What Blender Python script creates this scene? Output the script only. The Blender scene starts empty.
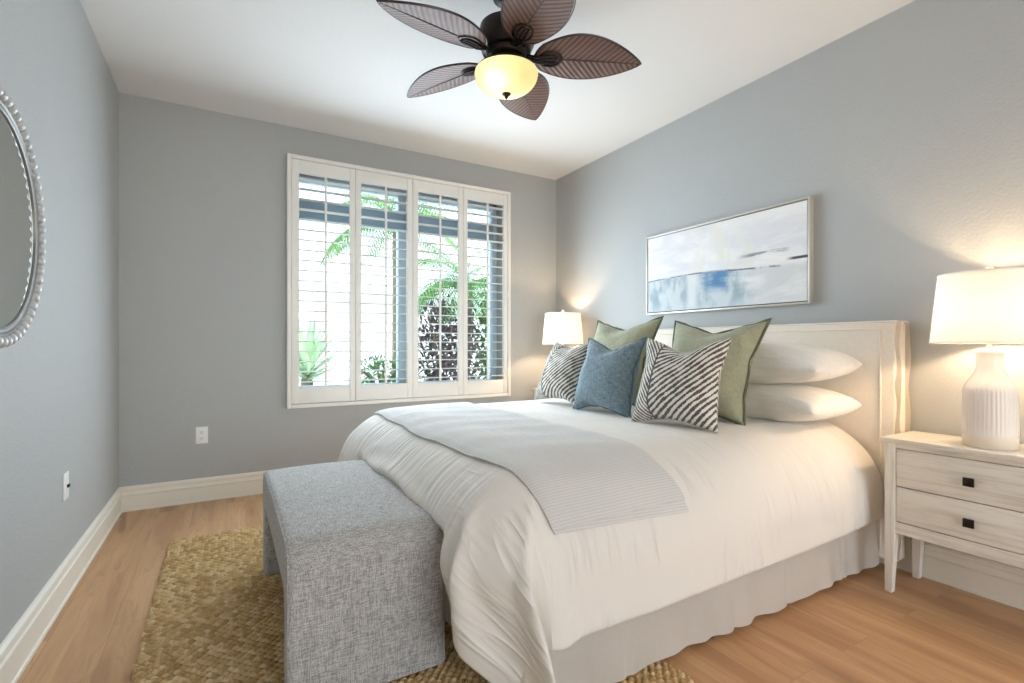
import bpy, bmesh, math, random
import numpy as np
from mathutils import Vector, Matrix

PI = math.pi
sc = bpy.context.scene
C = sc.collection

# ------------------------------------------------------------------ camera
cam_data = bpy.data.cameras.new('camera')
cam = bpy.data.objects.new('camera', cam_data)
C.objects.link(cam)
cam.location = (0, 0, 1.09)
cam.rotation_euler = (PI / 2, 0, -math.radians(29.9))
cam_data.sensor_width = 36
cam_data.lens = 36 * 497 / 1024
cam_data.shift_y = 3.5 / 1024
cam_data.clip_start = 0.02
sc.camera = cam

# ------------------------------------------------------------------ sky, sun, sky portals, window fill lamp, exposure
world = bpy.data.worlds.new('sky')
sc.world = world
world.use_nodes = True
wn, wl = world.node_tree.nodes, world.node_tree.links
bg = wn['Background']
sky = wn.new('ShaderNodeTexSky')
sky.sky_type = 'NISHITA'
sky.sun_disc = False
sky.sun_elevation = math.radians(52)
sky.sun_rotation = math.radians(200)
skymul = wn.new('ShaderNodeMix')
skymul.data_type = 'RGBA'
skymul.inputs[0].default_value = 0.62
SKY_FLAT = (5.7, 6.1, 6.6, 1)
skymul.inputs[7].default_value = SKY_FLAT
wl.new(sky.outputs[0], skymul.inputs[6])
wl.new(skymul.outputs[2], bg.inputs[0])
bg.inputs[1].default_value = 0.50

sun_data = bpy.data.lights.new('sun', 'SUN')
sun_data.energy = 14.0
sun_data.angle = math.radians(1.0)
sun_data.color = (1.0, 0.96, 0.9)
sun = bpy.data.objects.new('sun', sun_data)
C.objects.link(sun)
sun.rotation_euler = Vector((-0.70, 0.04, -0.70)).to_track_quat('-Z', 'Y').to_euler()


def portal(name, loc, size, normal):
    d = bpy.data.lights.new(name, 'AREA')
    d.shape = 'RECTANGLE'
    d.size, d.size_y = size
    d.cycles.is_portal = True
    o = bpy.data.objects.new(name, d)
    C.objects.link(o)
    o.location = loc
    o.rotation_euler = Vector(normal).to_track_quat('-Z', 'Y').to_euler()
    return o


portal('window_daylight', (1.355, 4.36, 1.57), (1.95, 1.85), (0, -1, 0))
fill_data = bpy.data.lights.new('added_window_fill', 'AREA')  # added fill lamp inside the shutters, boosts the window light
fill_data.shape = 'RECTANGLE'
fill_data.size, fill_data.size_y = 1.76, 1.26
fill_data.energy = 36
fill_data.color = (0.76, 0.89, 1.0)
fill_lamp = bpy.data.objects.new('added_window_fill', fill_data)
C.objects.link(fill_lamp)
fill_lamp.location = (1.355, 3.92, 1.40)
fill_lamp.rotation_euler = Vector((0, -1, -0.12)).to_track_quat('-Z', 'Z').to_euler()
portal('back_opening_portal', (1.10, -3.30, 1.2), (3.2, 2.5), (0, 1, 0))  # sky portal over the added opening behind the camera

vs = sc.view_settings
vs.view_transform = 'Standard'
vs.look = 'None'
vs.exposure = 0.76
vs.gamma = 1.0
vs.use_curve_mapping = False
sc.cycles.max_bounces = 12
sc.cycles.diffuse_bounces = 8
sc.cycles.transparent_max_bounces = 24
sc.cycles.sample_clamp_indirect = 6

XL, XR, YW, YB, ZC = -0.607, 2.86, 4.09, -3.20, 2.74


# ------------------------------------------------------------------ node helpers
class NT:
    def __init__(s, name):
        s.m = bpy.data.materials.new(name)
        s.m.use_nodes = True
        s.n, s.l = s.m.node_tree.nodes, s.m.node_tree.links
        s.p = s.n['Principled BSDF']
        s.out = s.n['Material Output']

    def put(s, sock, v):
        if isinstance(v, bpy.types.NodeSocket):
            s.l.new(v, sock)
        elif isinstance(v, (tuple, list)):
            sock.default_value = tuple(v) + ((1,) if len(v) == 3 and len(sock.default_value) == 4 else ())
        else:
            sock.default_value = v

    def coord(s, kind='Object'):
        return s.n.new('ShaderNodeTexCoord').outputs[kind]

    def mapping(s, vec, scale=(1, 1, 1), loc=(0, 0, 0), rot=(0, 0, 0)):
        k = s.n.new('ShaderNodeMapping')
        s.l.new(vec, k.inputs[0])
        k.inputs[1].default_value, k.inputs[2].default_value, k.inputs[3].default_value = loc, rot, scale
        return k.outputs[0]

    def noise(s, vec, scale=5, detail=3, rough=0.5, distort=0.0, color=False):
        k = s.n.new('ShaderNodeTexNoise')
        s.l.new(vec, k.inputs['Vector'])
        k.inputs['Scale'].default_value = scale
        k.inputs['Detail'].default_value = detail
        k.inputs['Roughness'].default_value = rough
        k.inputs['Distortion'].default_value = distort
        return k.outputs[1 if color else 0]

    def math(s, op, a, b=0.0, c=0.0):
        k = s.n.new('ShaderNodeMath')
        k.operation = op
        s.put(k.inputs[0], a)
        s.put(k.inputs[1], b)
        s.put(k.inputs[2], c)
        return k.outputs[0]

    def sep(s, vec):
        k = s.n.new('ShaderNodeSeparateXYZ')
        s.l.new(vec, k.inputs[0])
        return k.outputs

    def comb(s, x=0.0, y=0.0, z=0.0):
        k = s.n.new('ShaderNodeCombineXYZ')
        for i, v in enumerate((x, y, z)):
            s.put(k.inputs[i], v)
        return k.outputs[0]

    def ramp(s, fac, stops, interp='LINEAR'):
        k = s.n.new('ShaderNodeValToRGB')
        s.put(k.inputs[0], fac)
        cr = k.color_ramp
        cr.interpolation = interp
        while len(cr.elements) < len(stops):
            cr.elements.new(0.5)
        for e, (p, c) in zip(cr.elements, stops):
            e.position = p
            e.color = tuple(c) + (1,) if len(c) == 3 else c
        return k.outputs[0]

    def step(s, x, a, b):
        k = s.n.new('ShaderNodeMapRange')
        k.interpolation_type = 'SMOOTHSTEP'
        s.put(k.inputs[0], x)
        k.inputs[1].default_value, k.inputs[2].default_value = a, b
        return k.outputs[0]

    def mix(s, f, a, b, blend='MIX'):
        k = s.n.new('ShaderNodeMix')
        k.data_type = 'RGBA'
        k.blend_type = blend
        s.put(k.inputs[0], f)
        s.put(k.inputs[6], a)
        s.put(k.inputs[7], b)
        return k.outputs[2]

    def bump(s, h, dist=0.002, strength=1.0, normal=None):
        k = s.n.new('ShaderNodeBump')
        k.inputs['Strength'].default_value = strength
        k.inputs['Distance'].default_value = dist
        s.l.new(h, k.inputs['Height'])
        if normal is not None:
            s.l.new(normal, k.inputs['Normal'])
        s.l.new(k.outputs[0], s.p.inputs['Normal'])
        return k.outputs[0]

    def set(s, color=None, rough=None, metal=None, spec=None, sheen=None):
        if color is not None:
            s.put(s.p.inputs['Base Color'], color)
        if rough is not None:
            s.put(s.p.inputs['Roughness'], rough)
        if metal is not None:
            s.put(s.p.inputs['Metallic'], metal)
        if spec is not None:
            s.p.inputs['Specular IOR Level'].default_value = spec
        if sheen is not None:
            s.p.inputs['Sheen Weight'].default_value = sheen
        return s.m


def srgb(r, g, b):
    return tuple(((c / 255 + 0.055) / 1.055) ** 2.4 if c > 10 else c / 3294.6 for c in (r, g, b))


def plain(name, col, rough=0.5, metal=0.0, spec=0.5):
    t = NT(name)
    n = t.noise(t.coord(), 9, 2)
    c = t.mix(t.math('MULTIPLY', n, 0.10), col, tuple(x * 0.8 for x in col))
    return t.set(c, rough, metal, spec)


M = {}


def wall_mat():
    t = NT('grey_wall_paint')
    co = t.coord()
    n1 = t.noise(co, 85, 3, 0.55)
    n2 = t.noise(co, 24, 2)
    h = t.math('ADD', n1, t.math('MULTIPLY', n2, 0.5))
    t.bump(h, 0.0035, 0.5)
    c = t.mix(t.math('MULTIPLY', t.noise(co, 1.3, 2), 0.25), srgb(177, 180, 180), srgb(171, 174, 175))
    return t.set(c, 0.62, spec=0.35)


def ceiling_mat():
    t = NT('white_ceiling_paint')
    co = t.coord()
    t.bump(t.noise(co, 60, 3), 0.003, 0.35)
    return t.set(t.mix(t.noise(co, 2), srgb(226, 226, 225), srgb(223, 223, 222)), 0.8, spec=0.2)


def trim_mat():
    t = NT('cream_trim_paint')
    co = t.coord()
    t.bump(t.noise(co, 40, 2), 0.0006, 0.4)
    return t.set(t.mix(t.noise(co, 3), srgb(238, 234, 222), srgb(233, 229, 217)), 0.35)


def shutter_mat():
    t = NT('white_shutter_paint')
    co = t.coord()
    return t.set(t.mix(t.noise(co, 4), srgb(238, 236, 231), srgb(233, 231, 226)), 0.4)


def floor_mat():
    t = NT('oak_plank_flooring')
    co = t.coord()
    # planks run along Y: brick rows along Y
    s = t.sep(co)
    v = t.comb(s[1], s[0], 0.0)
    br = t.n.new('ShaderNodeTexBrick')
    t.l.new(v, br.inputs['Vector'])
    br.offset = 0.37
    br.inputs['Scale'].default_value = 1
    br.inputs['Brick Width'].default_value = 1.5
    br.inputs['Row Height'].default_value = 0.19
    br.inputs['Mortar Size'].default_value = 0.0012
    br.inputs['Mortar Smooth'].default_value = 0.2
    br.inputs['Color1'].default_value = (0, 0, 0, 1)
    br.inputs['Color2'].default_value = (1, 1, 1, 1)
    br.inputs['Mortar'].default_value = (0.5, 0.5, 0.5, 1)
    pid = br.outputs[0]
    # shift the grain per plank
    sh = t.math('MULTIPLY', pid, 7.3)
    row = t.math('FLOOR', t.math('DIVIDE', s[0], 0.19))
    gx = t.math('ADD', s[0], t.math('MULTIPLY', row, 3.17))
    gy = t.math('ADD', s[1], t.math('ADD', sh, t.math('MULTIPLY', row, 1.7)))
    gv = t.comb(gx, t.math('MULTIPLY', gy, 0.09), 0.0)
    big = t.noise(gv, 9, 3, 0.55, 0.6)
    rings = t.math('FRACT', t.math('MULTIPLY', big, 7.0))
    rings = t.math('ABSOLUTE', t.math('SUBTRACT', rings, 0.5))
    fine = t.noise(t.comb(gx, t.math('MULTIPLY', gy, 0.025), 0.0), 130, 3, 0.6)
    c = t.mix(t.step(big, 0.30, 0.72), srgb(208, 168, 126), srgb(178, 136, 98))
    c = t.mix(t.math('MULTIPLY', t.step(rings, 0.36, 0.5), 0.30), c, srgb(158, 118, 84))
    c = t.mix(t.math('MULTIPLY', t.step(fine, 0.5, 0.72), 0.28), c, srgb(160, 120, 86))
    c = t.mix(t.math('MULTIPLY', pid, 0.16), c, srgb(184, 146, 110))
    # knots
    kn = t.noise(t.comb(gx, t.math('MULTIPLY', gy, 0.28), 0.0), 5.0, 1, 0.4, 0.8)
    c = t.mix(t.math('MULTIPLY', t.step(kn, 0.64, 0.78), 0.60), c, srgb(120, 86, 60))
    c = t.mix(t.math('MULTIPLY', br.outputs[1], 0.30), c, srgb(130, 98, 72))
    h = t.math('SUBTRACT', t.math('MULTIPLY', fine, 0.3), t.math('MULTIPLY', br.outputs[1], 1.0))
    t.bump(h, 0.0008, 0.5)
    return t.set(c, t.math('ADD', 0.34, t.math('MULTIPLY', fine, 0.12)), spec=0.45)


def weave_mat(name, c1, c2, fu=420, fv=420, contrast=1.0, bump=0.0008, rough=0.9, coord='Object', rot=(0, 0, 0), sheen=0.2, aspect=14):
    """a plain fabric: two crossed slubby thread directions"""
    t = NT(name)
    co = t.coord(coord)
    a = t.noise(t.mapping(co, (fu / aspect, fv, fv), rot=rot), 1, 2, 0.6)
    b = t.noise(t.mapping(co, (fu, fv / aspect, fv), rot=rot), 1, 2, 0.6)
    d = t.noise(t.mapping(co, (fu, fv, fv / aspect), rot=rot), 1, 2, 0.6)
    w = t.math('MULTIPLY', t.math('ADD', t.math('ADD', a, b), d), 0.333)
    k = t.step(w, 0.5 - 0.16 / contrast, 0.5 + 0.16 / contrast)
    t.bump(w, bump * 4, 0.6)
    return t.set(t.mix(k, c1, c2), rough, spec=0.15, sheen=sheen)


def duvet_mat():
    t = NT('white_cotton_duvet')
    uv = t.coord('UV')
    s = t.sep(uv)          # u: metres from the head edge of the cloth to the foot; v: across
    # creases that run down the foot slope: stretched along u
    c1 = t.noise(t.mapping(uv, (1.1, 15, 1)), 1, 2, 0.5, 0.12)
    ridg = t.math('SUBTRACT', 1.0, t.math('ABSOLUTE', t.math('SUBTRACT', t.math('MULTIPLY', c1, 2.0), 1.0)))
    foot = t.math('MULTIPLY', t.step(s[0], 1.70, 1.95), t.step(s[1], 0.30, 0.85))
    a = t.math('MULTIPLY', t.math('POWER', ridg, 3.0), foot)
    # broad soft crumples everywhere and diagonal pulls on the sides
    c2 = t.noise(t.mapping(uv, (3.2, 1.4, 1), rot=(0, 0, 0.6)), 1, 3, 0.5, 0.4)
    c3 = t.noise(t.mapping(uv, (6, 1.7, 1), rot=(0, 0, -0.35)), 1, 2, 0.5, 0.5)
    r2 = t.math('SUBTRACT', 1.0, t.math('ABSOLUTE', t.math('SUBTRACT', t.math('MULTIPLY', c3, 2.0), 1.0)))
    # a few sharper hanging folds where the cloth pulls on the sides
    def folds(rot, loc, su, sv, cut):
        n_ = t.noise(t.mapping(uv, (su, sv, 1), loc=loc, rot=(0, 0, rot)), 1, 2, 0.5, 0.25)
        r_ = t.math('SUBTRACT', 1.0, t.math('ABSOLUTE', t.math('SUBTRACT', t.math('MULTIPLY', n_, 2.0), 1.0)))
        m_ = t.step(t.noise(t.mapping(uv, (2.6, 3.4, 1), loc=loc), 1, 1), cut, cut + 0.16)
        return t.math('MULTIPLY', t.math('POWER', r_, 7.0), m_)
    wr = t.math('ADD', t.math('MULTIPLY', folds(0.25, (3, 7, 0), 9, 1.5, 0.44), 0.55), t.math('MULTIPLY', folds(-0.35, (9, 2, 0), 12, 2.0, 0.48), 0.45))
    wr = t.math('ADD', wr, t.math('MULTIPLY', folds(1.25, (5, 4, 0), 9, 1.6, 0.52), 0.40))
    wr = t.math('MULTIPLY', wr, t.math('SUBTRACT', 1.0, foot))
    b = t.math('ADD', t.math('MULTIPLY', c2, 0.9), t.math('ADD', t.math('MULTIPLY', c3, 0.4), wr))
    h = t.math('ADD', t.math('MULTIPLY', a, 0.85), b)
    fine = t.noise(t.mapping(uv, (600, 600, 1)), 1, 1)
    h = t.math('ADD', h, t.math('MULTIPLY', fine, 0.01))
    t.bump(h, 0.015, 0.8)
    return t.set(srgb(232, 228, 221), 0.85, spec=0.15, sheen=0.1)


def throw_mat():
    t = NT('waffle_cotton_throw')
    uv = t.coord('UV')
    s = t.sep(uv)
    fx = t.math('ABSOLUTE', t.math('SINE', t.math('MULTIPLY', s[0], PI / 0.008)))
    fy = t.math('ABSOLUTE', t.math('SINE', t.math('MULTIPLY', s[1], PI / 0.010)))
    g = t.math('MULTIPLY', fx, fy)
    slub = t.noise(t.mapping(uv, (30, 9, 1)), 1, 3)
    t.bump(t.math('ADD', g, t.math('MULTIPLY', slub, 1.5)), 0.0022, 0.7)
    c = t.mix(t.step(g, 0.05, 0.6), srgb(208, 207, 204), srgb(230, 229, 226))
    c = t.mix(t.math('MULTIPLY', slub, 0.25), c, srgb(205, 204, 202))
    return t.set(c, 0.95, spec=0.1, sheen=0.3)


def leaf_stripe_mat(name, seed):
    """off-white cotton printed with a big charcoal leaf: midrib and slanting veins"""
    t = NT(name)
    uv = t.coord('UV')
    s = t.sep(uv)
    wob = t.math('MULTIPLY', t.math('SUBTRACT', t.noise(t.mapping(uv, (3, 3, 1), loc=(seed, 0, 0)), 1, 2), 0.5), 0.10)
    rib = 0.30
    du = t.math('SUBTRACT', t.math('ADD', s[0], t.math('MULTIPLY', wob, 0.25)), rib)
    right = t.math('GREATER_THAN', du, 0.0)
    # right half: veins climb to the right at about 40 degrees, slightly curved; left half steeper
    pr = t.math('SUBTRACT', s[1], t.math('MULTIPLY', du, t.math('ADD', 0.80, t.math('MULTIPLY', du, 0.30))))
    pl = t.math('ADD', s[1], t.math('MULTIPLY', du, 1.25))
    ph = t.math('ADD', t.math('MULTIPLY', pr, right), t.math('MULTIPLY', pl, t.math('SUBTRACT', 1.0, right)))
    ph = t.math('ADD', ph, t.math('MULTIPLY', wob, 0.55))
    fr = t.math('MULTIPLY', t.math('ADD', 14.5, t.math('MULTIPLY', t.math('SUBTRACT', 1.0, right), 3.0)), ph)
    jag = t.math('SUBTRACT', t.noise(t.mapping(uv, (38, 60, 1)), 1, 2), 0.5)
    fr = t.math('ADD', fr, t.math('MULTIPLY', jag, 0.35))
    tri = t.math('ABSOLUTE', t.math('SUBTRACT', t.math('FRACT', fr), 0.5))
    width = t.math('ADD', 0.245, t.math('MULTIPLY', t.math('SUBTRACT', t.noise(t.mapping(uv, (9, 9, 1)), 1, 2), 0.5), 0.55))
    k = t.step(t.math('SUBTRACT', tri, width), -0.04, 0.04)
    # brushy breaks inside the dark veins
    brk = t.step(t.noise(t.mapping(uv, (60, 120, 1), rot=(0, 0, 0.6)), 1, 2), 0.60, 0.66)
    k = t.math('MULTIPLY', k, t.math('SUBTRACT', 1.0, t.math('MULTIPLY', brk, 0.55)))
    ribm = t.step(t.math('ABSOLUTE', du), 0.007, 0.012)
    k = t.math('MAXIMUM', k, t.math('SUBTRACT', 1.0, ribm))
    th = t.noise(t.mapping(uv, (220, 220, 1)), 1, 2)
    t.bump(t.math('ADD', th, t.math('MULTIPLY', t.noise(t.mapping(uv, (5, 4, 1)), 1, 3), 6)), 0.002, 0.5)
    return t.set(t.mix(k, srgb(226, 222, 212), srgb(84, 82, 78)), 0.9, spec=0.15, sheen=0.2)


def soft_linen(name, c1, c2, wrinkle=0.012, f=320, wv=0.05):
    t = NT(name)
    uv = t.coord('UV')
    a = t.noise(t.mapping(uv, (f / 14, f, 1)), 1, 2)
    b = t.noise(t.mapping(uv, (f, f / 14, 1)), 1, 2)
    w = t.math('MULTIPLY', t.math('ADD', a, b), 0.5)
    wr = t.noise(t.mapping(uv, (3.2, 6, 1), rot=(0, 0, 0.3)), 1, 4, 0.55, 0.7)
    t.bump(t.math('ADD', wr, t.math('MULTIPLY', w, wv)), wrinkle, 0.6)
    return t.set(t.mix(t.step(w, 0.36, 0.64), c1, c2), 0.9, spec=0.15, sheen=0.25)


def jute_mat():
    t = NT('jute_braid')
    co = t.coord()
    s = t.sep(co)
    a, b = 0.031, 0.0175
    row = t.math('FLOOR', t.math('DIVIDE', s[1], b))
    cx = t.math('FLOOR', t.math('ADD', t.math('DIVIDE', s[0], a), t.math('MULTIPLY', row, 0.5)))
    idn = t.n.new('ShaderNodeTexWhiteNoise')
    idn.noise_dimensions = '2D'
    t.l.new(t.comb(cx, row, 0.0), idn.inputs['Vector'])
    fib = t.noise(t.mapping(co, (160, 520, 200), rot=(0, 0, 0.45)), 1, 3, 0.6)
    c = t.ramp(idn.outputs[0], [(0.0, srgb(180, 148, 102)), (0.35, srgb(204, 174, 126)), (0.7, srgb(220, 192, 144)), (1.0, srgb(236, 216, 176))])
    c = t.mix(t.math('MULTIPLY', t.step(fib, 0.45, 0.7), 0.45), c, srgb(122, 90, 52))
    c = t.mix(t.math('MULTIPLY', t.noise(co, 3, 2), 0.3), c, srgb(186, 150, 94))
    t.bump(fib, 0.003, 0.8)
    return t.set(c, 0.95, spec=0.1)


def whitewash_mat():
    t = NT('whitewashed_wood')
    co = t.coord()
    g = t.noise(t.mapping(co, (60, 4, 60)), 1, 4, 0.6, 0.3)
    g2 = t.noise(t.mapping(co, (120, 9, 160), loc=(3, 1, 0)), 1, 3, 0.6)
    c = t.mix(t.step(g, 0.42, 0.75), srgb(234, 230, 220), srgb(212, 206, 194))
    c = t.mix(t.math('MULTIPLY', t.step(g2, 0.60, 0.74), 0.4), c, srgb(176, 168, 154))
    t.bump(g2, 0.0006, 0.5)
    return t.set(c, 0.5, spec=0.35)


def whitewash_leg_mat():
    t = NT('whitewashed_wood_upright')
    co = t.coord()
    g = t.noise(t.mapping(co, (60, 60, 4)), 1, 4, 0.6, 0.3)
    g2 = t.noise(t.mapping(co, (120, 160, 9)), 1, 3, 0.6)
    c = t.mix(t.step(g, 0.42, 0.75), srgb(234, 230, 220), srgb(214, 208, 196))
    c = t.mix(t.math('MULTIPLY', t.step(g2, 0.60, 0.74), 0.4), c, srgb(176, 168, 154))
    return t.set(c, 0.5, spec=0.35)


def woven_blade_mat():
    t = NT('woven_wicker_blade')
    uv = t.coord('UV')                     # u along the blade (m), v across (m)
    s = t.sep(uv)
    av = t.math('ABSOLUTE', s[1])
    d = t.math('ADD', s[0], t.math('MULTIPLY', av, -0.75))
    f = t.math('MULTIPLY', d, 36.0)
    tri = t.math('ABSOLUTE', t.math('SUBTRACT', t.math('FRACT', f), 0.5))
    along = t.math('ADD', av, t.math('MULTIPLY', s[0], 0.75))
    rope = t.math('ABSOLUTE', t.math('SINE', t.math('ADD', t.math('MULTIPLY', along, 420.0), t.math('MULTIPLY', tri, 5.0))))
    k = t.math('ADD', t.math('MULTIPLY', t.step(tri, 0.10, 0.34), 0.75), t.math('MULTIPLY', rope, 0.25))
    c = t.mix(k, srgb(56, 36, 29), srgb(134, 96, 80))
    c = t.mix(t.math('MULTIPLY', t.noise(uv, 30, 2), 0.3), c, srgb(86, 56, 44))
    t.bump(t.math('ADD', t.step(tri, 0.05, 0.4), t.math('MULTIPLY', rope, 0.5)), 0.003, 0.7)
    t.p.inputs['Coat Weight'].default_value = 0.35
    t.p.inputs['Coat Roughness'].default_value = 0.42
    return t.set(c, 0.5, spec=0.35)


def shade_mat():
    t = NT('white_linen_lampshade')
    co = t.coord('UV')
    w = t.math('ADD', t.noise(t.mapping(co, (30, 700, 1)), 1, 2), t.noise(t.mapping(co, (900, 20, 1)), 1, 2))
    c = t.mix(t.step(w, 0.7, 1.3), srgb(246, 242, 236), srgb(236, 231, 224))
    t.set(c, 0.9, spec=0.1)
    tr = t.n.new('ShaderNodeBsdfTranslucent')
    t.put(tr.inputs[0], (0.93, 0.89, 0.84))
    mx = t.n.new('ShaderNodeMixShader')
    mx.inputs[0].default_value = 0.08
    t.l.new(t.p.outputs[0], mx.inputs[1])
    t.l.new(tr.outputs[0], mx.inputs[2])
    t.l.new(mx.outputs[0], t.out.inputs[0])
    return t.m


def bowl_mat():
    t = NT('alabaster_glass_bowl')
    co = t.coord()
    n = t.noise(co, 7, 3, 0.5, 1.5)
    c = t.mix(n, srgb(248, 236, 190), srgb(238, 216, 150))
    t.set(c, 0.25, spec=0.5)
    tr = t.n.new('ShaderNodeBsdfTranslucent')
    t.put(tr.inputs[0], t.mix(n, (0.98, 0.92, 0.70), (0.95, 0.84, 0.54)))
    mx = t.n.new('ShaderNodeMixShader')
    mx.inputs[0].default_value = 0.62
    t.l.new(t.p.outputs[0], mx.inputs[1])
    t.l.new(tr.outputs[0], mx.inputs[2])
    t.l.new(mx.outputs[0], t.out.inputs[0])
    return t.m


def bulb_mat(name, col, strength):
    t = NT(name)
    t.set((0.9, 0.9, 0.9), 0.4)
    t.p.inputs['Emission Color'].default_value = col + (1,)
    t.p.inputs['Emission Strength'].default_value = strength
    return t.m


def glass_mat():
    t = NT('clear_window_glass')
    tr = t.n.new('ShaderNodeBsdfTransparent')
    tr.inputs[0].default_value = (0.86, 0.95, 0.98, 1)
    gl = t.n.new('ShaderNodeBsdfGlossy')
    gl.inputs['Roughness'].default_value = 0.01
    fr = t.n.new('ShaderNodeFresnel')
    fr.inputs[0].default_value = 1.45
    mx = t.n.new('ShaderNodeMixShader')
    t.l.new(fr.outputs[0], mx.inputs[0])
    t.l.new(tr.outputs[0], mx.inputs[1])
    t.l.new(gl.outputs[0], mx.inputs[2])
    t.l.new(mx.outputs[0], t.out.inputs[0])
    return t.m


def painting_mat():
    t = NT('abstract_seascape_paint')
    uv = t.coord('UV')
    s = t.sep(uv)
    u, v = s[0], s[1]
    n1 = t.noise(t.mapping(uv, (3.5, 5, 1)), 1, 5, 0.6, 0.6)
    n2 = t.noise(t.mapping(uv, (14, 3, 1), loc=(2, 5, 0)), 1, 4, 0.6)
    n3 = t.noise(t.mapping(uv, (4, 26, 1), loc=(7, 1, 0)), 1, 4, 0.65)
    up = t.mix(t.step(n1, 0.35, 0.68), srgb(222, 222, 228), srgb(240, 238, 236))
    warm = t.math('MULTIPLY', t.step(u, 0.22, 0.5), t.math('SUBTRACT', 1.0, t.step(u, 0.62, 0.85)))
    up = t.mix(t.math('MULTIPLY', warm, t.step(n2, 0.42, 0.62)), up, srgb(230, 228, 222))
    lo_r = t.mix(t.step(n1, 0.4, 0.65), srgb(212, 214, 216), srgb(232, 232, 232))
    blue = t.mix(t.step(n2, 0.38, 0.6), srgb(158, 178, 188), srgb(206, 214, 218))
    uj = t.math('ADD', u, t.math('MULTIPLY', t.math('SUBTRACT', t.noise(t.mapping(uv, (9, 11, 1), loc=(4, 2, 0)), 1, 5, 0.65), 0.5), 0.30))
    viv = t.math('MULTIPLY', t.step(uj, 0.38, 0.50), t.math('SUBTRACT', 1.0, t.step(uj, 0.53, 0.64)))
    blue = t.mix(t.math('MULTIPLY', viv, t.step(t.math('ADD', v, t.math('MULTIPLY', n1, 0.35)), 0.30, 0.50)), blue, srgb(92, 138, 180))
    gap = t.math('MULTIPLY', t.step(u, 0.29, 0.335), t.math('SUBTRACT', 1.0, t.step(u, 0.36, 0.41)))
    blue = t.mix(t.math('MULTIPLY', gap, 0.85), blue, srgb(226, 228, 230))
    edge = t.math('ADD', u, t.math('MULTIPLY', t.math('SUBTRACT', n1, 0.5), 0.25))
    lower = t.mix(t.step(edge, 0.62, 0.74), blue, lo_r)
    fade = t.math('SUBTRACT', 1.0, t.step(t.math('ADD', v, t.math('MULTIPLY', n2, 0.12)), 0.05, 0.20))
    lower = t.mix(t.math('MULTIPLY', fade, 0.6), lower, srgb(214, 220, 224))
    hz = t.math('ADD', t.math('SUBTRACT', v, 0.415), t.math('MULTIPLY', t.math('SUBTRACT', n3, 0.5), 0.03))
    hz = t.math('SUBTRACT', hz, t.math('MULTIPLY', t.math('SINE', t.math('MULTIPLY', u, 5.0)), 0.025))
    c = t.mix(t.step(hz, -0.012, 0.02), lower, up)
    line = t.math('SUBTRACT', 1.0, t.step(t.math('ABSOLUTE', hz), 0.004, 0.012))
    c = t.mix(t.math('MULTIPLY', line, t.step(n2, 0.40, 0.58)), c, srgb(112, 118, 126))
    # stray grey strokes on the right, above the horizon
    hs = t.math('ABSOLUTE', t.math('SUBTRACT', t.math('ADD', v, t.math('MULTIPLY', t.math('SUBTRACT', n3, 0.5), 0.05)), 0.545))
    st = t.math('MULTIPLY', t.math('SUBTRACT', 1.0, t.step(hs, 0.010, 0.026)), t.math('MULTIPLY', t.step(u, 0.62, 0.72), t.math('SUBTRACT', 1.0, t.step(u, 0.86, 0.92))))
    c = t.mix(t.math('MULTIPLY', st, t.step(n3, 0.42, 0.56)), c, srgb(140, 140, 146))
    da = t.math('MULTIPLY', t.math('SUBTRACT', 1.0, t.step(t.math('ABSOLUTE', t.math('SUBTRACT', v, 0.447)), 0.008, 0.018)), t.step(u, 0.88, 0.93))
    c = t.mix(da, c, srgb(70, 74, 96))
    t.bump(t.math('ADD', n2, n3), 0.002, 0.5)
    return t.set(c, 0.7, spec=0.2)


def foliage_mat(name, c1, c2):
    t = NT(name)
    co = t.coord()
    t.set(t.mix(t.noise(co, 9, 2), c1, c2), 0.55, spec=0.4)
    tr = t.n.new('ShaderNodeBsdfTranslucent')
    t.put(tr.inputs[0], c2)
    mx = t.n.new('ShaderNodeMixShader')
    mx.inputs[0].default_value = 0.3
    t.l.new(t.p.outputs[0], mx.inputs[1])
    t.l.new(tr.outputs[0], mx.inputs[2])
    t.l.new(mx.outputs[0], t.out.inputs[0])
    return t.m


def stucco_mat(name, col):
    t = NT(name)
    co = t.coord()
    t.bump(t.noise(co, 60, 3), 0.006, 0.5)
    return t.set(t.mix(t.noise(co, 2, 3), col, tuple(c * 0.93 for c in col)), 0.9, spec=0.2)


M['wall'] = wall_mat()
M['ceiling'] = ceiling_mat()
M['trim'] = trim_mat()
M['shutter'] = shutter_mat()
M['floor'] = floor_mat()
M['bench'] = weave_mat('grey_tweed', srgb(132, 130, 127), srgb(204, 203, 201), 400, 400, 1.35, 0.0010, aspect=11)
M['headboard'] = weave_mat('cream_linen', srgb(230, 222, 210), srgb(246, 240, 230), 700, 700, 0.8, 0.0004)
M['skirt'] = soft_linen('white_bed_skirt', srgb(244, 239, 231), srgb(248, 243, 235), 0.012, 500, 0.01)
M['duvet'] = duvet_mat()
M['throw'] = throw_mat()
M['pillow'] = soft_linen('white_pillowcase', srgb(236, 232, 225), srgb(242, 239, 232), 0.045, 400, 0.006)
M['green'] = soft_linen('sage_green_linen', srgb(152, 153, 128), srgb(174, 175, 150), 0.03, 260, 0.03)
M['greenpipe'] = plain('sage_green_piping', srgb(104, 110, 82), 0.9)
M['blue'] = soft_linen('blue_slub_linen', srgb(84, 108, 122), srgb(150, 168, 176), 0.02, 190, 0.05)
M['bluepipe'] = plain('blue_linen_edge', srgb(88, 116, 134), 0.9)
M['leaf1'] = leaf_stripe_mat('charcoal_leaf_print', 0.0)
M['leaf2'] = leaf_stripe_mat('charcoal_leaf_print_again', 4.3)
M['jute'] = jute_mat()
M['wood'] = whitewash_mat()
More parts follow.
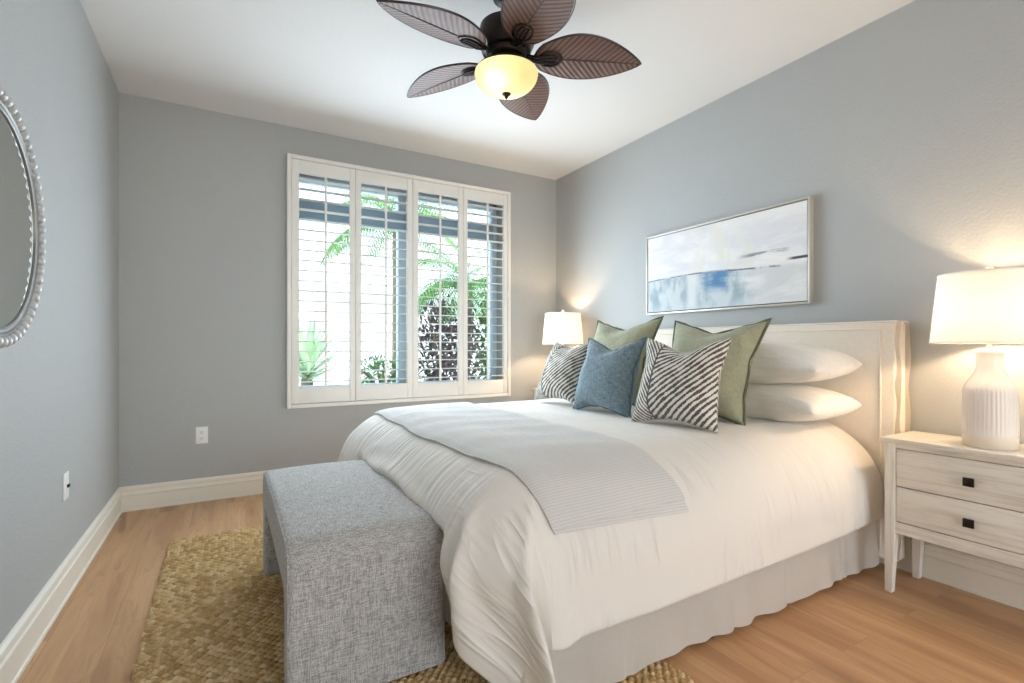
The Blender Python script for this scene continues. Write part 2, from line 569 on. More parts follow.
M['leg'] = whitewash_leg_mat()
M['knob'] = plain('oil_rubbed_bronze', srgb(50, 44, 38), 0.38, 0.7)
M['black'] = plain('black_plastic', (0.012, 0.012, 0.013), 0.5)
M['gap'] = plain('dark_gap_backing', srgb(88, 82, 74), 0.8)
M['blade'] = woven_blade_mat()
M['bronze'] = plain('dark_bronze', srgb(38, 31, 28), 0.38, 0.55)
M['bladerim'] = plain('dark_walnut_rim', srgb(46, 32, 27), 0.35, 0.0, 0.6)
M['shade'] = shade_mat()
M['shadetrim'] = plain('shade_trim_tape', srgb(240, 236, 230), 0.8)
M['ceramic'] = plain('white_glazed_ceramic', srgb(238, 232, 226), 0.18)
M['ceramicfoot'] = plain('raw_ceramic_foot', srgb(236, 225, 208), 0.6)
M['brushed'] = plain('brushed_nickel', srgb(190, 186, 178), 0.3, 1.0)
M['bowl'] = bowl_mat()
M['bulb'] = bulb_mat('warm_lamp_bulb', (1.0, 0.70, 0.42), 235.0)
M['fanbulb'] = bulb_mat('warm_fan_bulb', (1.0, 0.78, 0.50), 15.0)
M['glass'] = glass_mat()
M['vinyl'] = plain('blue_shaded_white_vinyl', srgb(196, 214, 228), 0.4)  # white frame, tinted with the bluish shade that falls on it
M['header'] = plain('blue_shaded_header', srgb(146, 172, 194), 0.6)  # white bar too; its deeper blue shade is mixed into the colour
M['plate'] = plain('white_outlet_plastic', srgb(240, 240, 238), 0.35)
M['slot'] = plain('outlet_slot', srgb(60, 58, 56), 0.6)
M['canvas'] = painting_mat()
M['silver'] = plain('pale_silver_frame', srgb(206, 202, 192), 0.4, 0.35)
M['bead'] = plain('antique_silver_beads', srgb(192, 194, 194), 0.35, 0.15)
M['mirrorframe'] = plain('dark_silver_inner_frame', srgb(128, 128, 124), 0.4, 0.4)
t = NT('mirror_silvering')
M['mirror'] = t.set(t.mix(t.noise(t.coord(), 2), (0.78, 0.80, 0.77), (0.76, 0.78, 0.75)), 0.03, 1.0)
M['stucco'] = stucco_mat('white_stucco', srgb(238, 238, 232))
M['stucco2'] = stucco_mat('pale_green_stucco', srgb(196, 208, 200))
M['patio'] = stucco_mat('pale_concrete', srgb(206, 202, 194))
M['bounce'] = stucco_mat('pale_bounce_ground', srgb(206, 192, 176))
M['kerb'] = stucco_mat('grey_concrete_kerb', srgb(150, 158, 166))
M['palm'] = foliage_mat('palm_leaf', srgb(52, 92, 48), srgb(110, 152, 72))
M['agave'] = foliage_mat('agave_leaf', srgb(96, 132, 92), srgb(150, 182, 130))
M['purple'] = foliage_mat('purple_leaf', srgb(58, 42, 50), srgb(112, 84, 88))
M['green_leaf'] = foliage_mat('shrub_leaf', srgb(50, 84, 44), srgb(104, 140, 76))
M['bark'] = plain('palm_bark', srgb(120, 100, 80), 0.9)


# ------------------------------------------------------------------ mesh helpers
def obj(name, bm, m, parent=None, smooth=True, angle=40, world_coords=True):
    """link a bmesh as one object; vertices are world coordinates, made local to an Empty parent"""
    me = bpy.data.meshes.new(name)
    bmesh.ops.recalc_face_normals(bm, faces=bm.faces) if world_coords != 'keep' else None
    bm.to_mesh(me)
    bm.free()
    o = bpy.data.objects.new(name, me)
    C.objects.link(o)
    for mm in (m if isinstance(m, (list, tuple)) else [m]):
        me.materials.append(M[mm])
    if smooth and len(me.polygons):
        me.polygons.foreach_set('use_smooth', [True] * len(me.polygons))
        try:
            me.set_sharp_from_angle(angle=math.radians(angle))
        except Exception:
            pass
    if parent is not None:
        o.parent = parent
        if world_coords is True:
            off = Vector(parent.location)
            if parent.parent is not None:
                off = off + Vector(parent.parent.location)
            me.transform(Matrix.Translation(-off))
    return o


def thing(name, label, cat, loc=(0, 0, 0), group=None, kind=None):
    o = bpy.data.objects.new(name, None)
    o.empty_display_size = 0.1
    C.objects.link(o)
    o.location = loc
    tag(o, label, cat, group, kind)
    return o


def tag(o, label=None, cat=None, group=None, kind=None):
    if label:
        o['label'] = label
    if cat:
        o['category'] = cat
    if group:
        o['group'] = group
    if kind:
        o['kind'] = kind
    return o


def structure(name, bm, m, label=None, cat=None, **k):
    o = obj(name, bm, m, **k)
    return tag(o, label, cat, None, 'structure')


def dup(root, loc):
    r = root.copy()
    C.objects.link(r)
    r.location = loc
    for ch in list(root.children):
        c = ch.copy()
        C.objects.link(c)
        c.parent = r
        for g in list(ch.children):
            d = g.copy()
            C.objects.link(d)
            d.parent = c
    return r


def add_box(bm, x0, x1, y0, y1, z0, z1, bev=0.0, seg=2, mat=0):
    r = bmesh.ops.create_cube(bm, size=1)
    vs_ = r['verts']
    for v in vs_:
        v.co = ((x0 + x1) / 2 + v.co.x * (x1 - x0), (y0 + y1) / 2 + v.co.y * (y1 - y0), (z0 + z1) / 2 + v.co.z * (z1 - z0))
    fs = {f for v in vs_ for f in v.link_faces}
    for f in fs:
        f.material_index = mat
    if bev > 0:
        es = {e for v in vs_ for e in v.link_edges}
        bmesh.ops.bevel(bm, geom=list(es), offset=bev, segments=seg, profile=0.5, affect='EDGES')
    return bm


def bx(*a, **k):
    return add_box(bmesh.new(), *a, **k)


def add_lathe(bm, prof, cx, cy, n=48, rfun=None, cap0=False, cap1=False, uv=False):
    rings = []
    for r, z in prof:
        ring = []
        for k in range(n):
            a = 2 * PI * k / n
            rr = r if rfun is None else rfun(r, z, a)
            ring.append(bm.verts.new((cx + rr * math.cos(a), cy + rr * math.sin(a), z)))
        rings.append(ring)
    lay = bm.loops.layers.uv.verify() if uv else None
    for i in range(len(rings) - 1):
        for k in range(n):
            f = bm.faces.new((rings[i][k], rings[i][(k + 1) % n], rings[i + 1][(k + 1) % n], rings[i + 1][k]))
            if uv:
                for lp, (aa, bb) in zip(f.loops, ((k, i), (k + 1, i), (k + 1, i + 1), (k, i + 1))):
                    lp[lay].uv = (aa / n, bb / max(1, len(rings) - 1))
    if cap0:
        bm.faces.new(rings[0][::-1])
    if cap1:
        bm.faces.new(rings[-1])
    return bm


def add_tube(bm, pts, r, n=8, closed=False, caps=True):
    pts = [Vector(p) for p in pts]
    m = len(pts)
    rings = []
    prev = None
    for i, p in enumerate(pts):
        if closed:
            d = (pts[(i + 1) % m] - pts[i - 1])
        else:
            d = pts[min(i + 1, m - 1)] - pts[max(i - 1, 0)]
        d.normalize()
        if prev is None:
            a = d.orthogonal().normalized()
        else:
            a = (prev - d * prev.dot(d))
            a = a.normalized() if a.length > 1e-6 else d.orthogonal().normalized()
        prev = a
        b = d.cross(a)
        rr = r[i] if isinstance(r, (list, tuple)) else r
        rings.append([bm.verts.new(p + rr * (math.cos(2 * PI * k / n) * a + math.sin(2 * PI * k / n) * b)) for k in range(n)])
    for i in range(m if closed else m - 1):
        A, B = rings[i], rings[(i + 1) % m]
        for k in range(n):
            bm.faces.new((A[k], A[(k + 1) % n], B[(k + 1) % n], B[k]))
    if caps and not closed:
        bm.faces.new(rings[0][::-1])
        bm.faces.new(rings[-1])
    return bm


def add_sphere(bm, c, r, u=12, v=8, scale=(1, 1, 1)):
    res = bmesh.ops.create_uvsphere(bm, u_segments=u, v_segments=v, radius=r)
    for w in res['verts']:
        w.co = Vector((w.co.x * scale[0], w.co.y * scale[1], w.co.z * scale[2])) + Vector(c)
    return bm


def add_sweep(bm, prof, p0, p1, inward, miter0=0.0, miter1=0.0):
    """sweep a profile [(out, z)...] from p0 to p1 (xy); 'inward' is the unit xy direction of 'out';
    miter shifts the end by out*miter along the run"""
    d = Vector((p1[0] - p0[0], p1[1] - p0[1], 0)).normalized()
    w = Vector((inward[0], inward[1], 0))
    A = [bm.verts.new(Vector((p0[0], p0[1], z)) + w * o + d * o * miter0) for o, z in prof]
    B = [bm.verts.new(Vector((p1[0], p1[1], z)) + w * o - d * o * miter1) for o, z in prof]
    n = len(prof)
    for k in range(n):
        bm.faces.new((A[k], A[(k + 1) % n], B[(k + 1) % n], B[k]))
    bm.faces.new(A[::-1])
    bm.faces.new(B)
    return bm


def grid_mesh(P, uvf=None):
    """bmesh from an array P[i][j] of points; uvf(i, j) -> uv"""
    bm = bmesh.new()
    ni, nj = len(P), len(P[0])
    V = [[bm.verts.new(P[i][j]) for j in range(nj)] for i in range(ni)]
    lay = bm.loops.layers.uv.verify() if uvf else None
    for i in range(ni - 1):
        for j in range(nj - 1):
            f = bm.faces.new((V[i][j], V[i + 1][j], V[i + 1][j + 1], V[i][j + 1]))
            if uvf:
                for lp, (a, b) in zip(f.loops, ((i, j), (i + 1, j), (i + 1, j + 1), (i, j + 1))):
                    lp[lay].uv = uvf(a, b)
    return bm


def sheet(numbers, shape, step):
    """draped cloth as a table of plain numbers: x, y, z of every grid point, stored as differences"""
    e = np.array(numbers).reshape((3,) + shape).transpose(1, 2, 0)
    return np.cumsum(np.cumsum(e, axis=1), axis=0) * step


# ------------------------------------------------------------------ the room
structure('floor', bx(XL - 0.2, XR + 0.2, YB - 0.15, YW + 0.2, -0.12, 0.0), 'floor', smooth=False)
structure('ceiling', bx(XL - 0.2, XR + 0.2, YB - 2.6, YW + 0.26, ZC, ZC + 0.2), 'ceiling', smooth=False)  # overhang past the back wall is added to hold off sky light
structure('wall_left', bx(XL - 0.2, XL, YB - 0.15, YW + 0.2, 0, ZC), 'wall', smooth=False)
structure('wall_right', bx(XR, XR + 0.2, YB - 0.15, YW + 0.2, 0, ZC), 'wall', smooth=False)
WX0, WX1, WZ0, WZ1 = 0.44, 2.27, 0.70, 2.44            # window opening in the wall
b = bmesh.new()
for a in ((XL, WX0, 0, ZC), (WX1, XR, 0, ZC), (WX0, WX1, 0, WZ0), (WX0, WX1, WZ1, ZC)):
    add_box(b, a[0], a[1], YW, YW + 0.26, a[2], a[3])
structure('wall_front', b, 'wall', smooth=False)
b = bmesh.new()                                        # unseen wall behind the camera; wide opening added to let fill daylight in
for a in ((XL, -0.45, 0, ZC), (2.65, XR, 0, ZC), (-0.45, 2.65, 2.45, ZC)):
    add_box(b, a[0], a[1], YB - 0.15, YB, a[2], a[3])
structure('wall_back', b, 'wall', smooth=False)

BASE = [(0, 0), (0.020, 0), (0.020, 0.012), (0.0145, 0.016), (0.0145, 0.098), (0.018, 0.104), (0.018, 0.112), (0.013, 0.120),
        (0.012, 0.134), (0.016, 0.139), (0.015, 0.150), (0.006, 0.160), (0, 0.162)]
for nm, p0, p1, w in (('baseboard_left', (XL, YB), (XL, YW), (1, 0)), ('baseboard_right', (XR, YB), (XR, YW), (-1, 0)),
                      ('baseboard_front', (XL, YW), (XR, YW), (0, -1))):
    b = bmesh.new()
    add_sweep(b, BASE, p0, p1, w, 1.0 if nm.endswith('front') else 0.0, 1.0)
    structure(nm, b, 'trim', angle=25)

# window behind the shutters: vinyl frame, centre mullion, transom bar, panes
b = bmesh.new()
FY0, FY1 = YW + 0.15, YW + 0.24
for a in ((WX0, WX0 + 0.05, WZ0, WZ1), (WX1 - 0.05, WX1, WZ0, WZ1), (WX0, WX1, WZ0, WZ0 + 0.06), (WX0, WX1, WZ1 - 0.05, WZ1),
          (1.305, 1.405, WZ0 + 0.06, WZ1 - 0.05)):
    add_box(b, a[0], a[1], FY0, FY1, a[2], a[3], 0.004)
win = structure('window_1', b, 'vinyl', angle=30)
for nm, a in (('window_glass', (WX0 + 0.05, 1.305, WZ0 + 0.06, 2.10)), ('window_glass', (1.405, WX1 - 0.05, WZ0 + 0.06, 2.10)),
              ('window_glass', (WX0 + 0.05, 1.305, 2.25, WZ1 - 0.05)), ('window_glass', (1.405, WX1 - 0.05, 2.25, WZ1 - 0.05))):
    g = obj(nm, bx(a[0], a[1], YW + 0.195, YW + 0.199, a[2], a[3]), 'glass', win, smooth=False)
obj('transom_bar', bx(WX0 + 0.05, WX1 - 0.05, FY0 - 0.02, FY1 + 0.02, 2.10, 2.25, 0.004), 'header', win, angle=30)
sill = structure('trim_1', bx(WX0, WX1, YW - 0.0, YW + 0.15, WZ0 - 0.02, WZ0 + 0.005, 0.003), 'trim', angle=30)

# ------------------------------------------------------------------ plantation shutters
SY0, SY1 = YW - 0.055, YW            # frame depth
sf = thing('shutter_surround', 'white wooden outer frame screwed to the grey wall around the four louvred shutters', 'window frame', (1.355, YW, 0.617))
b = bmesh.new()
fx0, fx1, fz0, fz1, fw = 0.392, 2.308, 0.614, 2.520, 0.030
for a in ((fx0, fx0 + fw, fz0, fz1), (fx1 - fw, fx1, fz0, fz1)):
    obj('frame_jamb', bx(a[0], a[1], SY0, SY1, a[2], a[3], 0.005), 'shutter', sf, angle=30)
for a in ((fx0 + fw, fx1 - fw, fz1 - fw, fz1), (fx0 + fw, fx1 - fw, fz0, fz0 + fw)):
    obj('frame_rail', bx(a[0], a[1], SY0, SY1, a[2], a[3], 0.005), 'shutter', sf, angle=30)
b.free()
panels = ((0.424, 0.889, 0.477, 0.847), (0.892, 1.361, 0.937, 1.315), (1.364, 1.823, 1.412, 1.780), (1.826, 2.276, 1.870, 2.236))
plabel = ('leftmost louvred shutter panel, hinged to the frame, agave seen through its slats',
          'second louvred shutter panel from the left, beside the one showing agave',
          'third louvred shutter panel, with the dark purple shrub behind its slats',
          'rightmost louvred shutter panel, closest to the small lamp in the corner')
LZ0, LZ1, NL = 0.770, 2.388, 21
pitch = (LZ1 - LZ0) / NL
for q, (x0, x1, lx0, lx1) in enumerate(panels):
    p = thing('louvered_shutter', plabel[q], 'shutter', ((x0 + x1) / 2, YW - 0.03, fz0 + fw), 'louvred shutter panels in the window')
    py0, py1 = YW - 0.046, YW - 0.016
    z0, z1 = fz0 + fw + 0.003, fz1 - fw - 0.003
    for a in ((x0, lx0), (lx1, x1)):
        obj('stile', bx(a[0], a[1], py0, py1, z0, z1, 0.003), 'shutter', p, angle=30)
    obj('rail', bx(lx0, lx1, py0 + 0.003, py1 - 0.003, z0, LZ0, 0.002), 'shutter', p, angle=30)
    obj('rail', bx(lx0, lx1, py0 + 0.003, py1 - 0.003, LZ1, z1, 0.002), 'shutter', p, angle=30)
    proto = None
    for k in range(NL):
        zc = LZ0 + pitch * (k + 0.5)
        if proto is None:
            lb = bmesh.new()
            ring0, ring1 = [], []
            for s_ in range(16):
                a = 2 * PI * s_ / 16
                yy = 0.0385 * math.cos(a)
                zz = 0.0046 * math.sin(a) * (1 if abs(math.cos(a)) < 0.95 else 0.8)
                ct, st = math.cos(0.02), math.sin(0.02)
                yr, zr = yy * ct - zz * st, yy * st + zz * ct
                ring0.append(lb.verts.new((lx0 + 0.001, YW - 0.031 + yr, zc + zr)))
                ring1.append(lb.verts.new((lx1 - 0.001, YW - 0.031 + yr, zc + zr)))
            for s_ in range(16):
                lb.faces.new((ring0[s_], ring0[(s_ + 1) % 16], ring1[(s_ + 1) % 16], ring1[s_]))
            lb.faces.new(ring0)
            lb.faces.new(ring1[::-1])
            proto = obj('louver', lb, 'shutter', p, angle=60)
            zfirst = zc
        else:
            c = proto.copy()
            C.objects.link(c)
            c.parent = p
            c.location.z = zc - zfirst
    xm = (lx0 + lx1) / 2
    rb = bmesh.new()
    add_box(rb, xm - 0.0085, xm + 0.0085, YW - 0.083, YW - 0.071, LZ0 + 0.012, LZ1 - 0.010, 0.002)
    obj('tilt_rod', rb, 'shutter', p, angle=30)
    if q in (0, 3):
        hx = x0 + 0.002 if q == 0 else x1 - 0.002
        for hz in (0.84, 1.57, 2.28):
            hb = bmesh.new()
            add_tube(hb, [(hx, YW - 0.058, hz - 0.035), (hx, YW - 0.058, hz + 0.035)], 0.005, 10)
            obj('hinge', hb, 'shutter', p)

# ------------------------------------------------------------------ wall plates
def outlet(loc, axis, label, kind):
    o = thing('wall_outlet', label, 'outlet', loc)
    x, y, z = loc

    def P(u0, u1, d0, d1, z0, z1, bev=0.0):
        if axis == 'Y':      # on the front wall, facing -Y
            return bx(x + u0, x + u1, y - d1, y - d0, z + z0, z + z1, bev)
        return bx(x + d0, x + d1, y + u0, y + u1, z + z0, z + z1, bev)
    obj('cover_plate', P(-0.036, 0.036, 0.0, 0.006, -0.058, 0.058, 0.002), 'plate', o, angle=30)
    if kind == 'duplex':
        for zz in (-0.020, 0.020):
            r = obj('receptacle', P(-0.017, 0.017, 0.005, 0.008, zz - 0.014, zz + 0.014, 0.001), 'plate', o, angle=30)
            s_ = bmesh.new()
            for u in (-0.0065, 0.0065):
                add_box(s_, x + u - 0.0014, x + u + 0.0014, y - 0.0086, y - 0.007, z + zz - 0.002, z + zz + 0.008)
            add_box(s_, x - 0.0024, x + 0.0024, y - 0.0086, y - 0.007, z + zz - 0.011, z + zz - 0.006)
            obj('slots', s_, 'slot', o)
    else:
        obj('insert', P(-0.017, 0.017, 0.005, 0.009, -0.034, 0.034, 0.001), 'plate', o, angle=30)
        j = obj('jack', P(-0.012, 0.012, 0.008, 0.016, -0.006, 0.006, 0.001), 'black', o, angle=30)
        j['label'] = 'small black jack'
    return o


outlet((-0.147, YW, 0.461), 'Y', 'white duplex power outlet on the grey wall below and left of the window', 'duplex')
outlet((XL, 2.839, 0.478), 'X', 'white wall plate with a small black jack on the left-hand wall', 'jack')

# ------------------------------------------------------------------ jute rug
def rug():
    x0, x1, y0, y1 = -0.27, 1.30, 0.86, 3.305
    st = 0.0044
    nx, ny = int((x1 - x0) / st), int((y1 - y0) / st)
    X = np.linspace(x0, x1, nx)[:, None] * np.ones((1, ny))
    Y = np.linspace(y0, y1, ny)[None, :] * np.ones((nx, 1))
    a, bb = 0.031, 0.0175
    warp = 0.0
    Yw = Y + warp
    row = np.floor(Yw / bb)
    fr = Yw / bb - row
    cx = X / a + 0.5 * row 
    fc = cx - np.floor(cx)
    hrow = np.sqrt(np.clip(1 - (2 * fr - 1) ** 2, 0, 1))
    hcol = np.sqrt(np.clip(1 - (2 * fc - 1) ** 2, 0, 1))
    rnd = np.sin(np.floor(cx) * 12.9898 + row * 78.233) * 43758.5453
    rnd = rnd - np.floor(rnd)
    H = 0.004 + (hrow * hcol) ** 1.5 * (0.0145 + 0.004 * rnd)
    # lumpy bound edge
    ex = np.minimum(np.minimum(X - x0, x1 - X), np.minimum(Y - y0, y1 - Y))
    H = np.where(ex < 0.004, 0.0015, H)
    Xj = X + (X < x0 + 0.02) * 0.005 * np.sin(Y * 47 + 2 * np.sin(Y * 13)) + (X > x1 - 0.02) * 0.004 * np.sin(Y * 41)
    Yj = Y + (Y > y1 - 0.02) * 0.004 * np.sin(X * 38)
    co = np.stack([Xj, Yj, H], -1).reshape(-1, 3)
    i = np.arange(nx - 1)[:, None] * ny + np.arange(ny - 1)[None, :]
    q = np.stack([i, i + ny, i + ny + 1, i + 1], -1).reshape(-1, 4)
    me = bpy.data.meshes.new('jute_rug')
    me.vertices.add(co.shape[0])
    me.vertices.foreach_set('co', co.ravel())
    me.loops.add(q.size)
    me.loops.foreach_set('vertex_index', q.ravel().astype(np.int32))
    me.polygons.add(q.shape[0])
    me.polygons.foreach_set('loop_start', np.arange(0, q.size, 4, dtype=np.int32))
    me.polygons.foreach_set('use_smooth', np.ones(q.shape[0], dtype=bool))
    me.update(calc_edges=True)
    me.materials.append(M['jute'])
    o = bpy.data.objects.new('jute_rug', me)
    C.objects.link(o)
    return tag(o, 'chunky braided natural jute rug on the oak floor under the bench and bed', 'rug')


rug()

# ------------------------------------------------------------------ upholstered bench
def bench():
    x0, x1, y0, y1, H = 0.152, 0.642, 1.562, 2.675, 0.499
    th_leg, th_top, R, r_in = 0.105, 0.165, 0.085, 0.03
    z0 = 0.0215
    prof = []          # closed outline in (y, z), the waterfall U shape
    def arc(cy, cz, r, a0, a1, n):
        for k in range(n + 1):
            a = math.radians(a0 + (a1 - a0) * k / n)
            prof.append((cy + r * math.cos(a), cz + r * math.sin(a)))
    prof.append((y0, z0))
    for k in range(1, 6):
        prof.append((y0, z0 + (H - R - z0) * k / 6))
    arc(y0 + R, H - R, R, 180, 90, 10)
    for k in range(1, 16):
        f = k / 16
        prof.append((y0 + R + (y1 - y0 - 2 * R) * f, H + 0.010 * math.sin(PI * f)))
    arc(y1 - R, H - R, R, 90, 0, 10)
    for k in range(1, 6):
        prof.append((y1, H - R - (H - R - z0) * k / 6))
    prof.append((y1, z0))
    prof.append((y1 - th_leg, z0))
    arc(y1 - th_leg - r_in, H - th_top - r_in, r_in, 0, 90, 5)
    arc(y0 + th_leg + r_in, H - th_top - r_in, r_in, 90, 180, 5)
    prof.append((y0 + th_leg, z0))
    n = len(prof)
    bm = bmesh.new()
    # cross sections from side to side, edges rolled over
    secs = []
    roll = 0.022
    for k in range(6):
        a = PI / 2 * k / 5
        secs.append((x0 + roll * (1 - math.sin(a)), roll * (1 - math.cos(a))))
    secs = [(x0 + roll - roll * math.sin(PI / 2 * k / 5), roll - roll * math.cos(PI / 2 * k / 5)) for k in range(5, -1, -1)]
    secs = [(x, ins) for x, ins in sorted(secs)]
    secs = [(x0 + roll * (1 - math.cos(PI / 2 * k / 5)), roll * (1 - math.sin(PI / 2 * k / 5))) for k in range(6)]
    inner = [(x0 + roll + (x1 - x0 - 2 * roll) * k / 12, 0.0) for k in range(1, 12)]
    secs = secs + inner + [(x0 + x1 - x, i_) for x, i_ in reversed(secs)]
    # outward normals of the outline
    P = [Vector((a, c, 0)) for a, c in prof]
    N = []
    for k in range(n):
        d = (P[(k + 1) % n] - P[k - 1]).normalized()
        N.append(Vector((-d.y, d.x, 0)))
    rings = []
    for x, ins in secs:
        crown = 0.006 * math.sin(PI * (x - x0) / (x1 - x0))
        ring = []
        for k in range(n):
            top = 1.0 if P[k].y > H - 0.06 else 0.0
            p = P[k] - N[k] * ins
            z = p.y + crown * top
            ring.append(bm.verts.new((x, p.x, max(z, z0))))
        rings.append(ring)
    for i in range(len(rings) - 1):
        for k in range(n):
            bm.faces.new((rings[i][k], rings[i][(k + 1) % n], rings[i + 1][(k + 1) % n], rings[i + 1][k]))
    bm.faces.new(rings[0])
    bm.faces.new(rings[-1][::-1])
    root = thing('upholstered_bench', 'grey tweed waterfall bench standing on the jute rug at the foot of the bed', 'bench', ((x0 + x1) / 2, (y0 + y1) / 2, z0))
    obj('upholstered_body', bm, 'bench', root, angle=50)
    # welt seams along both side edges
    for xs in (x0 + 0.004, x1 - 0.004):
        s_ = bmesh.new()
        pts = []
        for k in range(n):
            p = P[k] - N[k] * 0.011
            pts.append((xs, p.x, max(p.y + (0.001 if P[k].y > H - 0.06 else 0), z0 + 0.004)))
        i0 = prof.index((y1, z0))
        add_tube(s_, pts[:i0 + 1], 0.0032, 6)
        obj('welt_seam', s_, 'bench', root)


bench()

# ------------------------------------------------------------------ bed
HX0, HX1, HY0, HY1, HZ = 2.738, 2.842, 1.130, 3.285, 1.200
BX0, BX1, BY0, BY1 = 0.765, 2.735, 1.225, 3.165

def bed():
    root = thing('bed', 'king bed with cream linen headboard and white skirt, set against the right-hand wall', 'bed', (1.75, 2.195, 0.0))
    hb = obj('headboard', bx(HX0, HX1, HY0, HY1, 0.06, HZ, 0.012, 3), 'headboard', root, angle=35)
    # flat border seam on the face, welts and the loose side flange
    s_ = bmesh.new()
    ins = 0.064
    yy0, yy1, zz = HY0 + ins, HY1 - ins, HZ - 0.032
    add_tube(s_, [(HX0 - 0.001, yy0, 0.10), (HX0 - 0.001, yy0, zz - 0.008), (HX0 - 0.001, yy0 + 0.008, zz), (HX0 - 0.001, yy1 - 0.008, zz),
                  (HX0 - 0.001, yy1, zz - 0.008), (HX0 - 0.001, yy1, 0.10)], 0.0045, 8)
    obj('border_welt', s_, 'headboard', hb)
    for ys, sg in ((HY0, -1), (HY1, 1)):
        for xs in (HX0 + 0.006, HX1 - 0.006):
            P = []
            for k in range(60):
                z = 0.08 + (HZ - 0.075) * k / 59
                w = 0.018 + 0.004 * math.sin(z * 19 + xs * 40)
                P.append([(xs + 0.004 * math.sin(z * 31 + 2), ys + sg * w * f, z) for f in (-0.3, 0.0, 0.5, 1.0)])
            f_ = grid_mesh(P)
            bmesh.ops.solidify(f_, geom=f_.faces[:], thickness=0.005)
            obj('flange', f_, 'headboard', hb)
    P = []
    f_ = bmesh.new()
    add_tube(f_, [(HX0 + 0.004, HY0 - 0.004, HZ + 0.002), (HX0 + 0.004, HY1 + 0.004, HZ + 0.002)], 0.005, 8)
    add_tube(f_, [(HX1 - 0.004, HY0 - 0.004, HZ + 0.002), (HX1 - 0.004, HY1 + 0.004, HZ + 0.002)], 0.005, 8)
    obj('top_welt', f_, 'headboard', hb)
    obj('box_base', bx(BX0 + 0.03, BX1, BY0 + 0.05, BY1 - 0.05, 0.13, 0.36, 0.02), 'skirt', root)
    obj('mattress', bx(BX0 + 0.02, BX1, BY0 + 0.06, BY1 - 0.06, 0.36, 0.655, 0.07, 4), 'skirt', root)
    for lx, ly in ((1.57, 1.264), (1.57, 3.1), (0.85, 1.32), (0.85, 3.07), (2.55, 1.32), (2.55, 3.07)):
        l_ = bmesh.new()
        add_lathe(l_, [(0.033, 0.0215 if lx < 1 else 0.0), (0.033, 0.026), (0.030, 0.034), (0.014, 0.05), (0.014, 0.135)], lx, ly, 16, cap0=True, cap1=True)
        lo = obj('leg', l_, 'black', root)
        lo['label'] = 'black bed leg'
    # skirt panels: gently rippled cloth falling from under the mattress
    random.seed(4)

    def panel(p0, p1, out, seedv, amp=1.0):
        d = Vector(p1) - Vector(p0)
        L = d.length
        d.normalize()
        o_ = Vector(out)
        nn = int(L / 0.012)
        P = []
        for i in range(nn + 1):
            s = L * i / nn
            col = []
            for k in range(15):
                f = k / 14
                hem = (0.024 if out[1] != 0 else 0.032) + 0.004 * math.sin(s * 4.1 + seedv) + 0.003 * math.sin(s * 13 + seedv * 2)
                z = 0.375 * (1 - f) + hem * f
                w = amp * (0.10 + 0.9 * f) * (0.008 * math.sin(s * 17 + 1.7 * math.sin(s * 5 + seedv)) + 0.006 * math.sin(s * 39 + 2.0 * math.sin(s * 7.3)) * f)
                # sharp pleat-like puckers
                pk = 0.0
                for c_ in (0.33, 0.87, 1.21, 1.63):
                    pk += math.exp(-((s - c_ * L / 1.95 - 0.02 * f) / 0.012) ** 2)
                w -= 0.010 * pk * f
                q = Vector(p0) + d * s + o_ * (0.018 * f + w)
                col.append((q.x, q.y, z))
            P.append(col)
        f_ = grid_mesh(P, lambda a, c: (a * 0.012, c * 0.025))
        bmesh.ops.solidify(f_, geom=f_.faces[:], thickness=0.003)
        return f_
    obj('bed_skirt', panel((BX0, BY0 - 0.003, 0), (BX1 + 0.01, BY0 - 0.003, 0), (0, -1, 0), 0.4), 'skirt', root)
    obj('bed_skirt', panel((BX0, BY0, 0), (BX0, BY1, 0), (-1, 0, 0), 2.1, 0.7), 'skirt', root)
    obj('bed_skirt', panel((BX0, BY1, 0), (BX1 + 0.01, BY1, 0), (0, 1, 0), 1.3), 'skirt', root)


bed()

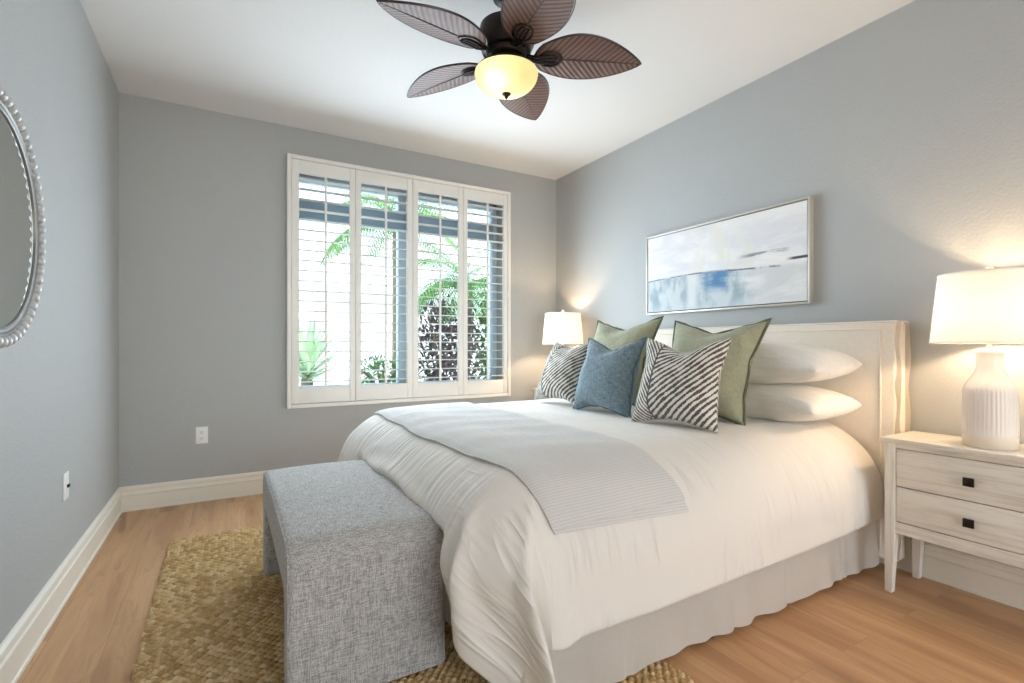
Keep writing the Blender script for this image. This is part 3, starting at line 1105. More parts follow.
# ------------------------------------------------------------------ duvet (draped cloth shape) and throw
DUVET = sheet([
1420,11,14,4,-27,-33,-36,-44,-44,-45,-32,-7,19,46,23,7,31,25,-18,-21,-24,-16,26,31,0,0,0,0,0,0,0,0,0,0,0,0,0,0,0,0,0,0,0,0,0,0,0,0,0,0,0,0,0,0,0,0,0,
0,0,0,0,0,0,0,0,0,-96,-11,-12,-12,-16,-19,-22,-24,-26,-17,27,52,49,13,-39,-53,-48,-11,40,46,45,44,28,2,-26,-25,-15,2,19,28,59,-2,-8,-17,-1,-1,-7,-2,
-1,1,-8,-21,-19,-9,13,0,-4,7,7,-5,-3,1,-17,21,16,0,0,0,0,0,0,0,0,0,0,0,0,0,0,0,0,0,0,0,0,0,0,0,0,0,0,0,0,0,0,0,0,0,0,0,0,0,0,0,0,0,-12,1,2,5,12,7,1,0,
-1,-3,-1,1,-8,-4,-4,0,12,24,5,-1,0,-10,-18,-15,0,5,12,17,12,9,58,-8,-17,-4,-3,-5,3,1,-2,-2,-3,-11,-21,-20,5,10,-7,6,1,-2,2,-1,2,14,4,0,0,0,0,0,0,0,0,
0,0,0,0,0,0,0,0,0,0,0,0,0,0,0,0,0,0,0,0,0,0,0,0,0,0,0,0,0,0,0,0,0,-15,7,-3,2,9,9,5,2,-1,-2,-2,-3,1,-11,-4,7,16,19,0,0,-4,-15,-19,-11,6,13,17,14,6,-5,
26,-3,2,-9,2,3,-2,4,3,-3,-3,-2,-17,-25,-9,15,-7,3,3,0,-1,0,3,12,5,0,0,0,0,0,0,0,0,0,0,0,0,0,0,0,0,0,0,0,0,0,0,0,0,0,0,0,0,0,0,0,0,0,0,0,0,0,0,0,0,0,
-14,3,2,2,0,10,9,4,-1,-2,-3,2,-10,-5,-1,5,25,10,0,-2,-10,-21,-12,0,10,20,17,4,-6,-16,4,-2,0,8,2,4,6,0,1,5,-2,-6,-4,-21,-28,7,4,-1,3,0,1,3,-7,18,5,0,0,
0,0,0,0,0,0,0,0,0,0,0,0,0,0,0,0,0,0,0,0,0,0,0,0,0,0,0,0,0,0,0,0,0,0,0,0,0,0,0,-15,8,3,1,3,-4,3,14,6,-5,0,-2,-14,-3,1,14,23,2,0,-8,-21,-14,-2,10,20,17,
5,-10,-20,-11,2,-7,-4,6,9,6,5,4,2,1,3,-1,-5,-11,-27,-16,12,-5,-3,5,10,3,-11,15,7,0,0,0,0,0,0,0,0,0,0,0,0,0,0,0,0,0,0,0,0,0,0,0,0,0,0,0,0,0,0,0,0,0,0,
0,0,0,0,0,0,0,-7,5,1,1,0,-4,6,2,13,-2,-1,-13,2,-6,-1,27,12,1,-3,-19,-21,-3,7,19,19,5,-11,-22,-14,-9,-5,-1,0,-3,5,11,3,7,4,2,2,4,-1,-8,-16,-36,8,1,12,
-6,12,-3,-4,7,5,0,0,0,0,0,0,0,0,0,0,0,0,0,-1,-5,1,2,2,0,-2,2,0,0,1,0,0,-1,0,0,1,0,0,0,0,0,-1,0,1,0,0,0,3,-3,10,-4,-5,6,-6,1,11,3,-2,-11,-8,2,9,25,5,0,
-16,-22,-6,1,20,21,6,-16,-29,-7,0,-4,1,-4,-2,0,-2,1,13,5,1,4,3,4,5,0,-8,-22,-20,5,18,4,0,6,-3,-13,-8,-3,2,-1,0,1,0,0,-1,-1,-1,-2,0,-13,-21,0,-2,-4,-2,
-2,5,-1,5,1,22,9,-6,-28,2,11,16,-1,8,2,0,0,-21,-5,28,4,10,-1,15,-3,-3,4,-2,-4,2,1,3,10,-8,-10,2,-7,24,14,-4,-11,-18,-14,3,20,21,6,-24,-23,-3,-2,7,20,
8,-2,-6,-3,-1,-1,0,10,9,-5,1,3,4,11,2,-3,-24,-7,18,-2,3,-3,9,-48,-18,2,-1,0,3,-2,1,-2,-1,0,-2,-1,-2,7,15,-1,0,3,-1,1,-3,0,-1,1,-19,-7,1,25,4,-7,-12,2,
-5,-1,1,-1,17,3,-24,21,7,-2,42,-3,-1,3,-1,-3,4,-2,-4,14,-8,-4,-1,-6,28,1,-15,-4,-19,-1,16,21,2,-27,-19,-1,11,19,18,14,6,5,0,-7,-5,-2,-2,2,11,9,-6,-3,
2,8,19,3,-18,-19,8,13,-14,11,8,-51,-21,-9,15,4,-1,1,-5,2,0,-1,1,-8,3,15,15,13,7,2,1,0,-2,-4,-11,-10,-15,-12,-5,-6,-2,4,-4,0,3,5,12,0,-11,22,8,-24,-11,
5,69,-5,3,-3,0,4,-5,2,0,2,-4,8,-20,14,19,-24,1,-5,-20,22,17,3,-31,-17,12,20,20,11,2,-4,-8,9,11,6,-7,-9,-2,-4,4,14,1,-1,3,3,13,8,0,-28,-17,32,-6,12,-9,
-9,5,2,-9,-3,3,0,1,-4,-2,-2,-2,7,-6,-12,-10,-7,-6,-3,0,1,0,2,5,6,10,11,11,12,0,-4,4,5,-2,-3,-12,3,20,-21,-17,-1,-5,0,31,2,-2,1,0,-2,2,0,-2,1,-1,-7,-8,
32,-7,-11,2,-39,28,16,-6,-32,3,25,20,10,0,-6,-7,-8,-18,3,10,14,10,-2,-12,-5,-4,3,18,2,10,4,-4,14,2,-1,-37,18,8,-4,0,3,0,4,-5,2,-3,0,2,5,3,4,2,1,2,-1,
-1,-2,-2,-2,-1,-1,1,1,2,2,3,1,2,1,0,0,-2,-4,-2,-2,-2,-9,-9,1,9,0,-1,-1,-1,0,0,0,0,-1,1,-2,4,-7,9,-21,25,4,-21,14,-22,-1,17,-12,-23,19,24,12,-3,-3,-5,
-7,-1,3,-21,-4,-1,8,20,18,3,-12,-10,-2,21,13,2,3,-3,5,6,5,-11,-27,23,-6,2,0,5,0,-5,-1,1,2,1,-2,1,0,2,3,2,3,2,0,0,1,1,0,1,0,1,1,-1,0,-2,-2,-4,-4,-3,-2,
-4,-7,-4,4,10,7,-5,-1,0,-1,1,-1,1,0,0,0,0,0,-1,1,-4,4,12,-16,4,-1,-25,22,-9,-12,29,4,1,0,-2,-7,-3,2,1,1,-19,-3,-5,-6,1,15,27,16,-6,-9,2,20,4,2,4,-7,7,
3,6,-17,6,-11,12,-2,-4,4,4,-1,-4,-1,0,1,0,-1,0,0,1,1,0,2,1,1,-1,1,0,0,-1,0,-1,-2,-1,-1,0,-1,-3,-3,0,5,7,7,-3,-8,0,0,0,0,-1,1,-1,0,0,1,-1,1,-5,8,-5,10,
-9,0,8,-29,13,1,-7,22,-5,0,-1,-6,1,1,2,5,4,4,11,-7,-7,-10,-13,-11,1,25,37,11,-17,10,3,6,4,2,0,-1,6,-1,-9,4,-4,4,-3,2,-1,0,2,-1,-1,0,0,1,-1,0,0,0,0,0,
1,-1,1,0,0,0,0,-1,0,0,-1,1,-1,-1,2,4,2,2,-2,-4,-2,0,0,0,0,0,0,-1,1,0,0,-1,1,-1,2,-1,2,4,-9,5,-22,8,9,-5,10,0,2,0,-4,0,0,5,4,2,1,0,24,4,2,-1,-6,-12,
-23,-16,4,43,22,-22,25,2,-2,3,0,0,-1,5,-12,13,-9,2,3,-2,0,1,-2,0,1,-1,0,0,1,-1,0,0,0,0,0,1,-1,0,0,0,0,0,0,0,1,-1,1,2,0,-1,0,-1,0,0,-1,0,0,1,-1,0,0,0,
0,0,0,1,-1,1,0,-1,3,-7,5,-13,4,5,1,5,4,-2,-1,1,0,1,2,1,0,0,0,-3,21,3,3,5,5,4,6,0,-16,-29,11,23,-12,11,15,0,1,-1,1,1,1,-4,2,-1,-1,0,1,-1,0,0,0,1,-1,0,
0,0,0,0,0,0,-1,0,1,0,-1,0,0,0,0,0,0,0,0,0,1,0,0,0,-1,0,1,0,0,0,0,0,0,0,-1,0,0,0,1,0,0,0,0,2,-8,0,5,3,1,1,-1,0,0,0,0,1,0,0,-2,-4,-8,-10,19,5,2,1,3,7,8,
1,4,2,-14,-3,4,4,-3,13,-1,1,-1,1,1,-3,1,-1,0,1,-1,0,1,-1,0,0,0,0,0,0,0,-1,1,0,0,0,0,0,0,0,0,0,0,0,0,0,0,0,0,0,0,-1,1,0,0,0,0,-1,1,0,0,0,0,0,0,0,-1,0,
1,1,0,-4,-1,6,0,0,2,-1,0,-1,0,0,1,0,-1,-6,-9,-12,-13,-5,32,-1,1,4,5,5,7,5,0,-1,-1,-3,-1,-4,1,-7,12,1,0,-1,1,-1,1,-1,0,-1,1,0,-1,1,0,-1,1,0,-1,1,-1,1,
-1,0,1,-1,0,0,1,-1,0,0,0,0,0,0,0,0,0,0,0,1,0,-1,0,1,-1,1,0,0,0,0,0,0,0,-1,1,0,-1,0,0,1,3,-2,1,0,-1,0,-3,2,0,-1,-3,-7,-11,-14,-10,-1,-4,-4,52,1,2,2,0,
0,0,1,1,-1,1,0,-2,-1,1,0,-5,4,1,1,-2,-1,0,0,0,1,-1,0,0,0,0,1,-1,0,0,0,0,0,1,-1,0,0,0,0,0,0,0,0,0,0,0,0,0,0,0,0,0,0,0,0,0,0,0,0,0,0,0,0,0,0,0,0,0,0,1,
0,0,1,0,1,0,0,-2,-1,-1,-7,-9,-12,-9,-3,2,-1,2,-1,7,4,57,-1,0,1,0,0,0,1,0,1,0,0,0,-2,-1,2,1,-1,1,-1,1,-1,-1,0,0,0,0,-1,1,0,0,-1,1,-1,1,0,0,0,-1,1,0,0,
0,0,-1,1,0,0,0,0,0,0,0,0,0,0,0,-1,0,1,0,0,0,0,0,0,0,0,0,0,0,1,-1,1,-1,1,1,0,0,-1,0,0,1,-1,-1,-2,-1,2,-1,-5,-7,5,1,1,2,1,53,3,0,-1,2,1,1,0,1,-1,0,0,0,
0,-1,1,0,0,1,1,0,0,-3,0,0,-1,0,1,0,-1,0,1,-1,1,0,-1,1,-1,1,0,-1,1,0,-1,1,0,0,0,0,0,0,-1,1,-1,0,0,0,1,0,0,-1,0,1,0,0,0,0,-1,0,0,0,0,1,-1,3,2,-2,-1,0,0,
-1,-1,-2,-2,-1,1,3,-2,-3,-4,-3,-6,2,-4,-1,4,56,0,3,0,0,0,0,0,0,0,0,0,0,0,0,0,0,0,0,0,1,-1,2,-2,0,0,0,0,0,0,0,0,0,0,-1,1,0,0,0,-1,1,0,-1,1,0,0,0,0,-1,
0,0,1,-1,1,0,0,0,0,0,-1,1,0,0,0,0,0,0,1,0,0,0,0,-1,1,0,-1,1,0,-1,0,0,-2,-2,-2,-1,-4,-10,-5,-4,0,1,5,-2,4,-1,-5,60,0,-1,0,0,0,0,0,0,1,-1,0,0,0,0,0,0,1,
0,0,-1,1,-1,1,-1,0,0,0,0,0,0,0,0,0,0,0,0,0,0,0,0,0,0,0,0,0,0,0,0,0,0,0,0,0,0,0,0,0,0,1,-1,0,0,0,0,0,0,0,0,0,0,0,1,1,-1,0,-1,1,0,-1,0,0,-1,0,-1,-1,2,0,
1,-2,-3,-4,-2,-2,0,-2,59,-1,0,2,-1,0,0,0,0,0,1,-1,0,0,0,0,0,0,0,0,1,0,0,-1,1,0,-1,0,0,0,0,0,0,0,1,-1,0,0,0,1,-1,0,1,-1,0,0,0,0,1,0,-1,0,0,0,0,0,0,0,0,
0,1,0,0,-1,0,0,0,0,0,0,0,1,0,0,0,0,0,-1,0,0,0,0,0,0,-2,0,2,0,0,0,0,0,-1,-3,-2,0,59,1,-1,-1,2,-1,0,0,0,0,0,0,0,0,0,0,0,0,1,0,0,-1,1,0,-1,0,1,-1,0,1,-1,
0,1,-1,0,0,0,1,-1,0,1,-1,0,1,-1,0,0,0,0,0,1,0,0,0,-1,0,0,0,0,0,0,0,0,1,0,0,0,0,0,0,0,-1,1,-1,1,-1,1,0,0,0,-1,0,0,0,0,0,-1,1,0,0,0,0,-1,1,-1,-2,59,0,1,
0,-1,1,0,-1,0,0,0,1,-1,0,1,-1,0,1,-1,1,-1,1,-1,0,1,-1,0,1,-1,0,1,-1,0,0,0,1,-1,0,0,0,0,0,0,0,1,-1,0,0,0,0,0,0,0,0,1,0,0,-1,0,0,0,0,0,0,0,0,0,0,0,1,0,
0,0,0,0,0,-1,0,0,0,0,0,0,0,0,0,0,0,0,0,1,-1,0,0,-1,1,59,0,0,0,0,0,0,1,-1,0,0,0,0,0,0,0,1,-1,0,0,1,0,0,0,-1,1,-1,0,1,-1,0,0,0,1,-1,0,0,0,1,-1,0,1,-1,0,
0,1,0,-1,0,0,0,0,0,0,0,0,0,1,0,0,0,0,0,0,0,0,0,0,0,-1,0,1,-1,1,0,0,0,0,-1,0,0,0,0,0,0,0,0,0,0,0,0,0,0,0,0,0,59,0,0,0,0,0,0,0,1,-1,0,0,1,-1,0,0,0,0,1,
0,-1,0,0,1,0,-1,1,-1,0,0,0,1,-1,0,0,0,1,-1,0,0,0,0,1,-1,0,0,0,1,-1,0,0,0,0,0,0,0,0,0,0,0,0,0,0,0,0,0,0,0,0,1,0,0,0,0,0,0,0,-1,1,-1,0,0,1,-1,0,0,0,0,0,
0,0,0,1,-1,1,-1,59,0,0,0,0,0,0,0,0,1,-1,0,0,0,0,1,-1,1,-1,0,1,0,0,-1,0,1,-1,1,-1,1,-1,0,0,0,1,-1,0,0,0,1,-1,0,0,1,-1,0,0,0,1,0,0,-1,0,0,0,0,0,0,0,0,0,
0,0,0,0,1,0,0,0,-1,1,-1,1,-1,0,0,0,1,-1,1,0,-1,0,0,0,0,0,0,0,1,-1,1,-1,0,0,0,59,0,0,0,0,0,0,0,0,0,1,-1,0,1,-1,0,0,0,1,-1,0,0,0,1,0,-1,1,-1,1,-1,1,-1,
1,-1,0,0,0,1,-1,0,1,-1,0,0,1,-1,0,0,0,0,0,1,0,0,0,0,0,-1,1,0,0,0,0,0,0,-1,0,0,1,0,-1,1,-1,1,0,0,0,-1,1,-1,0,0,0,0,0,0,0,0,0,0,0,0,0,1,-1,0,59,0,0,0,0,
0,0,0,0,0,0,0,0,0,0,0,1,-1,0,1,0,0,0,-1,0,1,-1,1,-1,0,0,0,0,1,-1,1,-1,0,1,-1,0,1,-1,0,0,1,-1,0,0,0,0,0,0,0,0,0,0,1,-1,0,0,0,0,0,0,0,1,0,-1,1,0,0,0,0,
0,0,0,0,-1,1,-1,1,-1,0,1,0,0,-1,0,0,0,0,0,0,0,1,59,0,0,0,1,0,0,-1,0,0,0,1,-1,0,1,-1,0,1,-1,0,0,0,0,1,0,-1,0,0,0,1,-1,1,-1,0,0,0,1,-1,0,0,0,0,1,-1,0,0,
1,0,-1,0,0,0,0,0,0,0,0,0,0,0,0,0,0,1,0,0,-1,0,1,-1,1,-1,1,-1,0,0,0,0,1,-1,0,0,0,1,-1,0,0,1,-1,0,1,-1,1,-1,1,-1,59,0,1,0,-1,0,0,1,-1,0,0,0,1,-1,0,1,-1,
0,1,0,0,0,0,-1,0,1,0,-1,1,-1,1,-1,1,-1,1,-1,0,0,0,1,-1,0,0,0,0,0,0,0,1,-1,0,0,0,0,0,0,0,0,0,0,1,0,0,-1,0,0,1,0,-1,1,-1,1,-1,1,0,0,0,0,-1,0,1,-1,0,0,0,
0,0,0,1,-1,0,0,0,0,0,0,59,1,-1,0,0,0,0,0,1,0,-1,0,0,1,-1,0,1,-1,0,0,0,0,0,0,1,-1,0,1,-1,0,0,0,0,0,0,1,-1,1,-1,0,1,-1,0,1,-1,0,0,0,0,1,0,0,0,0,0,0,0,0,
0,0,-1,0,0,0,1,0,-1,1,0,-1,1,-1,1,0,-1,0,0,0,0,1,-1,0,1,-1,0,0,0,0,0,1,-1,1,-1,1,-1,1,60,-1,0,0,0,0,0,0,0,0,1,-1,0,0,0,0,0,1,0,0,0,0,0,0,-1,0,1,-1,0,
1,-1,1,-1,1,-1,0,0,0,1,-1,0,1,-1,0,1,-1,0,0,0,0,0,0,0,0,0,0,0,0,0,0,0,0,1,0,-1,0,1,-1,0,1,-1,1,0,-1,1,0,0,0,0,-1,0,1,-1,0,0,0,0,0,0,0,0,0,1,-1,1,-1,
59,0,0,0,0,0,0,0,0,0,0,1,-1,0,1,0,-1,0,0,0,0,0,0,0,1,0,-1,1,0,-1,1,-1,1,-1,1,-1,1,-1,0,0,0,0,0,0,0,1,0,-1,0,0,0,0,0,0,0,0,0,0,0,1,0,0,-1,0,1,0,-1,1,0,
-1,1,0,-1,1,0,-1,0,0,0,0,1,-1,0,0,0,0,0,0,0,0,1,-1,0,0,0,0,59,0,0,1,0,0,0,0,-1,0,0,0,1,-1,0,0,1,0,-1,0,0,1,0,0,-1,0,1,-1,0,1,-1,0,0,0,0,0,0,1,-1,1,-1,
0,1,-1,0,0,0,1,0,-1,0,0,0,0,0,1,0,0,0,-1,0,0,0,1,-1,0,1,-1,0,1,-1,0,1,-1,0,1,0,0,0,0,-1,0,0,1,0,0,0,0,-1,0,0,1,-1,1,-1,1,59,0,1,-1,0,0,0,0,1,0,-1,0,0,
1,-1,0,0,0,1,0,0,-1,0,0,0,1,-1,0,1,-1,0,1,-1,1,-1,1,-1,0,0,0,1,-1,0,1,-1,0,0,0,0,1,0,0,0,0,0,-1,0,0,0,0,0,1,0,-1,0,1,-1,1,0,0,0,0,-1,1,0,-1,0,0,0,0,0,
1,0,-1,0,0,0,0,1,-1,0,0,0,0,1,-1,60,0,-1,0,0,0,0,0,0,0,1,-1,0,0,1,0,-1,0,0,0,0,0,0,1,0,-1,0,1,-1,0,1,-1,1,-1,1,-1,1,-1,1,-1,0,1,-1,0,1,0,-1,0,0,0,0,0,
0,0,0,0,0,0,0,1,0,-1,0,1,0,-1,1,-1,0,0,1,-1,1,-1,0,1,0,0,0,0,0,-1,0,0,0,0,0,0,0,1,-1,0,1,-1,0,0,59,0,0,0,0,0,0,0,0,0,0,1,-1,0,0,0,1,0,0,0,0,0,0,-1,0,
1,0,-1,0,1,-1,1,-1,0,0,0,0,0,0,1,-1,0,1,-1,0,0,1,-1,0,0,0,0,0,0,0,0,1,0,0,-1,0,0,1,-1,0,1,-1,1,0,0,-1,1,-1,1,0,0,-1,0,0,0,0,0,0,0,0,0,0,0,0,0,1,-1,0,
1,-1,1,59,0,1,0,0,0,0,0,-1,0,0,0,1,0,-1,0,0,0,0,0,0,0,0,0,1,-1,0,0,1,-1,1,-1,0,1,-1,1,-1,1,-1,0,0,0,0,0,0,0,0,1,0,0,0,0,0,0,0,0,-1,0,0,0,1,0,-1,0,1,
-1,1,-1,0,0,1,-1,1,-1,0,0,1,0,0,0,0,0,0,0,0,0,0,0,0,-1,0,1,-1,0,1,-1,59,1,-1,0,0,0,0,0,1,0,-1,0,0,0,1,0,-1,0,0,0,0,1,0,0,-1,0,1,0,-1,1,-1,0,1,-1,1,-1,
1,-1,1,-1,1,-1,0,1,0,-1,0,0,0,0,0,0,0,0,0,0,0,0,1,0,-1,0,1,0,-1,1,-1,1,0,0,-1,1,-1,1,0,0,-1,0,0,0,0,0,0,0,0,0,0,0,0,1,-1,0,1,-1,0,1,60,-1,0,0,0,0,0,0,
0,0,1,0,-1,0,0,0,1,0,0,0,0,-1,0,0,0,1,-1,0,1,-1,0,1,-1,1,-1,0,0,0,0,1,-1,1,-1,0,0,1,-1,0,0,0,0,0,0,0,0,1,0,0,-1,0,0,1,-1,0,1,-1,1,-1,0,0,1,-1,1,-1,0,
0,1,0,0,-1,0,0,0,0,0,0,0,0,0,0,1,0,-1,1,0,-1,59,0,1,0,0,0,0,-1,0,0,0,0,1,0,-1,0,0,0,0,0,0,0,1,0,0,-1,0,1,-1,0,1,-1,0,0,0,1,-1,1,-1,0,0,0,1,-1,0,0,1,0,
0,0,0,0,0,0,0,-1,0,0,0,1,0,-1,0,1,-1,1,-1,0,1,0,-1,1,-1,1,0,-1,0,0,0,1,0,0,0,0,0,0,0,0,-1,0,0,0,1,-1,0,1,60,0,-1,0,0,0,0,1,0,0,-1,0,0,0,1,0,0,0,0,0,0,
0,-1,0,0,1,0,-1,0,1,-1,0,1,-1,1,-1,1,-1,1,-1,1,-1,0,1,-1,0,0,0,0,0,0,0,0,0,0,0,0,1,0,-1,0,1,0,-1,1,-1,0,1,-1,0,1,-1,1,-1,0,1,0,0,-1,0,0,0,0,0,0,0,0,0,
1,0,-1,0,0,1,-1,0,59,0,0,0,0,0,0,0,0,0,1,0,-1,0,0,0,0,0,0,0,0,0,0,0,1,-1,0,0,1,-1,0,1,-1,1,-1,1,-1,0,0,1,-1,1,-1,0,0,0,0,0,0,0,0,0,0,1,0,0,0,-1,0,0,1,
-1,0,1,-1,0,1,-1,1,0,-1,1,-1,1,0,-1,0,0,1,0,0,0,-1,0,0,0,0,0,0,0,1,0,-1,0,1,-1,59,1,0,0,0,0,0,-1,0,0,0,0,1,0,-1,0,0,0,0,0,0,1,0,0,-1,0,1,0,-1,0,1,-1,
1,-1,0,0,0,1,-1,0,0,0,1,-1,1,-1,1,0,0,0,0,0,0,-1,0,0,0,0,0,1,-1,0,1,-1,1,0,-1,1,-1,0,1,-1,1,-1,0,1,0,-1,0,0,0,0,1,0,0,0,0,0,0,-1,0,0,1,0,-1,1,60,-1,0,
0,0,0,0,1,0,-1,0,0,0,0,1,0,0,0,0,0,0,-1,0,0,0,1,-1,0,1,0,-1,1,-1,0,1,-1,1,-1,1,-1,1,-1,0,1,-1,1,-1,0,0,0,0,0,0,0,0,0,0,1,0,-1,0,1,-1,1,-1,0,1,-1,1,-1,
0,1,-1,1,0,-1,0,1,0,0,-1,0,0,0,0,0,0,0,0,1,0,0,-1,0,1,-1,59,0,1,0,-1,0,0,0,0,1,0,0,-1,0,0,0,0,0,0,0,0,0,0,1,0,-1,0,1,-1,0,1,-1,0,1,-1,1,-1,1,-1,1,-1,
1,-1,0,0,0,0,0,0,0,1,0,0,0,0,0,0,-1,0,1,0,-1,1,-1,0,1,-1,1,-1,1,-1,0,1,-1,0,1,0,-1,0,0,1,0,0,0,0,-1,0,0,0,0,0,0,1,0,-1,1,60,0,-1,0,1,0,0,0,-1,0,0,0,1,
0,-1,0,0,0,0,1,0,0,0,-1,0,0,1,-1,0,1,-1,0,1,-1,1,-1,0,0,0,0,0,0,1,-1,1,-1,1,0,0,0,-1,0,0,0,0,0,0,0,1,-1,0,1,-1,0,1,-1,1,-1,1,-1,1,0,-1,1,0,-1,0,1,0,
-1,0,0,0,0,0,1,0,0,0,0,-1,0,0,0,1,-1,59,0,0,0,0,0,0,0,1,-1,0,0,0,0,1,0,0,0,0,-1,0,0,0,0,1,0,-1,0,1,-1,0,1,-1,1,-1,0,1,-1,1,-1,1,-1,0,1,-1,1,-1,0,0,0,
0,0,0,0,0,1,0,0,-1,0,1,-1,0,1,-1,1,-1,1,-1,1,-1,0,1,-1,0,1,-1,0,0,1,0,0,-1,0,0,0,0,0,0,0,1,0,0,-1,0,1,60,0,0,0,0,0,-1,0,0,1,0,0,-1,0,0,0,0,0,0,0,0,0,
1,0,-1,0,0,1,-1,0,1,-1,1,-1,0,1,-1,1,-1,0,0,1,-1,0,1,-1,0,0,0,1,0,0,0,0,0,-1,0,0,0,1,-1,0,1,-1,1,-1,1,-1,1,-1,1,-1,0,1,-1,0,1,0,-1,0,0,0,1,0,0,0,0,-1,
0,0,0,0,0,1,0,0,60,-1,0,0,0,0,1,0,-1,0,0,0,1,0,0,0,0,0,0,0,0,0,-1,0,0,1,0,-1,0,1,-1,0,0,0,1,-1,1,-1,0,1,-1,0,1,-1,0,1,0,0,0,-1,0,0,0,0,0,0,0,0,1,-1,1,
0,-1,1,-1,1,-1,1,-1,1,-1,1,0,-1,1,0,-1,0,1,0,-1,0,0,0,0,0,0,1,0,0,0,0,0,-1,0,0,59,1,0,0,0,-1,0,0,1,0,-1,0,0,0,0,0,0,0,0,0,0,0,0,0,1,-1,0,1,0,-1,1,0,
-1,1,-1,1,-1,0,1,-1,0,0,0,1,0,-1,0,0,0,0,0,0,0,1,0,0,0,0,-1,1,-1,0,1,-1,1,-1,1,-1,1,-1,1,-1,0,1,-1,0,1,-1,0,0,1,0,0,0,-1,0,0,0,0,0,0,0,0,1,0,0,60,0,
-1,0,0,1,0,-1,0,0,1,0,-1,0,0,0,0,0,0,0,0,1,0,0,-1,0,1,-1,0,1,-1,0,1,-1,0,0,0,1,-1,0,1,-1,0,0,0,1,0,-1,0,1,0,0,0,-1,0,0,0,0,1,-1,0,1,-1,1,-1,0,0,0,0,1,
-1,1,-1,0,1,-1,0,1,0,-1,0,0,0,0,1,0,0,0,0,0,0,0,0,0,-1,0,59,0,1,0,-1,0,0,1,-1,0,0,0,1,0,0,0,0,0,0,0,0,-1,0,0,0,1,-1,0,1,-1,0,1,-1,0,1,-1,1,-1,0,1,-1,
0,0,0,0,0,0,1,0,-1,0,0,0,0,0,0,0,0,0,0,1,-1,0,0,0,1,-1,1,-1,0,1,-1,1,-1,0,1,0,-1,0,1,0,0,-1,0,0,0,0,0,0,0,0,0,0,0,1,0,60,0,-1,0,1,0,-1,0,1,0,-1,0,0,0,
0,0,0,0,0,0,0,0,0,1,0,-1,0,1,-1,0,1,-1,0,1,-1,1,-1,0,1,-1,0,0,1,0,0,0,0,-1,0,0,0,1,0,0,0,0,0,0,-1,1,-1,0,1,-1,1,-1,1,-1,1,-1,0,1,-1,1,0,-1,0,1,-1,0,0,
0,1,0,0,-1,0,0,0,1,-1,1,0,0,0,0,60,-1,1,0,-1,0,1,-1,0,0,1,0,-1,0,0,0,0,0,0,0,0,1,0,-1,0,0,1,-1,0,1,-1,0,1,-1,1,-1,0,1,-1,0,1,0,-1,0,0,0,0,0,1,0,0,-1,
0,0,0,0,0,0,1,-1,0,1,-1,1,-1,1,-1,1,-1,1,-1,0,1,-1,0,1,-1,0,1,0,-1,0,0,0,0,1,0,0,0,-1,1,-1,0,0,0,0,59,1,0,-1,1,-1,0,1,-1,0,0,0,1,0,0,0,0,0,0,0,0,-1,0,
0,0,1,-1,0,1,-1,0,1,-1,1,-1,0,1,-1,1,0,-1,0,0,1,0,0,-1,1,-1,0,0,0,0,1,0,0,0,0,-1,1,0,-1,1,-1,1,-1,1,-1,1,-1,1,-1,0,1,-1,0,1,0,-1,0,1,0,0,-1,0,0,0,0,0,
0,0,0,1,0,0,0,60,-1,0,1,-1,1,-1,0,1,-1,0,0,0,0,0,0,0,0,0,0,0,0,0,1,0,-1,0,1,-1,0,1,-1,0,0,0,1,-1,0,0,0,0,1,0,-1,0,0,1,-1,0,0,1,0,0,-1,0,0,0,0,1,-1,0,
1,-1,0,0,1,-1,1,-1,1,-1,1,-1,0,1,-1,0,0,1,-1,0,0,0,1,0,0,0,0,0,0,0,0,-1,0,0,0,60,0,0,-1,1,-1,1,-1,0,1,0,-1,0,0,0,0,0,0,0,0,0,1,0,-1,0,0,1,-1,0,1,-1,0,
1,-1,1,-1,0,1,-1,1,0,-1,0,0,1,0,-1,1,0,0,-1,0,0,0,0,1,0,0,-1,0,0,0,0,1,-1,0,0,0,1,-1,1,-1,1,-1,0,1,0,-1,0,1,0,-1,0,0,0,0,0,0,0,0,0,0,1,0,0,0,59,1,-1,
1,-1,1,-1,1,-1,0,0,1,0,0,0,0,0,0,0,0,0,-1,0,0,0,1,-1,0,1,-1,0,1,-1,1,-1,0,1,-1,1,-1,0,0,0,1,-1,0,1,-1,0,0,0,0,1,0,0,-1,0,0,0,1,0,-1,1,-1,1,-1,1,-1,0,
1,-1,1,-1,1,0,-1,0,1,-1,0,0,1,0,-1,0,0,0,0,0,1,0,0,-1,0,1,0,60,-1,1,-1,1,-1,0,0,1,-1,0,0,0,0,0,0,0,0,0,0,0,0,0,0,1,-1,0,1,-1,0,1,-1,1,-1,0,1,-1,1,-1,
0,1,0,0,-1,0,1,-1,1,0,0,0,0,-1,0,0,1,0,0,0,-1,0,1,-1,1,-1,1,-1,1,-1,0,0,0,1,-1,0,1,-1,0,1,0,-1,0,0,1,0,0,0,0,0,-1,0,0,1,0,-1,0,60,0,-1,1,-1,0,1,-1,0,
1,-1,0,0,0,0,0,0,0,0,0,0,1,0,0,-1,0,1,-1,0,1,-1,0,0,0,1,-1,1,-1,0,1,-1,0,0,1,0,-1,1,0,-1,0,0,0,0,1,0,-1,0,0,0,0,0,0,0,0,1,-1,1,-1,1,-1,1,-1,0,1,-1,0,
1,-1,0,0,1,-1,0,0,0,0,0,0,0,0,0,1,-1,0,1,0,59,0,1,-1,0,1,-1,1,-1,0,1,0,0,0,0,0,0,0,0,0,0,-1,0,0,0,1,-1,0,1,-1,0,1,-1,1,-1,1,-1,0,1,-1,1,0,0,-1,0,0,0,
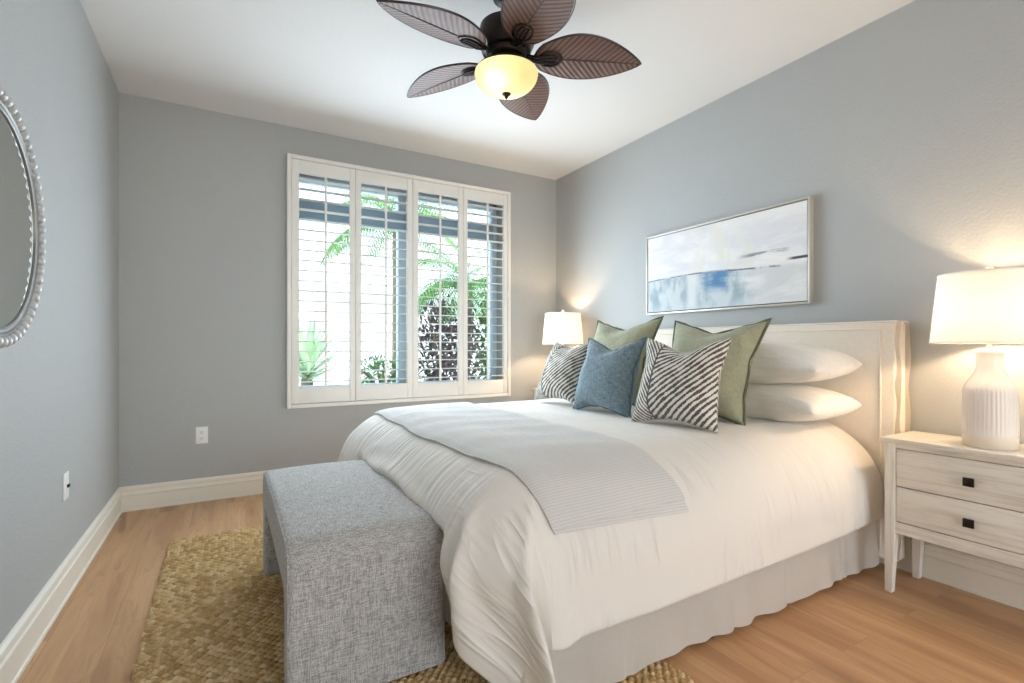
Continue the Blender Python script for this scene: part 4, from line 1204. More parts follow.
0,1,-1,0,0,1,-1,0,1,0,0,-1,0,1,-1,1,-1,0,0,0,1,-1,1,-1,1,-1,0,1,-1,0,1,-1,0,0,1,0,-1,0,0,0,0,1,0,0,-1,1,0,-1,1,60,0,-1,0,1,-1,0,0,0,0,0,0,0,0,0,0,0,0,
0,0,0,0,0,0,0,-1,1,1,-1,0,1,-1,1,-1,0,0,0,1,-1,1,-1,0,0,1,0,0,0,0,-1,0,0,1,-1,0,1,-1,1,-1,0,0,0,1,-1,1,-1,1,0,-1,1,-1,0,0,1,-1,0,1,-1,0,1,0,-1,0,0,1,
0,0,0,0,-1,0,0,1,-1,0,1,-1,60,0,0,0,-1,0,1,-1,1,-1,0,0,0,0,0,0,0,0,0,0,0,0,1,0,0,0,-1,0,0,1,-1,1,-1,0,1,-1,1,-1,1,-1,1,0,0,-1,0,0,0,0,0,1,0,-1,1,0,-1,
1,-1,0,1,0,-1,0,1,-1,1,-1,0,1,-1,0,1,-1,0,1,-1,0,1,-1,0,0,1,-1,0,0,0,0,0,0,0,0,1,-1,0,1,-1,1,59,0,0,0,0,1,-1,0,0,0,0,0,0,0,0,1,0,0,0,0,0,0,-1,0,0,0,0,
0,1,-1,1,-1,0,1,-1,1,-1,1,-1,1,-1,1,-1,1,0,0,0,0,0,-1,0,1,-1,0,1,-1,1,0,-1,0,1,-1,0,1,-1,1,-1,0,0,0,0,1,-1,0,1,-1,0,1,-1,0,0,1,-1,0,0,0,0,0,0,1,-1,0,
1,-1,1,0,60,0,0,0,0,-1,0,1,-1,0,0,0,0,0,1,-1,0,0,0,0,0,0,0,0,0,0,0,0,0,1,-1,0,1,-1,0,0,1,-1,1,-1,1,-1,1,-1,0,0,0,0,0,1,0,-1,0,1,-1,1,-1,0,0,1,-1,1,-1,
0,1,-1,1,-1,0,0,0,0,1,-1,0,1,-1,0,1,-1,0,0,0,0,0,0,0,1,0,-1,0,1,-1,1,-1,0,59,0,0,0,0,0,0,0,0,1,-1,0,0,0,0,0,0,0,0,0,0,0,0,0,0,0,0,-1,1,0,0,1,-1,0,1,
-1,0,0,0,1,-1,1,0,0,0,-1,0,0,1,-1,0,1,0,-1,1,-1,0,0,1,-1,1,-1,1,-1,0,1,-1,0,0,1,0,-1,0,1,-1,0,1,-1,0,1,-1,0,1,-1,0,0,1,-1,0,0,1,-1,1,-1,1,0,60,0,-1,0,
0,1,0,-1,0,0,0,-1,0,1,0,0,1,0,0,0,0,0,0,0,0,0,-1,0,-1,1,1,-1,0,1,-1,1,-1,1,0,-1,1,-1,0,0,0,1,0,0,-1,1,0,-1,0,1,-1,0,1,-1,0,0,0,0,0,1,-1,0,0,0,1,-1,0,
1,-1,0,0,0,0,1,-1,0,1,-1,0,1,0,0,-1,0,0,1,-1,0,0,1,-1,0,59,0,1,0,0,-1,0,0,0,0,0,0,0,-2,1,2,-1,0,0,0,0,0,0,0,0,0,1,0,-1,-1,1,0,1,-1,1,-1,1,-1,0,1,-1,1,
0,0,-1,0,0,0,1,-1,0,1,0,-1,0,1,-1,1,0,0,-1,1,-1,0,1,-1,1,0,-1,1,-1,0,1,-1,1,-1,0,0,1,-1,0,0,0,0,0,0,0,0,0,0,0,1,-1,0,1,0,60,-1,0,0,0,0,0,0,1,-1,0,0,0,
0,-2,0,2,0,0,0,0,0,0,0,0,0,0,0,0,0,-1,2,-1,0,0,0,0,1,-1,0,1,0,-1,0,1,0,-1,0,0,1,0,-1,0,1,0,-1,0,0,0,0,1,-1,1,-1,0,1,-1,0,0,0,1,-1,0,0,0,1,-1,0,0,1,-1,
0,0,0,0,0,0,0,1,-1,0,0,0,0,0,0,59,1,-1,0,0,0,0,0,0,0,0,0,0,0,-1,-2,1,2,0,0,0,0,0,0,1,-1,0,0,0,-1,1,0,0,1,-1,1,-1,0,1,0,-1,0,1,0,-1,0,1,0,0,-1,0,1,0,
-1,0,1,-1,1,-1,1,-1,1,-1,1,0,-1,0,0,1,0,-1,1,-1,0,0,0,1,0,-1,0,0,-1,1,0,0,0,0,0,0,0,1,-1,1,-1,0,0,60,-1,1,-1,0,0,0,0,0,0,0,1,-1,0,0,0,-3,2,2,0,0,-1,1,
0,-1,1,0,0,-1,0,0,-1,2,-1,0,0,1,0,-1,0,1,0,0,-1,1,0,-1,0,0,1,0,-1,0,0,1,-1,0,0,1,-1,0,0,0,0,0,1,-1,1,-1,0,1,-1,0,0,0,0,0,0,0,-1,-1,2,0,0,0,0,0,1,-1,0,
0,0,0,1,0,0,59,0,0,0,0,0,0,1,-1,0,0,0,0,0,1,-1,-1,-4,3,2,0,1,-1,0,0,0,0,0,1,0,-2,1,0,0,1,-1,0,0,1,0,0,0,-1,1,-1,0,1,0,0,0,0,0,0,0,-1,0,1,-1,0,1,0,-1,
1,0,-1,0,1,-1,1,-1,0,0,0,0,1,0,-1,0,-1,-1,2,0,0,0,0,0,0,0,0,0,0,1,-1,0,0,0,59,0,0,1,0,0,0,-1,0,0,0,-1,1,0,0,0,0,0,-6,4,2,0,-1,1,0,0,0,0,0,0,0,-1,1,1,
-1,0,1,-1,0,0,0,0,1,-1,1,-1,0,0,0,0,0,0,0,0,0,0,1,0,0,-1,0,0,0,0,1,-1,0,0,0,1,-1,-1,1,1,-1,0,1,-3,0,2,0,1,-1,0,0,0,1,-1,0,1,-1,0,0,0,0,0,59,0,0,0,0,0,
0,0,0,0,0,0,-1,1,-1,1,0,0,0,-5,3,2,0,-1,1,1,0,-1,0,0,0,0,-1,1,0,1,-1,1,0,0,0,0,0,0,-1,1,-1,0,1,0,0,0,0,0,0,0,-1,0,0,0,1,0,-1,0,0,0,0,1,0,-1,-1,1,0,0,
0,0,-2,0,2,0,0,0,0,0,0,0,0,0,0,0,0,0,1,-1,0,0,59,1,-1,0,0,0,0,0,0,0,0,0,0,0,0,0,1,-1,0,-1,-4,3,2,-1,0,0,1,1,0,-1,1,-1,0,0,1,-1,0,0,0,0,0,1,-1,0,1,-1,
1,0,-1,0,0,0,0,0,0,1,-1,0,1,0,-1,0,1,0,-1,1,-1,0,0,-1,0,1,0,0,0,-2,-1,3,0,0,1,-1,0,0,0,0,0,0,0,0,0,0,0,1,-1,1,59,0,0,0,0,0,0,0,0,0,0,0,0,0,0,-1,0,1,0,
0,-2,-3,4,2,-2,0,1,0,0,1,-1,0,0,0,0,1,-1,0,0,0,1,0,0,0,-1,1,-1,0,1,0,0,-1,0,0,1,-1,0,1,-1,0,0,1,-1,0,1,-1,1,0,-2,1,0,0,0,0,-2,-1,3,0,0,0,0,0,0,0,0,0,
0,0,1,-1,1,-1,0,0,1,-2,59,0,1,-1,0,0,0,0,0,0,0,0,0,-1,0,0,0,0,1,0,0,-2,-2,2,1,0,0,0,1,0,0,1,-1,0,0,-1,2,0,-1,1,-1,0,0,0,0,0,1,0,-1,1,-1,1,0,-1,0,1,-1,
0,0,0,1,-1,1,-1,1,-1,0,0,0,-2,2,-1,1,-2,0,2,-1,1,0,0,0,0,0,0,0,0,0,0,0,0,0,0,0,0,0,1,59,0,0,0,0,0,0,0,0,0,0,0,0,0,0,0,-1,-1,1,0,1,0,-2,-1,2,-1,-1,3,
-1,1,-1,0,0,1,-1,0,1,-1,1,0,-1,-1,2,0,0,0,0,0,0,0,0,0,0,0,0,0,1,-1,1,-1,0,1,-2,1,-2,1,-1,0,-1,3,-1,0,0,-1,2,-1,1,-1,1,0,-1,1,0,0,0,1,-1,0,0,0,0,1,-1,
0,0,0,59,0,0,1,-1,0,0,0,0,0,0,1,-1,0,0,0,0,0,-3,0,1,1,0,-1,-1,1,0,-2,1,0,2,0,0,-2,1,1,-2,1,0,-1,1,0,-1,1,1,0,0,0,0,-1,1,0,0,1,-1,-1,1,1,-1,1,-1,-1,1,
-1,0,0,1,-1,2,-1,0,0,-2,2,-1,1,0,1,0,0,0,0,0,0,1,-1,0,1,-1,1,-1,0,0,0,0,0,2364,57,56,54,32,26,25,26,26,26,37,43,38,-11,-46,-55,-33,38,55,53,52,56,58,
56,57,42,52,57,58,58,58,58,59,58,59,58,59,58,58,58,58,57,58,57,58,58,58,58,58,58,58,58,58,59,58,58,58,59,58,58,58,58,58,57,58,58,57,57,57,57,56,55,53,
53,52,53,46,20,28,47,37,23,30,50,19,-6,-3,15,36,49,44,45,48,49,44,49,-11,-1,-3,-11,0,4,2,-3,-1,0,-7,-5,6,26,15,1,-5,-10,1,-2,0,0,-2,1,-1,7,-2,0,-1,-1,
0,1,-1,1,0,0,-1,1,0,0,0,1,0,1,1,0,0,0,1,0,0,1,0,-1,1,0,1,-1,0,0,0,0,0,0,0,-1,0,-1,0,0,1,1,1,0,-1,0,-1,-1,10,0,-2,-2,11,-6,-13,-2,6,16,10,-1,0,1,1,-7,
-14,-38,-9,-7,-10,-2,2,1,4,2,-3,-2,-3,-6,-3,21,23,5,-6,-9,-2,0,0,0,0,-2,1,3,2,-1,-3,1,0,-1,2,0,-1,1,1,-1,0,0,1,0,1,1,-1,1,0,1,-1,1,1,-1,1,1,-1,1,-1,1,
0,1,-1,-1,0,0,-1,-1,0,1,-2,1,0,1,2,0,-1,-1,-1,8,-3,5,-8,11,3,-13,-11,5,15,12,3,-3,3,1,-4,-14,-21,-21,-22,-6,-2,-3,6,4,-2,5,4,-5,-3,-3,-8,7,28,14,-6,
-10,-2,0,0,0,0,-1,0,2,1,5,-5,0,-1,0,-2,0,2,1,0,0,0,0,0,1,0,-2,2,0,1,0,2,0,0,1,-1,1,0,0,1,-1,1,-1,1,2,1,-2,-3,-2,1,0,0,-1,1,0,1,2,-1,-1,2,-4,9,1,-2,4,
2,-18,0,9,18,6,-2,0,1,-1,-14,-21,-23,-15,-33,-2,1,3,0,3,6,0,2,7,-4,-7,-5,-5,19,27,-1,-13,-2,0,0,0,1,-1,-2,-13,-20,21,12,-5,2,2,1,2,0,0,1,1,0,1,0,-1,0,
3,-1,-1,0,0,0,1,1,1,1,-2,3,1,1,1,0,-4,0,-3,12,-3,-6,-1,-2,-2,2,0,0,0,1,2,3,-4,-2,2,8,0,-1,7,-11,-12,5,20,10,-1,-1,3,-3,-15,-24,-23,-11,-4,-34,-1,-1,2,
2,1,4,4,2,2,5,-1,-8,-8,1,35,9,-17,-6,2,3,1,1,-1,-1,-13,-13,-20,34,7,2,1,1,1,1,0,2,-1,-1,2,2,-3,1,1,-1,7,-2,1,-3,1,1,-1,0,0,-2,-1,3,5,2,-7,-14,8,24,-5,
-7,-8,0,0,-1,0,0,0,-1,1,4,-1,-5,12,0,-3,4,4,-15,0,8,17,3,-1,1,0,-15,-27,-24,-11,-2,1,-36,1,0,-2,2,3,0,4,5,2,3,6,-2,-9,-10,16,30,-12,-1,-5,3,-1,-1,3,0,
2,3,-44,19,14,3,-1,0,-2,-4,4,0,8,-2,3,6,3,-9,-3,1,1,9,-3,1,-3,-4,3,-3,-3,6,-17,9,3,2,16,36,1,-38,-3,-3,-9,-2,0,1,0,-1,0,1,-1,1,3,0,6,4,-9,12,-8,-16,
-2,32,6,-1,-1,2,-13,-29,-26,-9,-1,-1,2,-15,-16,-4,0,-2,2,4,1,-1,4,3,4,10,-2,-10,-10,37,4,-10,-1,0,1,-1,0,1,9,-3,29,-19,-7,-5,-3,3,2,0,-3,-2,-6,6,-5,
-3,2,9,4,-3,-5,-4,7,-2,-3,-3,8,2,2,-4,23,-13,-16,2,-6,-10,18,6,-10,-5,5,1,2,0,0,1,0,-1,1,0,3,2,5,-2,2,5,-21,-2,31,5,-3,1,2,-16,-33,-25,-4,-1,1,1,3,16,
-25,-19,-6,-1,-2,1,4,3,-5,1,3,5,13,0,-12,13,28,-18,0,0,-1,0,0,1,15,19,8,-29,-6,-1,1,-3,-2,4,-1,0,-5,-2,1,-2,0,-1,-1,4,0,-1,-4,5,4,4,-10,0,4,-2,-5,1,6,
-7,0,-15,-21,17,10,0,12,2,1,0,1,-1,1,0,0,0,4,2,3,-4,3,-2,-17,31,8,1,-2,0,-13,-36,-25,-3,0,0,5,13,19,40,-20,-24,-24,-6,-1,-2,2,6,2,-5,-3,2,6,16,-4,-7,
39,-21,8,-5,2,-2,2,-1,1,16,-1,-8,-2,-1,0,0,-1,-2,-1,-1,3,-1,-2,-1,1,1,-1,0,-1,-2,-1,-2,0,1,-1,1,-2,0,-3,-2,1,0,0,2,-11,-27,17,23,5,1,0,1,0,0,0,0,0,1,
-1,5,1,3,-1,-27,43,4,2,-9,6,-7,-45,-23,-2,0,3,14,22,22,16,50,-1,-16,-25,-28,-13,-2,-2,2,10,-3,-1,-1,-2,6,8,2,7,31,-19,-3,-4,4,-1,3,-1,1,4,-1,-1,1,0,
-2,-1,-1,-1,0,1,1,1,-2,-1,-1,-1,-1,0,0,0,1,0,0,1,0,-1,0,0,0,0,-1,1,0,0,3,-3,3,-1,0,0,0,-1,1,0,1,-1,0,1,3,-2,-2,-2,16,5,-6,0,12,-14,-46,-15,2,5,17,23,
21,13,8,7,41,2,5,-7,-26,-30,-17,-3,-2,4,8,-3,3,1,-3,16,-1,-1,18,-3,0,-1,-1,0,-1,3,0,-1,1,0,0,0,0,0,0,0,0,-1,0,0,0,-1,0,0,0,-1,0,0,-1,0,0,-2,0,0,-1,1,
1,0,1,-1,0,5,-1,0,-1,0,0,0,0,0,0,0,0,0,0,0,2,1,-1,-4,19,-6,4,8,-11,-44,-18,7,20,22,22,11,7,6,1,-2,34,0,1,10,2,-22,-36,-18,-5,-2,8,6,-1,2,-1,4,8,6,-5,
14,-7,3,-1,0,0,0,1,0,0,0,0,0,0,0,0,0,0,0,0,0,-1,0,0,0,0,-1,0,0,0,-1,0,0,-1,1,0,0,-1,0,0,1,1,-1,3,-1,0,1,-1,0,0,1,0,-1,0,1,0,-1,1,5,-9,15,1,-11,16,-1,
-53,-10,27,36,11,6,2,7,2,-1,-1,-2,40,-1,-2,-6,5,11,-6,-36,-28,-9,7,7,-1,1,4,-3,6,1,8,-1,10,-7,-2,1,0,0,1,1,-1,0,0,0,0,0,1,0,-1,1,-1,0,1,-1,0,0,-1,1,
-1,0,0,0,-1,1,0,-1,0,0,0,1,0,-1,0,2,0,1,0,-1,1,0,0,-1,0,1,0,0,-2,2,3,-3,9,-2,-9,19,-13,-47,19,38,19,-1,3,5,0,-1,-2,-7,-6,-7,37,9,3,-1,-7,-4,-1,1,-19,
-37,-10,8,0,4,2,2,1,-1,6,2,-2,5,1,0,0,1,0,0,0,0,0,0,1,0,-1,0,1,-1,1,-1,0,0,0,-1,1,-1,1,-1,0,0,1,-1,0,0,0,0,1,-1,0,1,0,1,0,0,-1,1,0,0,0,0,0,0,0,0,1,0,
0,0,5,-3,6,-10,-27,26,28,2,-3,1,5,2,-2,-8,-12,-2,-3,-5,-14,9,13,14,13,8,5,-5,-4,-1,-45,-18,14,2,-5,4,-1,0,1,5,2,2,0,0,1,-1,0,0,1,0,0,1,-1,0,0,1,-1,0,
0,0,0,0,0,0,0,0,-1,1,-1,1,-1,0,1,0,0,0,-1,1,0,0,0,0,0,0,1,0,0,0,0,1,0,-1,0,0,1,1,-1,4,-3,2,2,-30,32,8,-4,6,2,0,0,-5,-6,-4,0,-2,2,10,-41,0,1,3,4,2,3,
26,23,15,9,-29,-33,3,9,-4,2,0,-1,1,3,0,2,1,0,1,0,0,0,0,0,-1,1,0,0,0,0,0,0,0,0,0,-1,1,-1,1,0,-1,1,-1,1,0,-1,1,0,0,0,0,0,0,0,0,0,0,1,0,0,0,0,0,0,1,0,0,
0,0,1,-1,2,-2,-21,33,-4,2,4,0,1,-1,-2,0,-4,0,10,6,10,9,-44,3,0,-3,0,6,11,-2,2,8,23,25,-2,-37,-1,7,-1,0,0,0,1,1,1,0,0,0,1,0,0,0,1,0,-1,1,0,0,0,0,0,0,0,
0,0,0,0,-1,1,0,0,0,-1,1,0,-1,1,0,0,0,0,0,0,1,0,0,-1,0,0,0,1,0,0,0,0,1,0,0,0,0,0,-7,15,0,1,1,0,1,-1,-1,1,-4,7,11,8,11,5,3,-40,0,1,5,7,10,12,1,-3,-2,-5,
-1,20,18,-28,-6,7,1,-1,1,0,1,0,1,0,0,0,0,1,0,-1,1,0,0,0,-1,1,0,0,0,-1,1,0,0,0,0,0,0,-1,1,0,0,0,0,0,0,0,0,0,0,0,0,0,0,0,1,0,0,-1,1,0,0,1,-1,0,1,0,0,-4,
7,2,0,1,1,4,-7,0,3,4,14,12,9,4,0,1,0,-25,3,4,4,2,-2,-1,4,4,-1,3,0,-5,5,14,-5,-8,1,2,-1,-1,0,2,0,0,1,-1,1,-1,1,0,0,0,-1,1,0,0,0,0,0,0,0,0,-1,1,0,0,0,0,
0,0,-1,1,0,0,0,0,0,0,0,1,-1,0,0,1,-1,0,1,0,-1,1,0,0,0,1,0,0,-1,1,1,0,1,0,1,0,11,8,9,11,5,1,0,-1,-1,-2,-2,8,3,2,-2,-1,-2,-7,-4,-1,0,0,0,1,0,4,4,0,-3,
-2,0,-1,0,0,0,0,0,1,-1,1,-1,1,-1,1,0,0,0,0,0,-1,1,0,0,0,0,0,0,0,0,0,0,0,0,0,0,0,0,0,0,0,0,0,0,0,1,-1,0,1,-1,0,1,-1,1,0,0,1,0,-1,-1,1,-1,0,-1,-2,-2,-1,
2,6,5,2,2,1,-3,-3,-2,-3,-2,27,-5,-1,0,-7,-8,-3,-2,-2,1,0,1,1,0,2,-1,-1,1,-1,0,0,-2,-1,0,1,0,-1,1,0,0,0,0,0,0,0,0,0,0,0,0,0,0,0,0,0,0,-1,1,0,0,0,0,0,0,
0,0,0,0,0,0,0,0,0,0,0,0,0,0,1,-1,1,-1,0,1,-1,-1,-1,-1,0,2,2,3,4,3,3,-3,-12,-11,-11,-8,-5,-4,-1,-2,0,1,13,1,-8,-4,0,-1,-1,0,2,-2,0,1,0,0,0,1,0,-1,1,0,
0,0,-1,-1,0,0,1,-1,0,0,0,0,0,0,0,0,0,0,0,0,0,0,0,0,0,0,0,0,0,0,0,0,0,0,-1,1,0,0,0,0,0,0,0,0,0,0,0,0,0,0,0,0,0,0,-1,-2,0,1,0,-1,-2,-4,-2,-3,-3,-8,-6,
-2,-6,-5,-2,1,-1,1,1,-3,0,-1,3,-4,0,3,-1,1,0,0,0,-1,1,0,0,0,0,1,-1,0,0,1,-1,0,-1,0,0,0,0,0,0,0,0,0,0,0,0,0,1,-1,0,0,0,0,0,0,0,0,0,-1,1,0,0,0,0,0,0,-1,
1,0,0,0,0,0,0,0,0,0,-1,1,-1,1,-1,-1,0,1,0,-1,0,0,0,1,0,1,2,4,1,-3,-4,-8,-11,-8,-5,-3,-2,-1,2,-8,-1,8,-4,-1,4,0,-2,2,1,0,-1,1,1,-1,0,0,1,-1,0,0,0,0,0,
0,-1,1,-1,1,-1,1,-1,1,-1,0,0,0,0,0,0,0,0,0,0,0,0,0,0,0,0,0,0,0,0,0,0,0,0,0,-1,1,0,-1,1,0,-1,1,0,-1,1,-1,0,0,0,-1,1,0,0,0,-1,1,0,0,-9,1,11,-6,3,4,-4,
-9,-2,-7,-6,-1,-9,6,0,-5,7,3,-3,1,2,-1,-1,1,0,0,-1,1,1,-1,-1,1,0,0,0,0,0,-1,1,-1,1,-1,0,0,0,0,0,1,-1,0,0,0,0,0,0,0,0,0,0,0,0,0,0,0,-1,1,0,0,0,0,0,0,0,
0,0,0,0,0,0,-1,1,0,-1,0,1,0,-1,0,-1,1,0,0,0,0,-1,-1,5,-1,-7,10,-3,-3,4,-2,-10,1,-2,-7,-3,-1,2,1,-2,1,3,-1,0,0,1,0,0,0,0,0,-1,1,0,0,0,-1,0,0,0,1,-1,0,
0,0,1,-1,1,-1,0,0,0,0,0,0,1,-1,0,1,-1,0,0,0,0,0,0,0,0,0,0,-1,1,0,-1,1,0,-1,1,0,-1,1,0,0,-1,1,0,0,-1,0,0,1,0,-1,0,0,1,-1,0,1,-1,0,0,-2,4,0,-3,3,-1,-7,
-1,0,6,-4,-2,4,-2,-3,1,0,-1,2,-1,0,0,1,0,-1,1,-1,1,0,-1,1,0,0,0,-1,1,0,-1,1,-1,0,0,0,1,-1,0,1,-1,0,0,0,0,0,0,0,1,-1,0,0,0,0,0,0,0,0,0,0,0,0,0,0,-1,1,
0,-1,0,1,0,-1,0,0,0,0,0,0,0,1,-1,0,0,0,1,-1,0,1,1,-2,-2,5,-2,-2,3,-2,-5,0,-4,7,0,-6,4,1,-3,1,2,-2,0,0,0,0,0,1,0,0,0,0,0,0,0,0,0,0,-1,1,0,-1,0,1,-1,0,
0,0,0,0,0,0,0,0,0,0,0,0,0,0,0,0,0,0,0,0,0,0,0,0,0,-1,1,0,0,-1,1,0,0,-1,0,0,1,0,0,0,0,-1,0,0,1,-1,0,1,-1,1,0,-1,-2,3,1,-5,6,-1,-4,2,0,-6,-2,-3,3,4,-4,
1,2,0,-2,1,1,0,0,0,0,0,-1,1,-1,0,1,-1,0,0,0,1,0,-1,0,1,0,-1,0,1,-1,0,1,-1,0,1,-1,0,0,0,0,0,0,0,0,0,0,0,0,0,0,0,-1,1,0,0,-1,1,0,0,-1,1,0,0,0,0,-1,0,0,
0,0,1,0,-1,0,1,0,-1,1,-1,0,1,0,-1,0,2,-3,2,3,-5,-1,2,-3,0,-2,3,2,-1,2,-1,1,0,-1,0,0,0,0,0,1,-1,1,0,0,0,0,0,0,-1,0,1,0,-1,0,1,0,-1,0,1,-1,0,0,0,0,0,1,
-1,0,0,0,0,0,0,0,0,0,-1,1,0,0,-1,1,0,0,-1,1,0,0,-1,0,0,1,0,0,0,0,-1,1,-1,0,1,0,0,-1,1,-1,1,0,0,1,-1,0,0,0,-1,-1,3,-2,-2,-8,6,3,-5,3,3,-3,1,0,0,0,0,1,
0,0,0,0,0,0,-1,0,1,0,0,0,0,0,-1,0,1,0,-1,0,0,1,-1,0,0,1,-1,0,0,0,0,0,0,0,0,0,0,0,0,0,0,0,0,0,0,-1,1,0,0,-1,0,1,0,0,0,-1,0,0,0,0,1,-1,1,0,0,-1,0,1,-1,
1,-1,1,0,-1,1,0,-1,1,1,-3,1,1,-3,2,-5,1,5,-3,-2,3,-1,-1,1,1,-1,0,0,0,0,0,0,0,1,0,-1,0,0,0,0,1,0,0,-1,0,0,1,0,-1,0,0,1,-1,0,0,1,-1,0,0,1,-1,0,0,0,0,0,
0,0,0,0,0,0,0,0,0,0,0,0,-1,0,0,1,0,0,0,0,0,-1,1,-1,0,0,1,0,0,0,0,0,-1,0,2,-1,0,1,-2,0,4,-4,-1,3,0,2,-3,-1,2,1,-1,0,2,-2,0,1,-1,1,0,0,0,0,0,0,0,0,0,0,
0,0,-1,0,0,1,0,0,-1,0,0,1,0,-1,0,0,1,-1,0,0,0,0,0,0,0,0,0,0,0,0,-1,1,0,0,0,-1,0,1,0,0,0,0,0,-1,0,0,0,0,0,1,-1,1,0,0,0,-1,0,1,-1,1,0,0,-1,1,-1,0,2,-1,
-3,4,-1,-3,-2,3,1,-3,1,0,-1,1,0,1,-1,1,0,-1,0,0,0,1,0,-1,0,0,1,-1,1,0,0,0,0,-1,0,0,0,1,0,-1,0,0,0,1,-1,0,0,0,0,0,0,0,0,0,0,0,0,0,0,-1,1,0,0,0,0,-1,0,
0,1,0,0,0,0,0,0,0,0,0,0,-1,1,-1,0,1,0,-1,1,-1,1,0,-1,1,1,-1,0,0,0,-1,1,0,5,-6,1,4,-3,-2,2,0,-2,1,0,0,0,0,1,0,0,-1,0,1,0,0,-1,1,-1,0,0,0,0,0,1,0,0,-1,
0,0,0,1,0,-1,0,0,0,0,1,-1,0,0,0,0,0,0,0,0,0,0,-1,1,0,0,0,0,0,0,-1,0,0,0,0,0,0,0,0,0,0,1,-1,1,0,0,0,0,0,0,-1,1,1,-2,0,2,-2,0,3,-3,-1,3,-2,4,-1,-3,2,1,
-2,1,1,-1,0,0,1,0,-1,0,0,1,0,-1,0,1,0,0,0,0,0,0,0,0,-1,0,0,0,0,1,0,-1,0,0,0,0,0,1,-1,0,0,0,0,0,-1,1,0,0,0,0,0,-1,0,1,0,0,0,0,0,0,0,0,0,0,0,0,0,0,0,-1,
1,0,0,-1,0,0,0,1,0,-1,0,1,0,-1,2,0,-4,4,0,-4,1,-1,1,-1,0,0,1,-1,0,0,1,-1,0,0,1,0,0,-1,0,1,0,-1,0,0,0,0,0,0,0,0,0,1,0,0,0,-1,0,0,0,0,0,1,0,-1,0,0,0,0,
0,0,0,0,0,0,0,0,0,0,0,-1,0,0,0,0,1,0,0,0,0,0,0,0,-1,0,1,0,-1,0,0,1,0,0,0,0,0,0,0,0,0,0,0,0,2,-3,1,1,3,-3,-1,4,-3,0,0,0,0,1,-1,1,-1,0,0,0,0,1,0,0,-1,1,
0,0,0,0,0,0,0,0,0,-1,0,0,0,0,0,0,0,1,0,-1,0,0,0,0,0,0,0,0,0,0,0,0,0,0,0,0,0,0,0,0,0,0,-1,0,0,0,0,0,0,0,1,0,-1,1,0,0,0,-1,1,0,0,0,0,0,1,-1,0,0,-1,0,1,
0,-1,1,-3,5,-1,-4,4,0,-2,1,0,-1,2,0,0,0,0,-1,1,-1,1,-1,1,-1,1,-1,0,0,0,0,0,0,0,1,0,0,0,0,0,0,0,-1,0,0,0,0,0,0,0,0,0,0,0,0,-1,1,0,0,0,0,0,0,0,0,0,0,0,
0,0,0,0,0,0,0,0,-1,1,-1,1,-1,0,1,-1,0,0,0,1,0,-2,2,0,0,1,0,-3,3,0,-3,2,-2,1,1,-3,0,2,-1,0,1,-1,-1,1,0,0,1,-1,1,-1,1,0,0,-1,1,0,0,0,0,0,0,0,-1,0,0,0,0,
0,0,0,0,0,0,0,0,0,0,0,0,0,0,0,-1,1,-1,0,0,0,0,0,1,-1,0,1,-1,0,0,0,0,0,0,0,0,0,1,-1,1,-1,1,0,0,0,0,0,0,0,0,0,0,0,0,-1,1,2,-4,1,3,2,-2,-1,1,1,-1,0,0,1,
0,-1,1,0,0,0,-1,1,0,0,-1,0,1,0,0,0,0,0,-1,1,0,-1,1,0,-1,1,-1,0,1,-1,0,0,0,0,0,0,0,0,0,0,0,0,0,0,0,0,0,0,0,0,-1,1,0,-1,1,0,0,0,0,0,0,0,0,0,0,0,-1,1,0,
-1,0,0,1,0,0,-1,0,2,-2,1,0,0,-1,0,2,-1,-1,-2,3,0,-3,2,1,-2,1,0,-1,1,1,-1,0,0,1,0,-1,0,1,0,-1,0,0,0,0,0,1,-1,0,1,-1,0,1,-1,1,0,-1,1,0,0,0,0,0,0,0,-1,0,
0,0,0,0,0,0,0,0,0,0,0,0,0,0,0,0,0,0,0,0,-1,0,0,0,0,0,0,1,-1,0,1,0,0,-1,0,0,2,-1,-1,2,-1,0,1,0,-3,2,0,-1,2,-3,1,3,-4,0,2,-1,-1,2,0,-1,1,0,-1,0,0,0,1,0,
0,0,0,0,0,0,0,0,0,0,0,0,0,-1,0,0,0,0,0,0,0,0,0,0,0,0,1,-1,0,0,0,0,0,0,0,0,0,0,0,0,0,-1,0,0,0,0,0,0,1,0,0,0,0,-1,1,-1,1,0,0,-1,1,0,0,0,-1,1,0,-1,1,0,
-1,0,4,-4,0,3,0,1,-1,-1,2,0,-1,1,0,-1,0,0,0,0,1,0,0,0,0,-1,0,0,1,-1,0,0,0,0,0,0,0,0,0,1,0,0,0,0,0,0,0,-1,0,0,0,0,0,0,0,0,0,0,0,0,0,0,-1,0,0,0,0,1,0,0,
0,0,0,0,0,-1,0,0,0,1,-1,1,-1,0,0,1,-1,0,1,-1,0,1,0,0,0,0,1,-1,-1,2,0,-3,-1,1,1,-2,1,0,0,0,0,0,0,0,0,0,1,-1,0,1,-1,1,0,0,-1,1,0,0,0,0,0,0,0,0,0,0,0,-1,
0,0,0,0,0,1,0,0,-1,0,0,0,0,0,0,0,0,0,-1,0,1,0,0,0,0,0,0,-1,0,0,0,0,0,1,0,0,0,-1,1,-1,1,0,0,-1,1,0,-1,1,1,-1,-1,1,0,0,0,1,-2,1,0,0,2,-2,-1,3,-2,-1,2,
-1,0,1,0,0,0,0,-1,1,0,-1,1,0,0,0,0,0,0,0,0,0,0,-1,0,0,0,0,0,1,0,0,0,0,-1,0,0,0,1,-1,-1,1,0,0,0,0,-1,0,1,0,0,0,0,0,-1,0,0,1,0,0,0,0,0,-1,0,0,0,1,-1,1,
